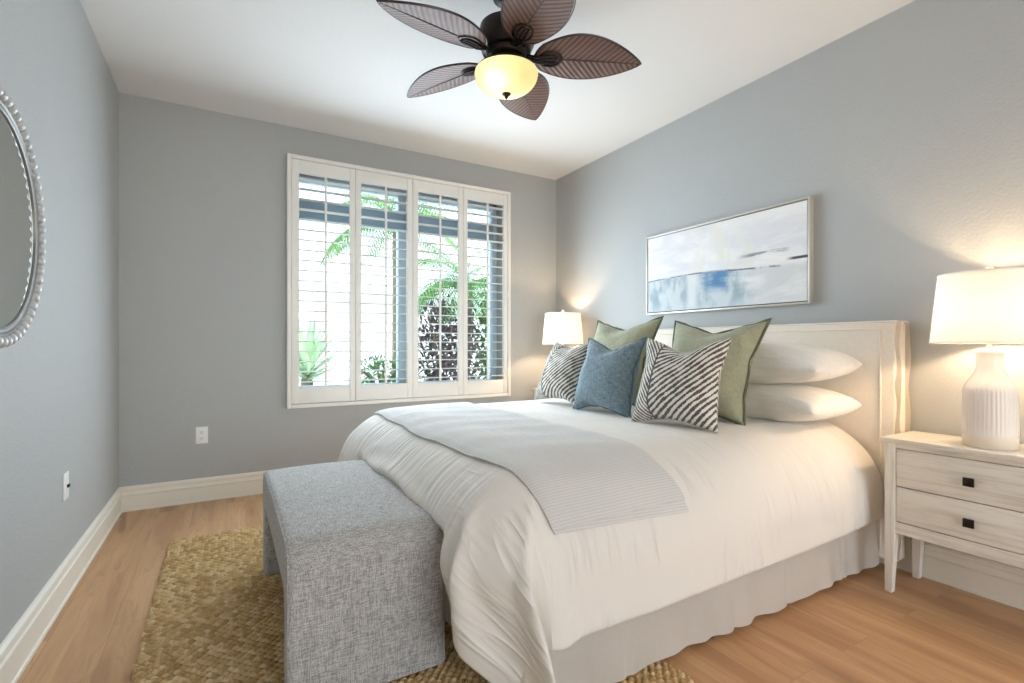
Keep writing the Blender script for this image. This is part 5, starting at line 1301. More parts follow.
-1,0,0,1,-1,1,0,0,-1,0,2,-1,-1,1,-1,0,3,-3,0,2,-1,2,-1,-1,1,1,-2,1,1,-2,1,1,-1,0,1,-1,0,1,0,-1,0,1,0,-1,0,0,0,0,0,1,0,0,0,0,0,0,-1,0,0,0,1,0,0,0,-1,0,
0,0,0,0,-1,0,1,0,0,0,0,-1,0,0,1,0,0,-1,0,0,0,0,0,1,0,0,0,-1,1,-1,1,0,-1,0,1,-1,1,-1,1,0,-1,1,0,0,1,-1,-2,3,0,-2,0,0,1,-1,0,0,0,0,0,1,-1,0,1,0,-1,1,0,
-1,0,1,0,-1,1,0,0,0,0,0,0,0,0,0,0,-1,0,0,1,0,0,0,0,-1,0,0,1,-1,0,0,0,-1,1,0,0,0,0,0,-1,1,0,0,-1,0,0,1,0,0,0,-1,0,0,0,0,0,1,-1,1,-1,0,1,0,0,0,-1,1,0,0,
0,0,0,0,-1,2,0,-2,0,1,1,-2,0,2,-1,-1,2,-1,0,1,0,-1,0,1,0,0,0,0,0,0,0,0,-1,1,0,0,0,0,0,-1,0,0,0,1,0,0,0,0,-1,0,0,1,0,0,0,-1,0,-1,0,1,0,0,0,0,0,-1,1,0,
-1,0,1,0,0,-1,0,0,0,1,0,0,0,-1,0,0,1,-1,0,0,0,0,0,0,1,0,-1,0,1,-1,1,0,0,-1,2,-1,0,1,-1,2,0,-3,2,1,-3,3,0,-2,1,1,0,-1,0,0,0,1,0,-1,1,0,0,0,0,0,0,-1,0,
1,0,0,0,0,0,-1,0,0,1,0,0,0,-1,0,0,1,-2,1,0,0,0,0,0,-1,0,1,0,-1,1,-1,0,0,0,1,0,0,-1,0,0,0,0,1,0,-1,0,0,1,0,0,0,0,0,-1,0,1,0,-1,2,-1,0,1,-1,-3,4,0,-2,1,
-1,0,1,-1,0,2,-2,0,2,-1,-1,1,0,0,0,0,0,0,0,-1,1,0,0,-1,0,0,1,0,0,0,0,0,-1,0,1,0,0,0,0,-1,0,1,0,0,-1,0,0,0,0,0,0,-1,1,0,0,0,0,-1,1,0,-1,0,0,0,0,1,0,0,
-1,0,0,0,1,-1,1,-1,0,0,0,0,1,0,0,-1,1,0,-1,1,0,-1,1,2,-3,0,2,0,0,-1,2,-1,-1,1,0,0,-1,1,1,-1,0,1,0,0,-1,0,1,0,-1,1,-1,1,0,0,0,0,0,0,-1,0,1,0,0,0,0,-1,
0,1,0,0,0,-1,0,0,0,0,0,-1,0,1,0,0,0,0,-1,0,0,0,1,0,0,-1,0,0,0,0,1,0,-1,0,0,1,-1,0,0,1,-1,0,0,0,0,1,-1,1,0,0,0,0,0,0,0,0,-1,0,0,1,-3,2,1,-2,1,0,0,0,0,
1,0,-1,1,0,0,0,0,0,0,0,0,0,0,0,0,0,0,-1,1,0,0,0,0,-1,0,1,0,0,-1,0,0,1,-1,0,0,0,-1,1,0,0,0,0,0,-1,1,0,-1,0,0,0,0,1,0,-1,0,0,0,0,1,0,-1,0,0,1,0,-1,1,0,
0,0,0,0,0,-1,1,0,-1,1,0,-1,1,0,0,0,0,0,2,-3,0,2,-1,0,1,0,-1,0,1,0,-1,0,1,0,-1,1,0,-1,1,0,0,0,0,-1,0,1,0,0,0,0,-1,1,0,0,0,-1,1,0,-1,0,0,0,0,-1,1,0,0,0,
0,-1,0,1,-1,0,1,0,-1,0,0,0,0,1,0,-1,0,0,0,0,1,-1,0,0,0,0,0,0,0,0,0,0,0,1,-1,0,2,-1,0,1,-1,0,1,0,0,-1,1,1,-1,0,0,0,0,0,1,0,-1,1,0,0,0,0,0,0,0,0,0,0,0,
0,-1,1,0,0,0,0,0,-1,1,0,0,0,-1,1,0,-1,0,0,0,0,0,0,0,0,0,0,-1,1,0,-2,1,0,0,0,1,0,-1,0,0,0,0,1,-1,0,0,0,0,0,1,-1,0,0,1,0,-1,1,0,-1,1,0,0,0,-1,1,0,-1,1,
0,-1,0,0,1,-3,2,1,-1,1,0,0,0,0,0,0,0,0,0,0,0,0,0,0,0,0,0,0,0,0,0,0,0,0,0,-1,1,0,0,0,0,0,0,-1,-1,1,0,0,0,0,0,0,0,0,-1,1,0,0,0,-1,0,0,0,0,0,1,-1,0,0,0,
0,1,0,-1,0,0,0,0,0,0,1,-1,0,1,-1,0,2,-1,-1,1,0,0,0,0,0,0,0,0,1,-1,-1,3,-3,0,1,0,0,0,0,-1,1,1,-1,1,0,-1,0,1,-1,1,0,0,0,0,-1,1,0,0,0,0,0,0,0,0,0,0,0,0,
0,0,-1,0,0,0,1,-1,0,0,-1,0,1,0,0,0,-1,0,1,-1,0,0,0,0,1,0,-1,0,0,0,0,1,-1,0,1,-1,1,0,-1,0,0,0,1,-1,-1,1,2,-2,1,0,0,0,2,-2,0,0,-1,1,1,-2,2,0,-2,1,0,0,1,
1,-2,0,1,-1,1,0,0,0,0,0,0,0,0,-1,1,0,0,0,0,0,-1,1,0,0,0,0,-1,1,0,-1,0,0,0,1,-1,0,0,-1,1,0,0,0,0,0,0,-1,0,1,-1,0,0,0,0,0,0,0,0,0,0,0,1,-1,0,0,0,0,0,0,
0,0,0,1,0,0,-1,1,0,0,0,0,-2,2,0,0,0,0,0,0,-1,1,1,-1,1,0,-1,0,2,-1,0,0,0,0,0,0,0,0,0,0,0,0,0,0,0,0,0,0,0,0,0,0,0,0,0,0,0,-1,0,-1,0,1,1,-1,-1,1,0,0,0,0,
0,-1,1,-1,0,0,1,0,-1,0,0,0,1,0,-1,0,0,0,0,0,0,0,0,0,1,-1,1,0,-1,0,1,-1,0,1,0,0,0,0,0,0,0,0,1,-1,-1,2,-1,-1,1,0,-1,2,0,-1,0,1,-1,1,0,0,0,0,0,0,0,0,0,0,
0,0,0,0,0,0,0,0,0,0,0,0,0,0,0,0,-2,1,0,0,0,0,0,0,0,0,0,0,-1,1,-1,0,0,0,0,0,1,-1,0,0,0,0,1,-1,0,0,0,1,-1,0,0,0,0,1,-1,-1,2,0,-1,1,1,-2,0,1,0,0,2,-2,0,
0,-1,1,1,-3,3,0,-2,2,0,-2,1,2,-2,0,2,-1,-1,1,0,0,0,0,0,0,0,0,0,0,0,0,0,-1,1,0,0,0,0,0,0,0,0,-1,0,0,0,0,1,0,-1,0,0,0,-1,0,1,0,0,0,0,0,-1,0,0,1,-1,0,0,
0,0,0,0,0,0,0,0,0,0,0,0,0,0,1,-1,0,1,-1,0,1,0,-1,1,0,-2,2,0,-1,1,-1,0,1,-2,0,2,-1,0,2,-1,-2,3,-1,-1,1,0,0,0,0,0,0,0,0,0,0,0,0,0,0,0,0,0,0,0,0,0,0,0,0,
0,0,-1,-1,0,1,1,-1,0,0,-1,0,1,0,0,0,0,-1,0,0,1,-1,0,0,0,0,0,0,0,0,0,0,0,0,0,0,0,0,0,0,0,0,0,0,0,1,-1,1,0,0,-1,1,1,-1,0,1,0,0,-1,2,-1,-1,1,0,0,0,0,1,
-1,1,0,0,1,-1,1,-1,1,-1,0,0,0,0,0,0,0,0,0,0,0,0,0,0,0,-1,1,0,0,-1,-1,1,0,0,0,0,0,-1,1,0,0,0,0,-1,0,1,0,-1,-1,1,0,0,0,0,0,0,0,0,0,0,0,-1,1,0,0,0,0,0,0,
0,0,1,-1,0,2,-2,1,1,0,-1,0,0,-1,1,-1,1,1,-3,2,2,-3,1,1,-2,2,1,-1,0,0,0,0,0,0,0,0,0,0,0,0,0,0,0,0,0,-1,1,0,0,0,0,-1,1,0,0,0,0,-1,0,0,0,0,1,-1,1,-1,0,
-1,0,0,1,0,0,-1,0,0,0,0,0,0,0,0,0,0,0,0,0,0,0,0,0,0,0,0,0,0,1,-1,-1,2,-1,-1,2,-1,0,1,0,-1,1,1,-2,1,-1,0,2,-2,-1,3,-2,0,2,-2,-1,2,0,0,0,0,0,0,1,-1,0,1,
-1,0,0,0,0,0,0,0,0,0,0,0,0,0,0,0,0,0,-1,0,0,0,0,0,0,0,0,-1,0,1,0,0,-1,1,0,0,-1,0,0,0,0,1,-1,0,0,0,1,-1,0,-1,1,-1,1,-1,1,-1,1,0,-1,1,1,-1,1,0,-1,1,1,
-2,1,2,-3,0,2,0,0,-1,1,0,0,0,1,0,-1,0,1,-1,1,1,-1,0,1,-1,0,1,0,-1,1,0,0,-1,0,0,-1,1,0,0,0,0,-1,1,0,0,0,0,0,-1,0,-1,1,0,0,1,-1,0,-1,0,0,0,1,0,0,0,-1,0,
0,0,0,0,0,0,0,0,-1,1,-1,1,0,0,0,0,-1,1,0,0,0,0,0,0,0,1,0,0,-1,2,-1,-2,3,-1,0,-1,2,0,-3,2,1,-2,1,1,0,0,-1,1,0,-1,1,0,0,0,0,0,0,1,-1,0,1,0,-1,-1,1,0,0,
0,0,-1,1,0,0,0,0,-1,0,0,0,0,0,0,0,1,0,-2,1,0,0,-1,0,1,1,-2,0,0,0,0,0,0,1,-1,0,0,0,-1,1,0,-1,0,0,1,0,0,-1,0,1,0,-1,1,0,-1,2,0,-1,1,0,-1,1,1,-2,1,-2,1,
3,-3,-1,3,-2,-1,3,1,-4,3,-1,0,0,0,0,1,0,-1,1,-1,1,-1,0,0,0,0,0,0,0,0,-1,1,0,0,0,0,-1,1,0,-1,0,0,0,0,1,0,-1,0,-1,0,0,1,-1,1,1,-2,0,0,0,0,0,0,0,0,0,-1,
0,1,-1,0,1,0,0,-1,1,-1,1,1,-1,0,1,-1,0,1,-1,0,3,-3,0,4,-4,0,2,0,1,-1,-2,3,0,-2,2,1,-4,3,2,-7,5,1,-1,1,0,-1,0,1,-1,1,-1,1,0,1,-1,-1,0,0,0,-1,1,0,0,0,0,
-1,1,0,-1,0,0,0,0,0,0,1,0,-2,1,-1,0,0,1,0,0,-2,1,1,-1,0,0,0,0,1,-1,0,-1,0,1,0,-1,1,-1,1,-1,1,0,-1,1,0,1,-1,0,0,1,0,-2,3,0,-4,4,0,-2,0,0,1,-1,0,0,1,-1,
1,1,-2,4,-4,-1,2,1,-1,0,1,0,-1,1,-1,1,0,-1,0,1,0,-1,0,0,0,0,0,0,0,-1,1,0,0,0,-1,0,0,0,0,1,0,-1,0,-1,1,0,0,-1,0,-1,2,-1,0,1,-1,0,0,0,0,0,-1,1,0,-1,0,1,
-1,1,-1,1,0,-1,1,0,1,-3,2,1,-1,0,0,1,0,0,0,-1,1,0,1,-2,0,4,-3,-1,2,0,-1,2,0,-2,9,-10,2,0,0,1,-1,0,1,-1,1,-1,0,1,0,0,1,-2,0,-1,1,0,0,-1,0,1,0,0,0,-1,0,
0,0,0,0,0,1,0,-1,0,-1,0,0,1,0,-3,2,0,0,0,1,-1,0,0,0,-1,0,0,0,1,0,-1,1,-1,1,-1,0,1,0,-1,1,0,0,0,2,-3,2,1,-3,1,4,-3,-1,2,-1,2,-1,-3,3,2,-4,3,1,-2,1,2,
-3,6,-7,3,0,-1,1,0,-1,1,-1,1,0,0,-1,1,0,1,-2,0,0,0,-1,1,0,0,-1,0,0,0,0,0,1,-1,0,0,0,0,-1,0,1,0,0,0,-1,0,-1,1,0,0,0,1,-1,0,-1,0,0,1,0,-1,0,1,-1,0,0,1,
-1,0,0,2,-3,1,0,0,-1,3,-1,-2,4,0,-4,4,0,-2,0,0,1,0,-1,0,2,-2,0,2,0,-1,3,1,1,-8,4,0,0,0,0,0,0,0,-1,0,1,0,1,-1,0,-1,0,0,0,0,-1,0,1,0,0,0,-1,0,0,1,0,-1,
0,0,0,0,0,0,-1,0,-2,2,-1,2,-1,0,0,0,1,-1,0,-1,1,-1,0,1,0,-1,0,0,0,0,1,0,1,-1,-2,2,0,0,0,0,0,1,0,-1,3,-3,0,2,2,-2,-2,4,-2,-1,2,0,0,0,1,0,-1,1,3,5,-12,
4,-1,1,0,-1,1,-1,1,0,0,-1,0,3,-2,-1,0,0,0,-1,1,0,-1,0,0,0,1,-1,0,0,0,1,0,-1,0,-1,0,0,1,0,-2,1,0,0,1,-1,0,0,0,0,-1,0,0,1,0,-1,0,0,0,1,-1,0,0,0,3,-7,4,
1,-1,0,2,-1,1,1,-2,1,0,0,0,0,-3,4,1,-5,4,1,-3,2,1,-2,0,2,0,0,0,1,6,-8,1,0,0,0,-1,1,0,0,-1,1,0,0,1,0,-2,0,1,0,-2,0,1,0,-1,0,0,1,-1,0,0,0,0,0,-1,1,0,0,
0,-1,-1,0,1,0,0,1,-1,0,-1,1,-1,1,0,-1,0,1,-1,0,0,0,0,0,0,2,-9,7,0,-1,1,1,-1,2,-1,-1,3,0,-4,4,0,-3,3,-4,1,2,-3,0,3,-1,-1,3,-1,-2,2,0,-1,1,3,2,-6,1,0,1,
-1,0,-1,0,1,0,0,-1,2,0,-1,-1,0,0,-1,0,0,0,1,-1,0,0,1,0,0,-1,0,0,0,0,0,0,-1,-1,2,-2,2,0,0,-1,0,-1,1,-2,1,-1,1,1,0,-1,-1,0,1,-1,1,0,1,-5,4,0,0,1,0,0,0,
-1,1,1,-1,0,5,-5,0,3,1,0,-2,1,1,0,0,0,2,-2,2,1,-4,1,2,-1,0,4,5,-10,2,0,0,-1,0,0,0,0,-1,1,0,1,-1,-1,0,-1,0,0,0,0,0,0,1,0,0,-1,0,0,0,0,0,0,0,-1,1,-1,0,
-1,2,0,-1,0,-1,1,0,-1,0,1,0,-1,-1,0,0,1,-1,1,0,2,-8,4,1,1,0,0,0,1,-1,1,0,0,1,0,-2,3,-1,-2,-3,4,1,-5,3,0,-1,2,0,1,-1,1,3,-2,-2,2,0,-1,1,7,-7,-1,2,-1,0,
-1,0,-1,1,0,0,0,1,-2,0,0,0,0,-1,0,0,0,1,-1,0,1,-1,0,-1,1,0,0,-1,1,0,-1,0,1,-1,0,1,0,-1,0,-2,1,-1,1,0,0,-1,0,1,0,0,0,0,-7,7,0,-1,1,0,0,1,-1,1,1,0,0,0,
1,-3,2,1,-2,5,-6,0,5,-4,0,2,-2,0,2,-1,1,0,2,0,-4,3,0,0,2,3,-4,-2,2,0,-1,-2,1,0,-1,0,1,0,1,-2,-1,1,-1,1,-1,-1,1,0,1,0,0,0,-2,1,0,0,0,0,0,0,-1,-1,1,1,0,
0,-1,0,-1,0,0,0,1,-1,-1,0,0,0,0,0,-1,-3,5,-1,0,1,0,0,1,-1,1,0,0,0,1,-1,0,5,-5,-2,5,2,1,-2,-2,2,0,0,0,1,-2,2,0,0,1,1,3,-6,2,0,0,2,4,-4,-2,1,-1,0,-1,0,
-1,0,0,0,2,-2,0,1,-2,0,0,-1,1,2,-1,0,-1,0,0,-1,0,1,0,1,-1,-1,1,-2,2,0,0,-1,1,-1,0,0,-2,2,-1,-1,0,0,0,0,0,-1,-3,4,-1,1,0,1,-1,1,-1,1,1,-1,1,0,0,1,0,-3,
3,0,-6,-2,3,1,-3,0,1,-1,2,0,1,0,0,0,0,1,1,2,-4,2,-1,1,0,3,-2,-2,2,-1,-1,-1,0,-1,0,2,-2,1,0,-1,0,-1,0,-1,1,1,0,-1,1,-1,0,0,0,1,0,-1,-1,0,1,-1,1,0,-1,1,
-1,-1,0,1,0,-1,-1,0,-1,1,-1,1,-2,-2,4,-2,1,1,0,0,1,0,1,0,-1,1,0,1,0,0,0,-1,-1,1,1,5,-5,-1,4,-3,0,1,0,0,1,-1,1,0,0,1,0,2,1,-4,3,-2,1,1,1,0,-2,1,-1,-2,
0,0,0,0,-1,0,1,-1,0,-1,0,-1,2,3,-2,-1,-1,-1,0,0,0,2,-1,0,-1,0,0,2,0,-1,-1,-1,0,2,-1,-2,1,-1,-1,-1,2,-1,1,-3,0,2,-1,1,0,0,1,1,0,1,-1,0,2,1,-1,-1,1,0,0,
2,-3,-2,3,-1,3,-1,-5,4,0,0,1,-1,1,0,0,1,0,0,1,0,3,2,-3,1,-1,-1,0,0,0,0,0,0,0,-1,-2,-1,1,1,-1,0,1,-1,-2,2,1,0,1,-1,-1,0,0,-1,0,2,0,-2,1,-2,0,4,-2,-2,0,
-2,-1,1,-1,1,0,0,1,0,-2,0,-2,1,-1,-1,0,0,2,2,0,1,0,0,1,1,-1,-1,1,1,-1,1,0,-4,5,-1,-7,68,0,0,0,21,40,40,40,41,40,39,36,32,19,14,13,12,4,3,3,2,3,5,5,4,
0,1,1,0,0,1,3,2,2,2,3,2,3,2,4,3,2,1,0,-2,-2,-1,-2,-2,-2,-3,-3,-2,-3,-3,-3,-3,-3,-2,-2,-2,-3,-3,-4,-4,-3,-4,-3,-2,-2,0,1,3,3,4,2,-7,-11,-11,-11,-8,-7,
-7,-17,-34,-36,-35,-35,-32,-29,-27,-27,-29,-25,-5,0,0,0,4,20,19,-1,0,1,-1,0,2,2,3,7,2,0,0,1,0,0,0,0,0,0,0,0,0,0,-1,-1,-1,-1,1,1,0,0,1,0,1,0,0,0,0,0,0,
0,0,-1,0,0,1,0,-2,1,-1,0,0,1,0,0,1,0,0,0,0,-1,0,1,-1,1,0,-1,-1,0,0,1,0,0,0,0,0,1,-4,-7,-1,0,0,2,2,1,0,-1,-1,-8,-28,-14,0,5,22,17,-1,0,0,-1,0,1,-1,2,3,
5,4,1,1,1,0,0,0,0,-1,0,0,2,-1,0,-5,-1,1,0,0,0,1,1,1,1,0,-1,0,1,-1,0,0,1,-1,1,0,0,0,0,1,-1,1,-1,0,-2,0,1,2,0,-1,0,0,-1,0,1,0,0,0,0,-1,0,0,0,1,0,0,1,0,
-2,-4,-6,-1,1,1,2,2,0,-1,-1,-2,-5,-9,-27,0,31,11,2,-1,0,0,-1,1,-1,1,0,2,5,6,2,-1,2,0,0,0,1,-1,0,-1,0,-1,-3,-11,-1,1,-3,-3,-1,-1,1,7,4,4,0,2,0,1,-3,-1,
1,0,-3,0,-2,1,2,3,-1,-1,-1,-3,-1,6,1,1,3,0,2,0,-2,2,0,1,0,0,0,-1,-2,1,1,0,-1,1,0,1,-2,-6,-4,0,0,2,2,1,0,-1,-3,-5,-4,-5,-8,43,1,1,-1,0,-1,-1,1,-1,0,0,
1,0,3,7,4,1,1,0,0,0,0,0,-1,1,-10,-8,-2,8,1,-1,3,1,-1,2,0,-2,1,2,2,0,-2,0,2,0,-4,4,-3,-1,1,0,2,-1,2,-2,-7,-2,2,-6,2,5,-2,2,3,4,4,-2,1,2,0,0,0,0,-1,-2,
2,0,0,0,0,0,-3,-7,-2,1,2,2,1,0,0,-3,-5,-6,-5,-3,-1,45,0,0,-1,0,0,0,-1,0,-1,0,-1,2,1,4,8,1,1,-1,1,1,-1,1,0,0,3,3,-36,16,3,2,1,2,2,-1,1,-4,6,7,-4,2,-5,
-5,-1,4,14,-2,-3,-6,-3,1,2,1,-2,2,3,2,-15,4,-4,3,4,-18,7,4,6,4,-1,1,1,-1,0,0,0,-2,1,-1,0,0,1,0,-6,-5,0,0,3,2,0,-1,-2,-5,-7,-4,-4,0,-1,45,0,0,1,-1,-1,
0,-1,-1,1,-1,0,-1,1,3,8,4,2,-2,2,-1,1,-1,0,0,5,-2,10,-16,0,5,-3,-1,-1,1,-6,-5,18,19,12,-9,4,-2,1,5,-17,4,-8,-11,-4,10,7,0,-1,-3,-8,-1,14,-4,16,21,-12,
-40,1,2,-1,0,0,0,1,0,0,0,0,-2,0,1,0,-1,1,-1,-8,-3,0,4,2,0,0,-2,-6,-7,-5,-4,1,-1,0,42,3,0,0,0,0,-1,0,0,-1,0,-1,-1,0,2,3,9,3,0,0,-1,-1,1,0,2,3,-3,26,11,
0,-10,-1,-1,0,-2,0,-2,-7,-2,-8,4,2,6,4,-10,5,-9,18,-9,-3,0,25,-2,-8,-14,18,-21,-4,2,-10,16,16,13,-31,-14,2,-1,0,0,0,1,0,-1,0,0,-3,2,1,0,0,-6,-6,-1,5,
1,1,0,-2,-6,-8,-6,-1,0,-1,0,1,36,5,3,1,0,1,-1,-1,0,0,-1,0,0,-1,-1,3,7,5,1,1,0,0,-4,0,1,-2,9,6,-6,0,1,4,1,-1,1,5,4,-19,-25,2,0,0,0,-2,2,0,1,-2,24,11,
-3,-31,-5,8,15,-3,26,6,-2,-2,-40,-4,41,-9,-14,2,3,1,0,-1,0,0,1,0,0,-4,3,1,-1,0,-9,-3,4,0,2,1,-1,-6,-9,-6,-1,-1,0,1,0,-1,31,4,5,4,1,0,0,0,-1,-1,0,1,-1,
-1,-2,1,6,3,8,-5,5,-3,-4,-2,1,-2,-2,-6,3,-1,5,-3,1,1,-1,-1,2,-1,-1,0,4,-1,0,-1,1,1,1,-1,2,-2,-7,-2,3,1,5,-2,-2,0,0,-1,-3,-16,-5,30,15,-9,0,1,-1,1,0,0,
0,0,0,0,1,-4,5,-5,-15,9,2,2,2,-2,-4,-12,-6,-1,0,0,0,-1,-1,-2,24,4,5,4,6,2,1,0,-1,-1,0,-1,1,0,-3,-2,0,11,5,-3,3,-8,6,-1,-9,8,-1,3,-3,-1,-1,2,1,0,1,-1,
0,-3,-6,-6,-7,-1,0,1,2,3,5,6,4,4,0,-3,0,0,-3,0,0,1,3,-2,-7,1,4,0,5,3,-1,0,1,-1,0,0,0,-1,1,0,-2,2,-1,-12,4,4,-2,6,-1,-8,-13,-3,0,0,0,-1,-1,-1,-1,0,22,
1,2,5,6,5,4,1,-1,0,-2,1,-2,0,2,-6,-2,0,16,-3,0,3,-1,-2,0,-3,5,-2,2,0,-3,-3,-4,-2,-2,-2,-1,0,1,2,2,1,1,0,0,-2,-1,-3,-2,-2,-3,-2,0,1,3,3,4,2,1,4,3,5,-1,
0,1,0,0,0,-1,1,0,0,-1,2,-2,3,-6,7,-11,-6,14,-6,5,1,-8,-12,-4,-1,1,-1,-1,-1,0,-1,0,0,22,-1,1,2,3,7,6,4,2,0,-3,-2,1,-1,1,-3,-3,-6,8,15,-7,5,-3,1,-2,-2,
3,3,-1,-2,0,1,0,-1,-1,-2,-4,-2,-1,-3,1,-1,0,-1,-1,0,-2,0,-1,1,1,3,5,3,3,3,3,2,2,-2,-8,-3,6,1,1,0,-1,0,0,0,0,-1,1,-1,0,-1,0,0,-12,12,-1,-4,11,-7,-17,
-3,-2,2,-2,0,-1,1,-1,0,0,0,22,0,0,0,0,2,5,8,7,2,0,-4,-1,-1,-2,4,-4,-3,-7,16,-8,14,-9,3,2,-2,-4,0,4,1,0,0,-1,1,-1,1,0,-1,-1,0,-3,0,-1,0,0,0,1,0,2,1,2,
1,-1,2,1,1,-1,-3,-6,-7,3,10,1,0,-1,0,1,-1,0,0,0,0,0,-1,5,-7,4,-10,8,0,-10,18,-11,-21,4,2,1,-2,0,-1,1,-1,0,0,0,0,15,3,2,0,2,0,0,3,6,10,6,-5,0,-3,-2,-1,
1,2,-9,2,11,-4,5,-5,4,-3,2,0,-2,2,0,-1,1,-1,1,-1,1,0,-1,0,1,0,-1,0,0,0,0,1,0,0,1,-1,1,0,-3,-3,-3,-1,0,5,5,0,0,0,1,0,-1,0,0,-1,0,1,0,0,-3,1,-1,-4,8,-8,
15,-11,-22,8,2,-2,0,-1,0,0,-1,-1,0,0,0,0,6,2,1,3,2,2,1,3,3,0,12,13,-12,-3,3,-3,0,1,2,-7,14,-16,12,-1,-4,4,-1,0,1,-1,0,1,0,0,0,1,-1,0,1,-1,0,0,1,0,-1,
0,0,0,0,0,-1,1,-1,-2,0,-1,1,1,2,1,-1,1,0,0,0,-1,0,1,0,0,0,-1,0,0,-1,2,-5,7,-7,10,-4,-26,13,-2,-3,2,0,1,-1,-1,0,1,-1,0,0,0,4,-1,1,0,1,0,1,-1,3,5,0,11,
21,-5,-12,3,-1,1,0,-2,-2,7,-2,0,2,-1,0,0,0,0,0,0,0,1,-1,0,1,-1,0,1,0,0,0,0,1,-1,0,0,0,0,0,-1,0,0,0,1,0,0,0,0,0,0,1,-1,0,1,0,-1,0,0,0,1,0,0,0,-2,0,-2,
6,-4,-22,16,-4,-1,2,0,0,-1,0,1,-1,0,1,0,0,1,3,0,0,0,0,1,3,2,-1,1,0,-3,5,22,5,-13,2,0,1,0,-3,5,-3,3,-1,1,0,0,0,1,0,-1,0,0,0,0,0,1,0,-1,0,0,0,0,0,1,0,0,
-1,1,0,0,0,0,0,0,0,-1,0,0,1,0,-1,1,0,0,0,0,0,0,0,-1,0,1,0,-1,0,2,-2,-15,8,-2,-1,1,0,1,0,0,1,-1,1,1,0,1,0,0,3,1,0,0,0,0,-1,0,1,1,2,3,-6,0,21,11,-13,-1,
1,0,1,1,-1,1,0,0,0,-1,1,-1,0,1,0,0,1,0,-1,0,0,1,0,0,0,0,0,0,-1,0,2,-2,0,1,-1,0,0,0,0,1,0,0,0,0,0,0,0,0,0,0,0,0,-1,1,0,0,0,1,-1,-2,-12,6,0,0,1,1,4,-4,
1,1,0,2,1,0,0,0,1,0,4,0,0,1,-1,1,0,0,-1,0,0,-1,5,-2,-8,7,15,-2,-2,2,1,3,0,-1,1,-1,0,1,-1,1,0,0,0,0,-1,0,1,0,0,0,0,-1,0,0,0,0,1,0,-1,1,0,-1,1,0,0,0,0,
0,0,0,0,0,1,-1,0,0,0,0,0,0,1,0,0,-1,1,-1,-4,-7,4,-1,-1,1,0,1,-3,4,1,2,3,1,1,0,0,-1,0,-2,2,0,-1,0,1,-1,1,1,0,0,0,0,-1,0,0,-2,0,6,3,1,3,2,2,0,-1,0,0,0,
0,0,0,0,0,0,1,0,0,0,0,0,-1,1,0,0,0,0,0,0,0,0,0,0,0,0,0,0,0,0,0,0,-1,0,0,1,0,0,0,0,0,0,0,-1,0,1,1,-3,-3,-2,-1,0,0,-1,-2,-3,0,3,3,3,1,0,-2,-2,-1,-1,-2,
0,1,-1,1,0,0,0,0,0,1,0,-1,0,-1,0,-1,2,0,-1,2,-1,1,4,6,1,1,0,0,0,0,0,0,0,-1,0,0,0,0,0,0,0,1,0,0,0,0,0,-1,0,1,-1,0,0,0,0,0,0,0,0,0,0,1,0,0,0,0,0,0,0,0,
0,0,0,0,0,-5,-5,-1,0,0,1,4,3,3,2,2,-3,-6,-7,-7,-4,-2,-1,0,-1,0,1,0,1,0,0,0,1,-1,0,0,0,0,0,0,0,0,-1,1,0,0,0,0,-1,3,4,-1,0,0,0,0,0,0,0,1,0,0,0,0,0,0,0,
0,0,0,0,-1,1,1,0,-1,1,0,0,0,0,0,0,0,-1,0,0,0,0,0,0,0,0,0,0,0,0,0,1,0,-3,-4,-1,0,1,0,0,-3,-3,-2,-1,-1,-1,-2,0,-1,-1,0,0,0,1,0,-2,1,0,0,0,0,0,1,-1,0,0,
0,0,0,0,0,0,0,0,0,0,0,-1,0,1,3,0,0,0,0,0,0,0,0,0,0,0,0,0,0,0,0,0,0,0,1,-2,1,0,0,0,0,0,0,0,0,-1,0,1,0,0,1,0,0,0,0,0,0,0,0,-1,0,0,-1,-2,-1,1,0,0,0,0,0,
1,0,0,2,-2,0,-1,-1,-2,-3,-1,-2,-1,-1,0,2,-1,0,0,0,0,0,0,1,-1,0,0,0,0,0,0,0,0,-1,0,0,0,0,0,1,0,0,0,0,0,0,0,0,0,0,0,0,0,0,0,0,0,0,0,0,1,-1,0,0,0,0,0,0,
0,0,1,0,0,0,0,-1,0,0,0,0,0,0,0,0,1,0,0,-2,0,0,0,0,0,1,0,0,0,1,0,-7,0,5,-1,0,1,0,-2,0,-2,-2,0,0,1,0,0,0,0,0,0,-1,1,1,-1,0,0,0,0,-1,0,1,0,0,-1,0,0,0,-1,
0,0,0,0,0,0,0,0,0,0,1,-1,0,0,0,0,0,0,0,0,0,0,0,0,0,0,0,0,0,0,1,0,-1,1,0,-1,1,0,-1,1,0,0,-1,0,0,0,1,0,1,-1,1,0,0,0,0,-1,0,-1,2,1,-4,3,-1,0,0,0,-1,0,0,
-2,1,0,0,0,0,0,0,1,-1,0,-1,1,0,0,-1,0,1,0,-1,0,0,1,-1,0,0,0,0,0,0,0,0,0,0,0,0,0,-1,1,0,0,0,0,0,0,0,0,0,0,0,0,0,0,0,0,0,0,-1,0,1,-1,0,1,-1,0,1,-1,0,0,
1,0,0,0,1,0,-1,0,0,0,0,0,0,1,-1,1,0,-1,1,-2,2,-1,1,0,-1,-1,0,0,2,-1,0,0,0,0,0,0,1,-1,0,0,0,-1,1,0,0,-1,1,0,-1,0,1,0,-1,0,0,0,0,0,0,0,0,0,0,0,0,0,0,0,
0,0,0,0,0,0,0,0,0,0,0,0,0,0,0,0,0,0,0,0,0,0,0,0,0,0,0,0,0,0,0,0,0,0,0,1,0,0,0,0,0,0,0,0,-1,1,0,-1,0,1,-1,0,0,0,0,0,0,1,0,0,0,0,0,0,-1,1,0,0,0,0,0,-1,
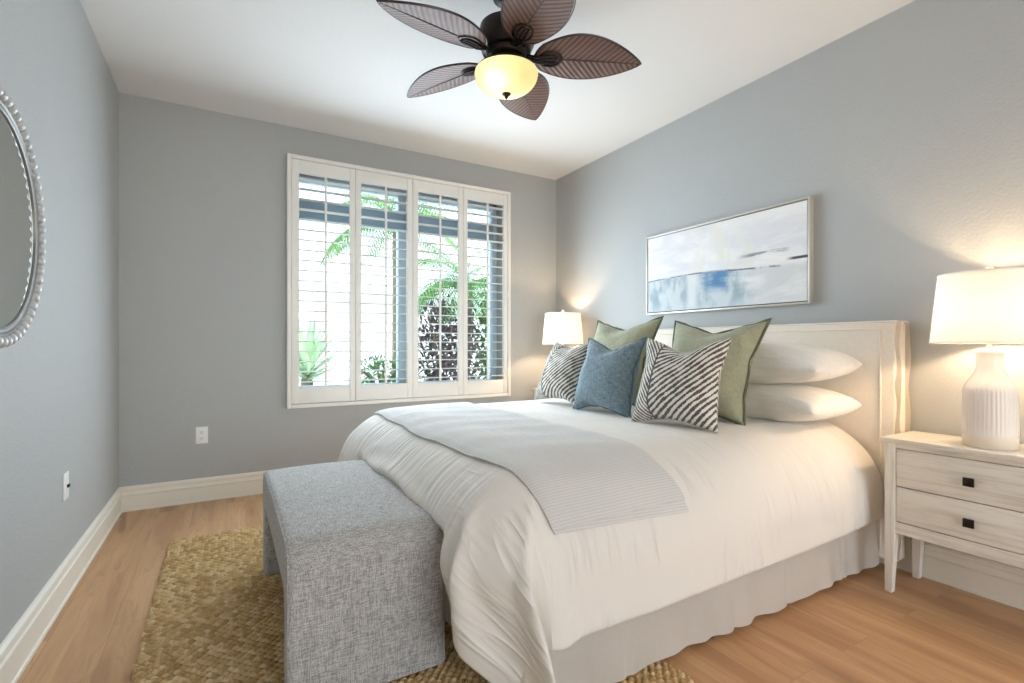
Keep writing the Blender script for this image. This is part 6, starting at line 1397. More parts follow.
0,1,-1,0,1,-1,0,0,0,0,0,1,-1,0,0,0,0,0,0,0,0,0,0,0,0,0,0,0,0,0,0,0,0,0,0,0,0,0,0,0,0,0,0,0,0,0,0,0,0,0,0,0,0,0,0,0,0,0,0,0,0,0,0,0,0,0,0,0,1,-1,-1,2,
-1,0,0,0,0,1,-1,-1,1,0,0,0,0,0,0,0,0,0,0,0,0,0,0,0,-1,0,0,0,0,0,0,0,-1,1,0,0,1,-1,0,0,0,0,0,0,0,0,0,0,0,0,0,0,0,0,0,0,0,0,0,0,0,0,0,0,0,0,0,0,0,0,0,0,
0,0,0,0,0,0,0,0,0,0,0,0,0,0,0,0,1,-1,1,0,-1,1,0,-1,1,-1,0,1,0,-1,0,0,1,0,0,0,0,0,0,-1,1,0,0,-1,0,0,0,0,1,-1,1,-1,0,1,-1,0,0,0,0,-1,1,1,-1,0,0,0,-1,0,
1,0,0,0,0,0,0,-1,0,1,0,-1,1,0,-1,1,-1,0,1,0,-1,1,0,0,0,0,0,0,0,0,0,-1,1,0,0,0,0,0,0,0,0,1,0,0,-1,1,-1,0,1,-1,1,0,-1,1,0,-1,0,0,0,1,1,0,0,0,0,0,0,0,0,
0,0,0,0,0,0,0,-1,1,-1,1,-1,0,0,0,0,0,0,0,0,0,0,0,0,0,1,-1,-1,0,0,0,0,0,0,1,0,-1,0,1,-1,0,1,-1,1,0,-1,0,1,-1,0,0,0,0,0,0,0,0,0,1,-1,0,1,0,0,0,1,-1,1,
-1,0,0,0,0,0,0,0,1,-1,0,1,-1,0,0,1,0,0,-1,1,0,0,0,0,0,0,0,0,-1,1,0,0,0,-1,0,1,-1,0,0,0,0,0,0,0,0,0,0,-1,0,1,0,0,0,0,0,0,0,0,0,0,0,0,0,0,0,0,0,0,0,0,0,
0,0,0,0,0,0,0,0,0,0,0,0,0,0,0,0,0,0,-1,1,0,0,0,0,0,0,0,0,1,-1,1,0,-1,0,1,-1,0,1,0,0,-1,0,0,0,1,0,0,0,-1,0,0,1,-1,1,-1,1,-1,0,1,0,-1,0,0,0,0,0,1,-1,0,
0,0,0,0,0,1,-1,0,0,0,1,-1,0,0,0,0,0,0,0,0,0,0,0,0,0,0,0,0,0,0,0,0,0,0,0,0,0,0,0,0,0,0,0,0,0,0,0,0,0,0,0,0,0,0,1,-1,0,0,0,1,0,-1,1,-1,0,0,0,0,1,0,0,1,
0,-1,0,1,0,0,0,0,0,0,-1,1,0,-1,0,0,1,0,0,0,-1,0,0,0,0,0,0,0,0,-1,2,-1,0,0,0,1,-1,0,0,0,0,0,0,0,0,0,0,0,0,0,0,0,0,0,0,0,0,0,0,0,0,0,0,0,0,0,0,0,0,0,0,
0,0,0,1,-1,1,0,-1,0,1,-1,0,0,0,0,0,1,0,0,0,0,-1,0,0,0,0,1,0,0,0,0,-1,1,-1,1,0,0,-1,1,0,0,-1,0,0,0,1,-1,0,0,0,0,0,0,0,0,0,1,-1,0,0,0,0,0,0,0,0,0,0,0,0,
0,0,0,0,0,0,0,0,0,0,0,0,0,0,0,0,0,0,0,0,0,0,0,0,0,0,0,0,0,0,0,0,0,0,0,0,1,0,-1,0,1,0,-1,0,0,0,0,0,1,0,1,0,0,0,0,0,0,0,0,0,-1,0,0,1,-1,0,0,0,0,0,0,0,0,
0,0,0,0,0,0,0,0,-1,0,1,0,0,0,1,-1,0,0,0,0,0,0,0,0,0,0,0,0,0,0,0,0,0,0,0,0,0,0,0,0,0,0,0,0,0,0,1,0,-1,0,0,0,0,0,0,0,0,1,-1,0,0,1,0,-1,0,1,0,0,0,0,0,-1,
0,1,0,0,0,-1,0,0,1,-1,1,0,0,0,-1,1,0,-1,1,-1,0,0,0,0,0,0,0,-1,1,0,0,0,0,0,0,0,0,0,0,0,0,0,0,0,0,0,0,0,0,0,0,0,0,0,0,0,0,0,0,0,0,0,0,0,0,0,0,0,0,0,-1,
1,0,0,0,0,0,1,-1,1,0,-1,1,-1,0,0,0,0,1,-1,0,0,0,0,0,1,0,1,0,-1,0,1,0,0,-1,1,-1,1,-1,0,1,-1,0,1,-1,1,0,-1,0,0,0,0,0,1,-2,1,0,0,0,0,1,-1,0,0,0,1,0,-1,0,
1,-1,0,0,0,0,0,0,0,0,0,0,0,0,0,0,0,0,0,0,0,0,0,0,0,0,0,0,0,0,0,0,0,0,0,0,0,0,0,0,1,0,-1,1,0,-1,1,0,0,0,0,0,-1,0,0,0,1,0,0,0,0,0,0,0,-1,1,0,-1,1,0,-1,
1,-1,0,1,-1,0,0,0,0,0,0,-1,1,0,0,0,-1,2,-1,0,0,0,0,1,0,-2,1,0,0,0,0,0,0,0,0,0,0,0,0,0,0,0,0,0,0,0,0,0,0,0,0,0,0,0,0,0,1,-1,0,0,1,-1,0,1,-1,0,0,1,-1,0,
1,-1,0,0,0,0,0,1,0,1,0,0,0,0,-1,0,1,0,-1,1,0,-1,1,-1,0,0,0,0,0,0,1,-1,0,0,0,-1,1,0,-1,1,0,0,0,0,0,0,0,0,0,0,0,0,0,0,1,-1,0,0,0,0,0,0,0,0,0,0,0,0,0,0,
0,0,0,0,0,0,0,0,0,0,0,0,0,0,0,0,0,0,0,0,0,0,0,1,-1,1,-1,1,0,0,0,0,0,-1,0,1,0,-1,0,0,1,0,0,-1,1,-1,0,1,-1,0,1,0,-1,0,0,0,0,0,0,0,0,1,-1,0,0,-1,1,0,0,
-1,2,0,-1,0,0,0,0,1,0,0,-1,0,0,0,0,0,0,0,0,0,0,0,0,0,0,0,0,0,0,0,0,0,0,0,0,0,0,0,0,1,-1,0,0,0,0,0,1,0,0,-1,1,-1,1,-1,0,0,0,0,1,0,0,0,0,1,0,0,0,0,-1,1,
0,0,0,-1,1,0,-1,0,1,-1,1,-1,0,0,0,0,-1,0,1,0,0,0,0,0,0,0,-1,1,1,-1,0,0,0,0,0,0,0,1,0,-1,0,1,-1,0,1,-1,0,0,0,0,0,0,0,0,0,0,0,0,0,0,0,0,0,0,0,0,1,0,-1,
0,1,-1,0,0,0,1,-1,1,-1,1,0,0,0,0,-1,0,0,1,0,0,0,0,0,-1,1,0,-1,1,-1,1,-1,0,0,1,-1,1,-1,0,0,0,0,-1,1,0,0,0,0,0,0,0,0,0,0,-1,1,0,0,0,0,1,-1,0,1,-1,0,1,
-1,-1,1,0,-1,1,0,0,0,0,0,0,0,0,0,0,0,0,0,0,1,-1,0,0,-1,1,0,0,0,1,-1,1,-1,0,1,-1,1,-1,1,-1,0,0,0,1,0,0,0,1,0,0,0,-1,0,1,0,-1,1,-1,1,0,0,0,0,-1,0,0,0,1,
-1,1,0,0,0,-1,0,0,0,0,0,0,0,0,0,0,0,1,-1,0,0,-1,1,0,-1,1,0,0,1,-1,0,0,0,0,0,1,-1,0,0,0,0,0,0,0,0,0,0,0,0,0,0,0,1,-1,0,0,1,-1,0,0,1,0,-1,0,0,1,-1,1,0,
0,0,-1,0,0,0,1,0,-1,0,1,0,0,-1,1,0,0,0,-1,1,-1,0,1,0,-1,0,0,0,0,0,0,0,0,0,0,0,0,-1,1,0,0,0,0,0,0,0,0,0,0,0,3,-2,-1,2,-2,0,1,0,-1,0,0,1,-2,1,0,0,0,0,0,
0,0,0,0,0,0,0,0,0,0,0,0,0,0,0,0,1,-1,0,0,0,1,0,-1,1,0,-1,0,1,0,0,0,0,0,0,1,0,0,0,0,0,0,-1,1,-1,1,-1,1,0,-1,0,0,0,0,1,-1,0,0,0,0,0,0,0,0,0,-1,1,0,0,0,
-1,1,2,-2,0,1,-1,-3,8,-5,-2,2,0,0,-1,2,0,-1,0,1,0,0,-1,0,1,-1,0,0,0,0,0,1,-1,0,0,0,0,0,0,0,0,1,-1,1,0,0,0,-1,0,1,-1,0,1,0,-1,0,0,1,0,1,0,0,0,0,0,0,0,
-1,2,-2,1,-1,1,0,0,0,0,0,0,-1,0,0,0,0,0,0,0,0,0,0,0,0,0,0,0,0,0,-1,0,2,-1,0,0,1,1,-2,0,0,0,0,1,-1,1,0,-1,2,-2,0,1,-1,-1,1,0,0,0,1,0,-1,0,0,0,0,0,0,0,
1,-1,0,0,0,0,0,0,1,0,0,0,0,0,0,0,0,0,-1,0,1,0,0,0,0,-1,0,1,0,-1,1,0,0,-1,0,0,0,0,0,0,0,0,0,0,0,0,0,0,0,0,0,1,-1,0,0,0,0,0,0,-1,1,1,-2,1,0,2,-2,0,0,0,
0,0,0,-1,1,0,-2,4,-2,0,1,-1,0,0,0,0,-1,1,0,0,0,0,1,-1,1,0,-1,1,-1,0,1,0,0,0,0,0,-1,1,-1,0,0,1,0,0,0,0,1,0,0,-1,0,1,0,-1,1,0,0,-1,1,0,0,-1,0,1,-1,0,0,
0,0,0,0,0,1,-1,0,0,0,-1,1,-1,0,1,0,0,0,1,-1,0,0,0,-1,2,-1,0,1,-1,0,0,0,0,0,0,0,2,-2,0,0,1,-1,0,0,0,0,0,0,0,0,0,0,1,-1,0,0,0,0,1,-1,0,1,0,-1,0,1,-1,1,
0,0,-1,0,1,0,0,1,0,-1,1,0,0,0,0,0,0,0,0,-1,1,-1,1,0,-1,1,0,0,-1,0,0,0,0,0,0,0,0,0,0,0,0,0,0,0,0,0,0,0,0,0,0,0,1,-1,0,-1,1,1,-1,0,1,-1,0,0,2,-2,0,0,0,
0,0,0,0,1,-1,0,0,0,0,0,0,0,0,0,0,1,-1,1,0,-1,0,1,0,-1,1,0,0,0,0,0,-1,1,0,1,0,0,0,0,0,0,0,0,-1,0,1,0,-1,1,-1,0,1,-1,0,0,0,1,-1,0,0,0,0,1,-1,0,1,-1,0,1,
-1,0,0,0,-1,0,1,1,-1,1,0,-1,0,0,0,-1,1,0,-1,1,0,0,1,-1,0,0,0,0,0,1,-1,-1,1,0,0,0,0,0,0,0,0,0,0,1,0,-1,0,1,0,-1,1,0,0,0,0,0,0,0,0,-1,0,1,-1,1,0,0,0,0,
0,0,0,0,0,0,0,-1,1,0,-1,1,0,-1,0,0,0,0,0,0,0,-1,1,0,-1,1,0,-1,1,0,0,0,0,0,-1,2,0,-2,2,-1,0,0,0,0,0,0,0,0,0,0,1,-1,0,0,0,0,0,-1,1,0,0,0,0,0,0,0,0,0,0,
1,0,-1,0,1,0,-1,1,0,-1,1,0,-1,0,1,0,0,0,0,0,1,0,0,0,0,0,0,0,-1,1,0,-1,0,1,0,0,-1,0,0,0,0,0,0,0,0,0,0,0,0,0,0,0,0,0,0,0,0,1,-1,0,1,1,-4,2,0,0,0,2,-2,0,
1,-1,0,0,0,0,1,0,-1,0,0,0,0,0,0,0,0,0,0,0,0,0,0,0,0,1,-1,0,0,1,-1,1,0,-1,1,0,0,-1,1,0,-1,1,0,0,0,0,1,0,0,0,0,0,0,0,0,0,0,0,0,-1,1,-1,1,0,-1,0,1,0,-1,
1,-1,0,0,0,1,-1,0,0,0,0,0,-1,1,-1,1,1,-2,0,5,-5,1,0,0,-1,3,-2,-1,1,0,0,0,0,2,-2,0,0,0,0,1,-1,1,-1,0,0,0,0,0,0,0,0,1,-1,0,0,0,0,1,-1,1,0,0,0,0,0,0,0,0,
-1,1,0,0,0,1,1,-1,0,0,0,0,0,0,0,0,0,0,0,-1,1,0,-1,1,0,-1,0,0,0,0,0,0,0,-1,1,0,0,0,0,0,1,-1,0,0,0,0,3,-4,1,0,0,0,1,-2,1,0,0,0,1,-1,0,7,-10,3,0,0,0,-1,
1,-1,1,1,-1,0,0,0,0,0,0,0,0,1,0,0,0,0,-1,0,1,-1,1,0,0,0,0,0,0,-1,1,0,0,1,0,0,0,0,0,0,0,0,0,0,0,0,0,0,-1,0,1,-1,0,0,0,0,0,0,0,0,1,-1,0,0,1,-1,0,1,-2,1,
0,0,-1,1,4,-7,3,0,0,0,4,-4,0,0,0,0,-1,1,0,2,-5,3,0,0,0,0,0,0,0,0,0,0,0,0,0,0,0,0,0,0,0,1,-1,0,2,-1,-1,2,-1,-1,1,0,0,0,0,0,0,0,0,1,0,1,-1,0,0,0,0,1,-1,
0,0,0,0,0,0,0,0,0,-1,1,0,-1,0,0,0,0,0,1,-1,0,-1,1,0,-1,1,0,0,0,0,0,2,-2,0,0,0,0,1,-1,0,0,0,0,0,0,0,1,-3,3,-1,0,0,1,-1,0,0,0,0,0,0,0,0,0,0,0,0,0,0,0,1,
0,-1,1,0,-1,0,1,0,0,0,0,0,0,0,0,0,1,0,0,1,0,-1,0,0,0,0,0,0,0,0,0,0,-1,0,0,1,-1,0,0,0,0,0,0,0,0,0,0,0,0,0,0,0,0,0,0,1,-1,2,-2,0,0,-1,1,2,-3,1,1,-1,0,1,
-1,0,0,0,-1,1,0,0,0,1,-1,0,0,0,0,0,0,0,0,1,-1,0,1,0,-1,0,0,0,0,1,0,0,0,0,0,0,0,0,0,0,0,0,1,0,0,0,0,1,-1,1,-1,0,0,0,-1,0,0,1,0,0,0,-1,1,-1,0,0,0,0,0,0,
0,0,0,1,-1,0,1,-1,0,0,0,-1,1,1,-1,0,0,-2,2,1,0,-1,-1,1,0,-1,1,0,1,-2,1,0,0,0,0,0,1,0,-1,0,0,0,0,0,1,-1,0,1,-1,0,1,0,0,0,0,-1,1,0,0,0,0,0,0,0,1,-1,0,0,
2,0,-1,0,0,0,1,-1,0,0,0,1,-1,0,1,-2,0,0,0,1,-2,1,1,-1,0,0,0,0,-1,1,0,-1,1,0,-1,2,-1,0,0,0,0,2,-2,0,0,-1,1,1,-1,0,0,0,0,0,0,0,0,0,0,0,0,0,0,0,0,0,0,0,
0,0,0,0,0,0,1,-1,0,1,-1,1,0,0,0,1,-1,0,1,-1,0,0,0,1,-1,0,0,0,1,0,1,0,-1,0,0,0,0,1,-1,-1,2,-1,-1,1,0,-1,1,-1,1,0,-1,0,0,0,0,0,1,-1,0,0,0,0,0,0,0,0,0,0,
0,1,-1,0,0,-2,2,1,-2,2,0,-1,0,0,0,0,1,-1,0,1,0,-1,0,0,0,0,0,0,0,0,1,-1,0,0,0,0,1,-1,1,-1,0,1,0,-1,1,0,-1,1,0,0,1,-1,0,0,0,0,2,0,-1,0,1,0,-1,1,0,-1,0,
1,-2,1,0,0,0,1,-2,0,1,-1,0,1,-1,1,-1,0,1,0,0,0,-1,0,0,-1,1,0,0,0,0,1,0,-1,0,-2,2,0,0,-1,1,1,-1,0,0,0,0,0,0,-1,3,0,-2,0,1,-1,0,0,0,0,-1,2,-1,0,0,1,-1,
0,1,0,0,-1,0,1,0,0,0,0,1,0,-1,0,0,0,1,0,1,0,1,0,0,-1,1,-1,0,0,1,-1,1,-1,0,0,-1,0,1,0,-2,1,0,-1,2,-2,1,0,-1,1,0,0,0,1,-1,0,0,0,0,0,0,1,-2,1,0,-2,2,1,
-1,0,0,0,0,0,0,0,0,0,1,6,-9,0,2,0,-1,1,0,0,0,0,0,0,0,0,1,-1,0,1,-1,1,0,0,1,0,-1,0,1,-1,0,0,0,0,1,0,-1,0,2,0,0,-1,0,1,0,0,0,1,-2,0,0,1,-1,0,0,-1,0,0,1,
0,-1,1,0,1,-2,0,0,0,0,0,1,-1,1,-1,0,0,0,0,0,1,-1,0,0,-3,3,0,0,1,3,-5,1,0,0,0,-1,1,3,-3,-1,1,0,0,0,0,0,0,0,0,2,-2,0,1,-1,0,1,-1,1,-1,0,2,-2,0,1,0,0,1,
-1,0,1,0,-1,0,0,1,2,0,-1,1,0,0,-1,0,1,-2,2,0,-2,0,1,-1,1,1,-2,1,0,-1,1,-1,-1,3,-2,0,0,0,0,0,0,0,0,0,-1,1,0,0,0,0,0,0,0,-1,1,0,0,4,-7,3,1,-1,0,0,-1,1,
5,-8,4,0,-1,0,0,0,0,0,0,1,0,-1,0,0,-1,2,-1,1,-1,1,0,-1,1,0,0,1,-1,0,1,0,-1,0,1,0,0,-1,2,-1,1,0,0,0,0,0,-1,1,0,-1,2,-2,-1,2,-1,-2,2,-1,-1,1,0,-1,0,1,3,
-3,0,0,0,0,0,0,0,1,0,-2,1,0,0,1,-1,0,0,0,0,-1,1,1,-1,0,0,1,-1,0,-2,3,3,-5,0,0,1,0,0,0,0,0,1,1,-2,0,0,0,1,-1,1,0,0,0,0,0,1,0,-1,0,1,0,-1,0,1,0,-1,0,0,
1,2,0,0,0,0,0,0,0,0,0,0,0,-1,1,0,-2,0,2,-1,-1,1,-1,0,1,-1,-2,6,-3,-1,0,0,1,-1,0,1,-1,-1,1,0,0,0,1,-1,0,0,0,0,-2,2,1,0,0,-2,1,1,-1,-2,4,2,-5,1,0,0,0,0,
0,0,1,-1,4,-6,2,0,0,0,1,-1,0,1,-1,0,2,-1,0,1,0,-1,0,1,0,-1,1,0,0,0,-1,2,1,-1,0,0,0,0,0,0,0,-1,3,-4,1,1,-1,0,-1,0,1,-1,0,0,-1,2,-3,2,6,-6,0,0,-1,1,0,
-1,1,1,-1,-1,1,0,0,0,0,0,1,-1,-1,1,1,-1,-1,1,-1,1,0,-2,4,-1,-1,0,0,0,0,0,0,0,-1,8,-8,0,0,1,0,0,0,0,1,-1,1,1,-2,1,0,0,0,1,0,0,0,0,-1,1,0,0,0,2,0,1,-1,
0,0,1,-1,0,1,-2,-1,6,-5,-2,3,-1,0,0,0,-1,1,-1,1,-2,1,-6,11,-2,-3,0,0,0,1,-1,0,0,1,0,-2,1,1,-1,0,0,-1,1,-2,2,1,-1,0,0,0,-1,2,-5,8,-6,1,1,0,0,0,0,0,0,3,
1,-9,5,0,0,1,0,-1,1,0,0,0,0,0,0,1,0,0,0,0,-1,1,0,0,-1,1,0,0,2,0,0,1,0,-1,0,1,-1,-1,2,-2,2,0,-1,-2,1,0,-1,0,1,-1,0,0,1,0,-2,-5,13,-6,-1,1,0,-1,0,0,0,0,
0,0,0,0,1,-1,0,0,0,-3,3,1,0,-1,0,0,0,0,-3,10,-9,2,0,0,0,0,1,-1,1,5,-10,3,1,1,-1,-1,0,3,-2,0,1,0,0,1,0,-1,1,-1,0,1,0,0,0,0,0,0,0,0,3,0,-1,0,0,1,-1,0,1,
-1,0,1,-6,7,-3,0,0,-1,1,0,-1,0,1,-2,1,-1,1,-5,7,3,-5,-1,1,2,-2,0,0,0,0,0,0,0,-1,1,0,1,-1,-4,4,0,-1,1,0,0,0,0,2,5,-9,2,0,0,0,0,-1,1,1,3,-8,4,0,-1,1,0,
3,-4,2,0,0,0,1,-1,2,-1,-1,1,1,-2,1,0,0,0,1,-1,0,0,2,0,1,0,-1,0,1,-1,0,1,-1,-1,3,-3,4,-4,0,0,0,-1,1,0,-1,1,-2,2,-1,-1,-5,15,-8,-1,-1,2,1,-2,0,0,0,0,0,
1,0,-1,0,-1,1,0,0,1,0,-1,0,0,0,-1,6,-2,-7,3,1,0,0,0,0,0,4,-3,-3,2,0,1,-1,1,-1,0,0,0,0,1,-2,4,-3,1,1,0,-1,2,-1,0,0,0,0,0,0,0,3,0,-1,0,1,0,-1,1,-1,0,0,
1,-2,-1,2,6,-8,1,-1,0,2,-2,0,0,1,-1,0,0,-5,4,11,-10,0,-3,6,-2,-1,0,0,1,-1,0,0,0,0,0,0,0,0,0,0,0,0,0,0,1,8,-10,-3,4,0,1,-1,0,0,0,5,-7,1,1,0,0,0,2,-4,3,
0,0,0,-1,4,0,-3,1,0,0,0,0,0,0,0,1,-1,0,0,0,2,0,1,0,0,0,0,0,0,-1,0,-1,2,-1,-2,-2,11,-9,1,0,-2,3,-2,0,-1,1,0,0,-1,-8,17,-5,-3,0,0,3,-3,0,0,1,-1,0,0,0,0,
1,0,-1,0,0,0,0,0,0,0,1,5,-9,1,3,-1,-1,4,-3,0,1,4,-9,4,0,0,0,2,-1,-1,0,1,0,-1,2,5,-10,4,2,-2,1,1,-1,1,-1,1,-1,0,0,0,1,3,0,0,0,-1,0,1,-1,0,2,-1,0,-1,0,
0,-1,-1,8,-7,0,-2,2,0,-1,0,-1,1,0,1,-6,1,13,-8,-2,-1,7,-5,0,0,-1,1,-1,1,0,0,0,0,1,-1,0,0,0,0,1,-1,2,3,-11,5,2,-1,2,-1,-1,0,4,-2,-5,2,1,0,2,3,-7,2,0,
-1,1,2,4,-12,8,0,-1,1,0,-1,1,0,0,0,0,0,1,0,-1,3,0,0,-1,1,0,-1,1,0,-1,1,0,-2,1,1,-1,-3,2,10,-11,1,-3,5,-3,1,-1,0,0,1,-1,-10,16,-3,-3,-1,3,-1,-1,0,1,-1,
0,0,0,0,0,2,-2,0,0,0,0,0,-1,1,4,-2,-8,5,0,2,3,-6,2,0,7,-10,0,3,0,3,5,-12,3,2,0,0,0,6,-8,3,0,0,-1,1,0,1,-1,0,1,-1,0,1,-1,0,0,3,0,-1,1,0,0,0,0,0,-1,0,
-1,4,-1,-3,1,-1,-3,-4,16,-10,0,0,2,-2,1,0,-1,1,0,-5,1,10,-7,-1,2,-1,0,0,1,-1,-1,1,0,0,0,1,-1,0,1,-1,0,0,0,0,4,-6,-2,4,-1,0,2,-1,0,2,4,-11,3,2,1,7,-11,
0,4,-1,0,0,12,-16,4,1,0,0,2,-1,0,0,0,0,0,1,0,-1,0,0,0,2,0,1,0,0,0,0,0,-1,1,0,0,-3,2,1,-2,1,-1,1,-5,11,-8,-4,8,1,-6,0,1,-2,6,-5,-4,13,-6,-2,1,2,-3,0,
-1,3,-3,0,1,0,-1,3,-1,-1,0,0,0,1,1,-2,2,-6,0,4,0,0,1,-1,0,4,-3,-7,6,0,6,-5,-8,8,-1,0,1,8,-17,9,0,0,0,1,0,0,0,0,1,0,-1,0,0,0,0,0,1,3,0,0,0,-1,0,1,-1,1,
0,-1,0,1,-3,2,3,-4,0,-1,-1,0,11,-10,-6,10,2,-6,0,0,2,-2,-6,7,6,-8,2,3,-4,0,0,1,-3,2,0,0,1,0,0,0,-1,0,1,2,-3,1,0,-8,5,2,1,-1,1,0,-1,4,-8,0,4,3,5,-15,7,
2,-3,1,8,-12,6,-1,0,1,0,0,-1,1,0,0,0,0,1,-1,0,0,0,1,-1,3,-1,0,0,1,0,-1,1,0,-1,1,0,-1,1,-2,-2,6,-4,0,-2,3,-11,18,-10,-9,17,-5,3,-6,3,-1,-5,-1,13,-7,-2,
7,-5,1,-2,1,-2,1,2,1,-4,2,0,-2,1,0,-1,2,2,-4,0,-6,7,0,3,-3,0,0,1,1,-9,6,1,11,-16,-1,12,-10,4,13,-20,8,-2,2,0,0,1,0,0,0,1,-1,0,0,0,0,0,0,0,0,0,2,1,0,
-1,0,0,1,-1,0,0,0,0,0,0,0,0,-1,5,-5,2,-7,10,-9,9,-2,-10,14,-11,8,-5,2,-2,-8,10,1,-8,8,-1,3,-3,0,-4,3,2,-1,1,-4,0,3,-4,1,2,-1,1,1,-5,-2,6,-1,-2,4,-3,0,
3,-3,-4,11,0,-10,-6,15,-12,7,7,-18,15,-3,0,0,1,0,-1,1,0,0,-1,1,0,0,0,0,0,0,0,0,0,2,0,0,1,0,0,-1,0,0,0,0,0,0,0,0,0,-2,3,7,-10,4,-8,3,-2,4,-5,-2,11,-6,
0,-1,4,-9,0,6,-7,3,4,-2,7,-6,-9,16,-7,-3,6,-4,2,1,-3,1,1,-1,-3,5,-5,2,2,0,-3,2,-2,3,2,-5,5,-2,1,-9,9,-4,3,4,-9,10,-5,1,1,0,0,0,1,-1,1,-1,1,0,0,0,-1,1,
0,0,0,-1,1,3,-1,0,0,0,0,0,0,0,0,0,-1,1,-1,0,0,0,-2,4,14,-17,-6,-8,0,-2,1,1,-3,1,-3,9,-4,3,-10,6,3,-10,9,-3,-1,3,-2,-2,5,2,-6,3,2,-3,-3,8,-3,-1,4,-4,
-4,8,-1,0,4,-4,-5,5,-4,-3,3,0,-2,4,2,1,0,-5,5,0,10,5,-4,0,-1,1,-1,1,0,1,-1,-1,1,0,1,0,0,0,0,0,0,
], (84, 96), 0.0005)
ND0, ND1 = DUVET.shape[:2]
CLX0, CLX1, CLY0, CLY1 = 0.36, 2.71, 0.90, 3.53       # cloth rectangle before it was draped


def duvet():
    P = DUVET
    bm = grid_mesh(P.tolist(), lambda i, j: ((1 - i / (ND0 - 1)) * (CLX1 - CLX0), j / (ND1 - 1) * (CLY1 - CLY0)))
    o = obj('duvet', bm, 'duvet', angle=180)
    md = o.modifiers.new('thickness', 'SOLIDIFY')
    md.thickness = 0.014
    md.offset = -1 if o.data.polygons[ND1 * 44].normal.z > 0 else 1
    md = o.modifiers.new('smooth', 'SUBSURF')
    md.levels = 1
    md.render_levels = 1
    tag(o, 'plain white cotton duvet draped over the bed, its corner falling to the rug', 'duvet')
    return o


duvet()


def smooth_grid(A, n):
    for _ in range(n):
        B = A.copy()
        B[1:-1, 1:-1] = 0.5 * A[1:-1, 1:-1] + 0.125 * (A[2:, 1:-1] + A[:-2, 1:-1] + A[1:-1, 2:] + A[1:-1, :-2])
        A = B
    return A


DS = smooth_grid(DUVET, 6)
_du = np.gradient(DS, axis=0)
_dv = np.gradient(DS, axis=1)
DN = np.cross(_du, _dv)
DN /= np.linalg.norm(DN, axis=2, keepdims=True)
if DN[44, 44, 2] < 0:
    DN = -DN


def on_duvet(x, y, off):
    """point above the duvet at flat-cloth position (x, y)"""
    fi = np.clip((x - CLX0) / (CLX1 - CLX0) * (ND0 - 1), 0, ND0 - 1.001)
    fj = np.clip((y - CLY0) / (CLY1 - CLY0) * (ND1 - 1), 0, ND1 - 1.001)
    i, j = int(fi), int(fj)
    a, c = fi - i, fj - j
    def it(A):
        return (1 - a) * (1 - c) * A[i, j] + a * (1 - c) * A[i + 1, j] + (1 - a) * c * A[i, j + 1] + a * c * A[i + 1, j + 1]
    return it(DS) + it(DN) * off


def throw():
    root = thing('throw_blanket', 'folded off-white waffle throw laid across the white duvet near the bench', 'blanket', (1.05, 2.2, 0.7))
    for nm, off, hem, kx in (('upper_layer', 0.017, 1.215, 0.0), ('lower_layer', 0.008, 1.172, 0.006)):
        P = []
        ni, nj = 70, 190
        for i in range(ni):
            f = i / (ni - 1)
            row = []
            for j in range(nj):
                g = j / (nj - 1)
                hm = hem + (0.034 * (1 - f) if nm == 'lower_layer' else 0.0)
                y = hm + (3.34 - hm) * g
                xa = 0.862 + 0.050 * max(0, 1 - g * 6) ** 1.2 + 0.008 * math.sin(y * 5) + 0.005 * math.sin(y * 13 + 1)
                xb = 1.420 + 0.012 * math.sin(y * 3.3) + 0.005 * math.sin(y * 11) + 0.035 * max(0, 1 - g * 5)
                x = xa + kx + (xb - xa - kx) * f
                # soft ripples; the edges come down on to the duvet
                o_ = off + 0.0035 * math.sin(y * 9 + x * 4) * math.sin(x * 14) + 0.002 * math.sin(y * 31 + x * 9)
                e = min(f, 1 - f) * (xb - xa)
                o_ -= 0.004 * math.exp(-(e / 0.012) ** 2) if nm == 'upper_layer' else 0
                row.append(tuple(on_duvet(x, y, o_)))
            P.append(row)
        bm = grid_mesh(P, lambda a, c: (a / (ni - 1) * 0.65, c / (nj - 1) * 2.3))
        bmesh.ops.recalc_face_normals(bm, faces=bm.faces)
        bmesh.ops.solidify(bm, geom=bm.faces[:], thickness=0.006)
        obj(nm, bm, 'throw', root, angle=60)


throw()

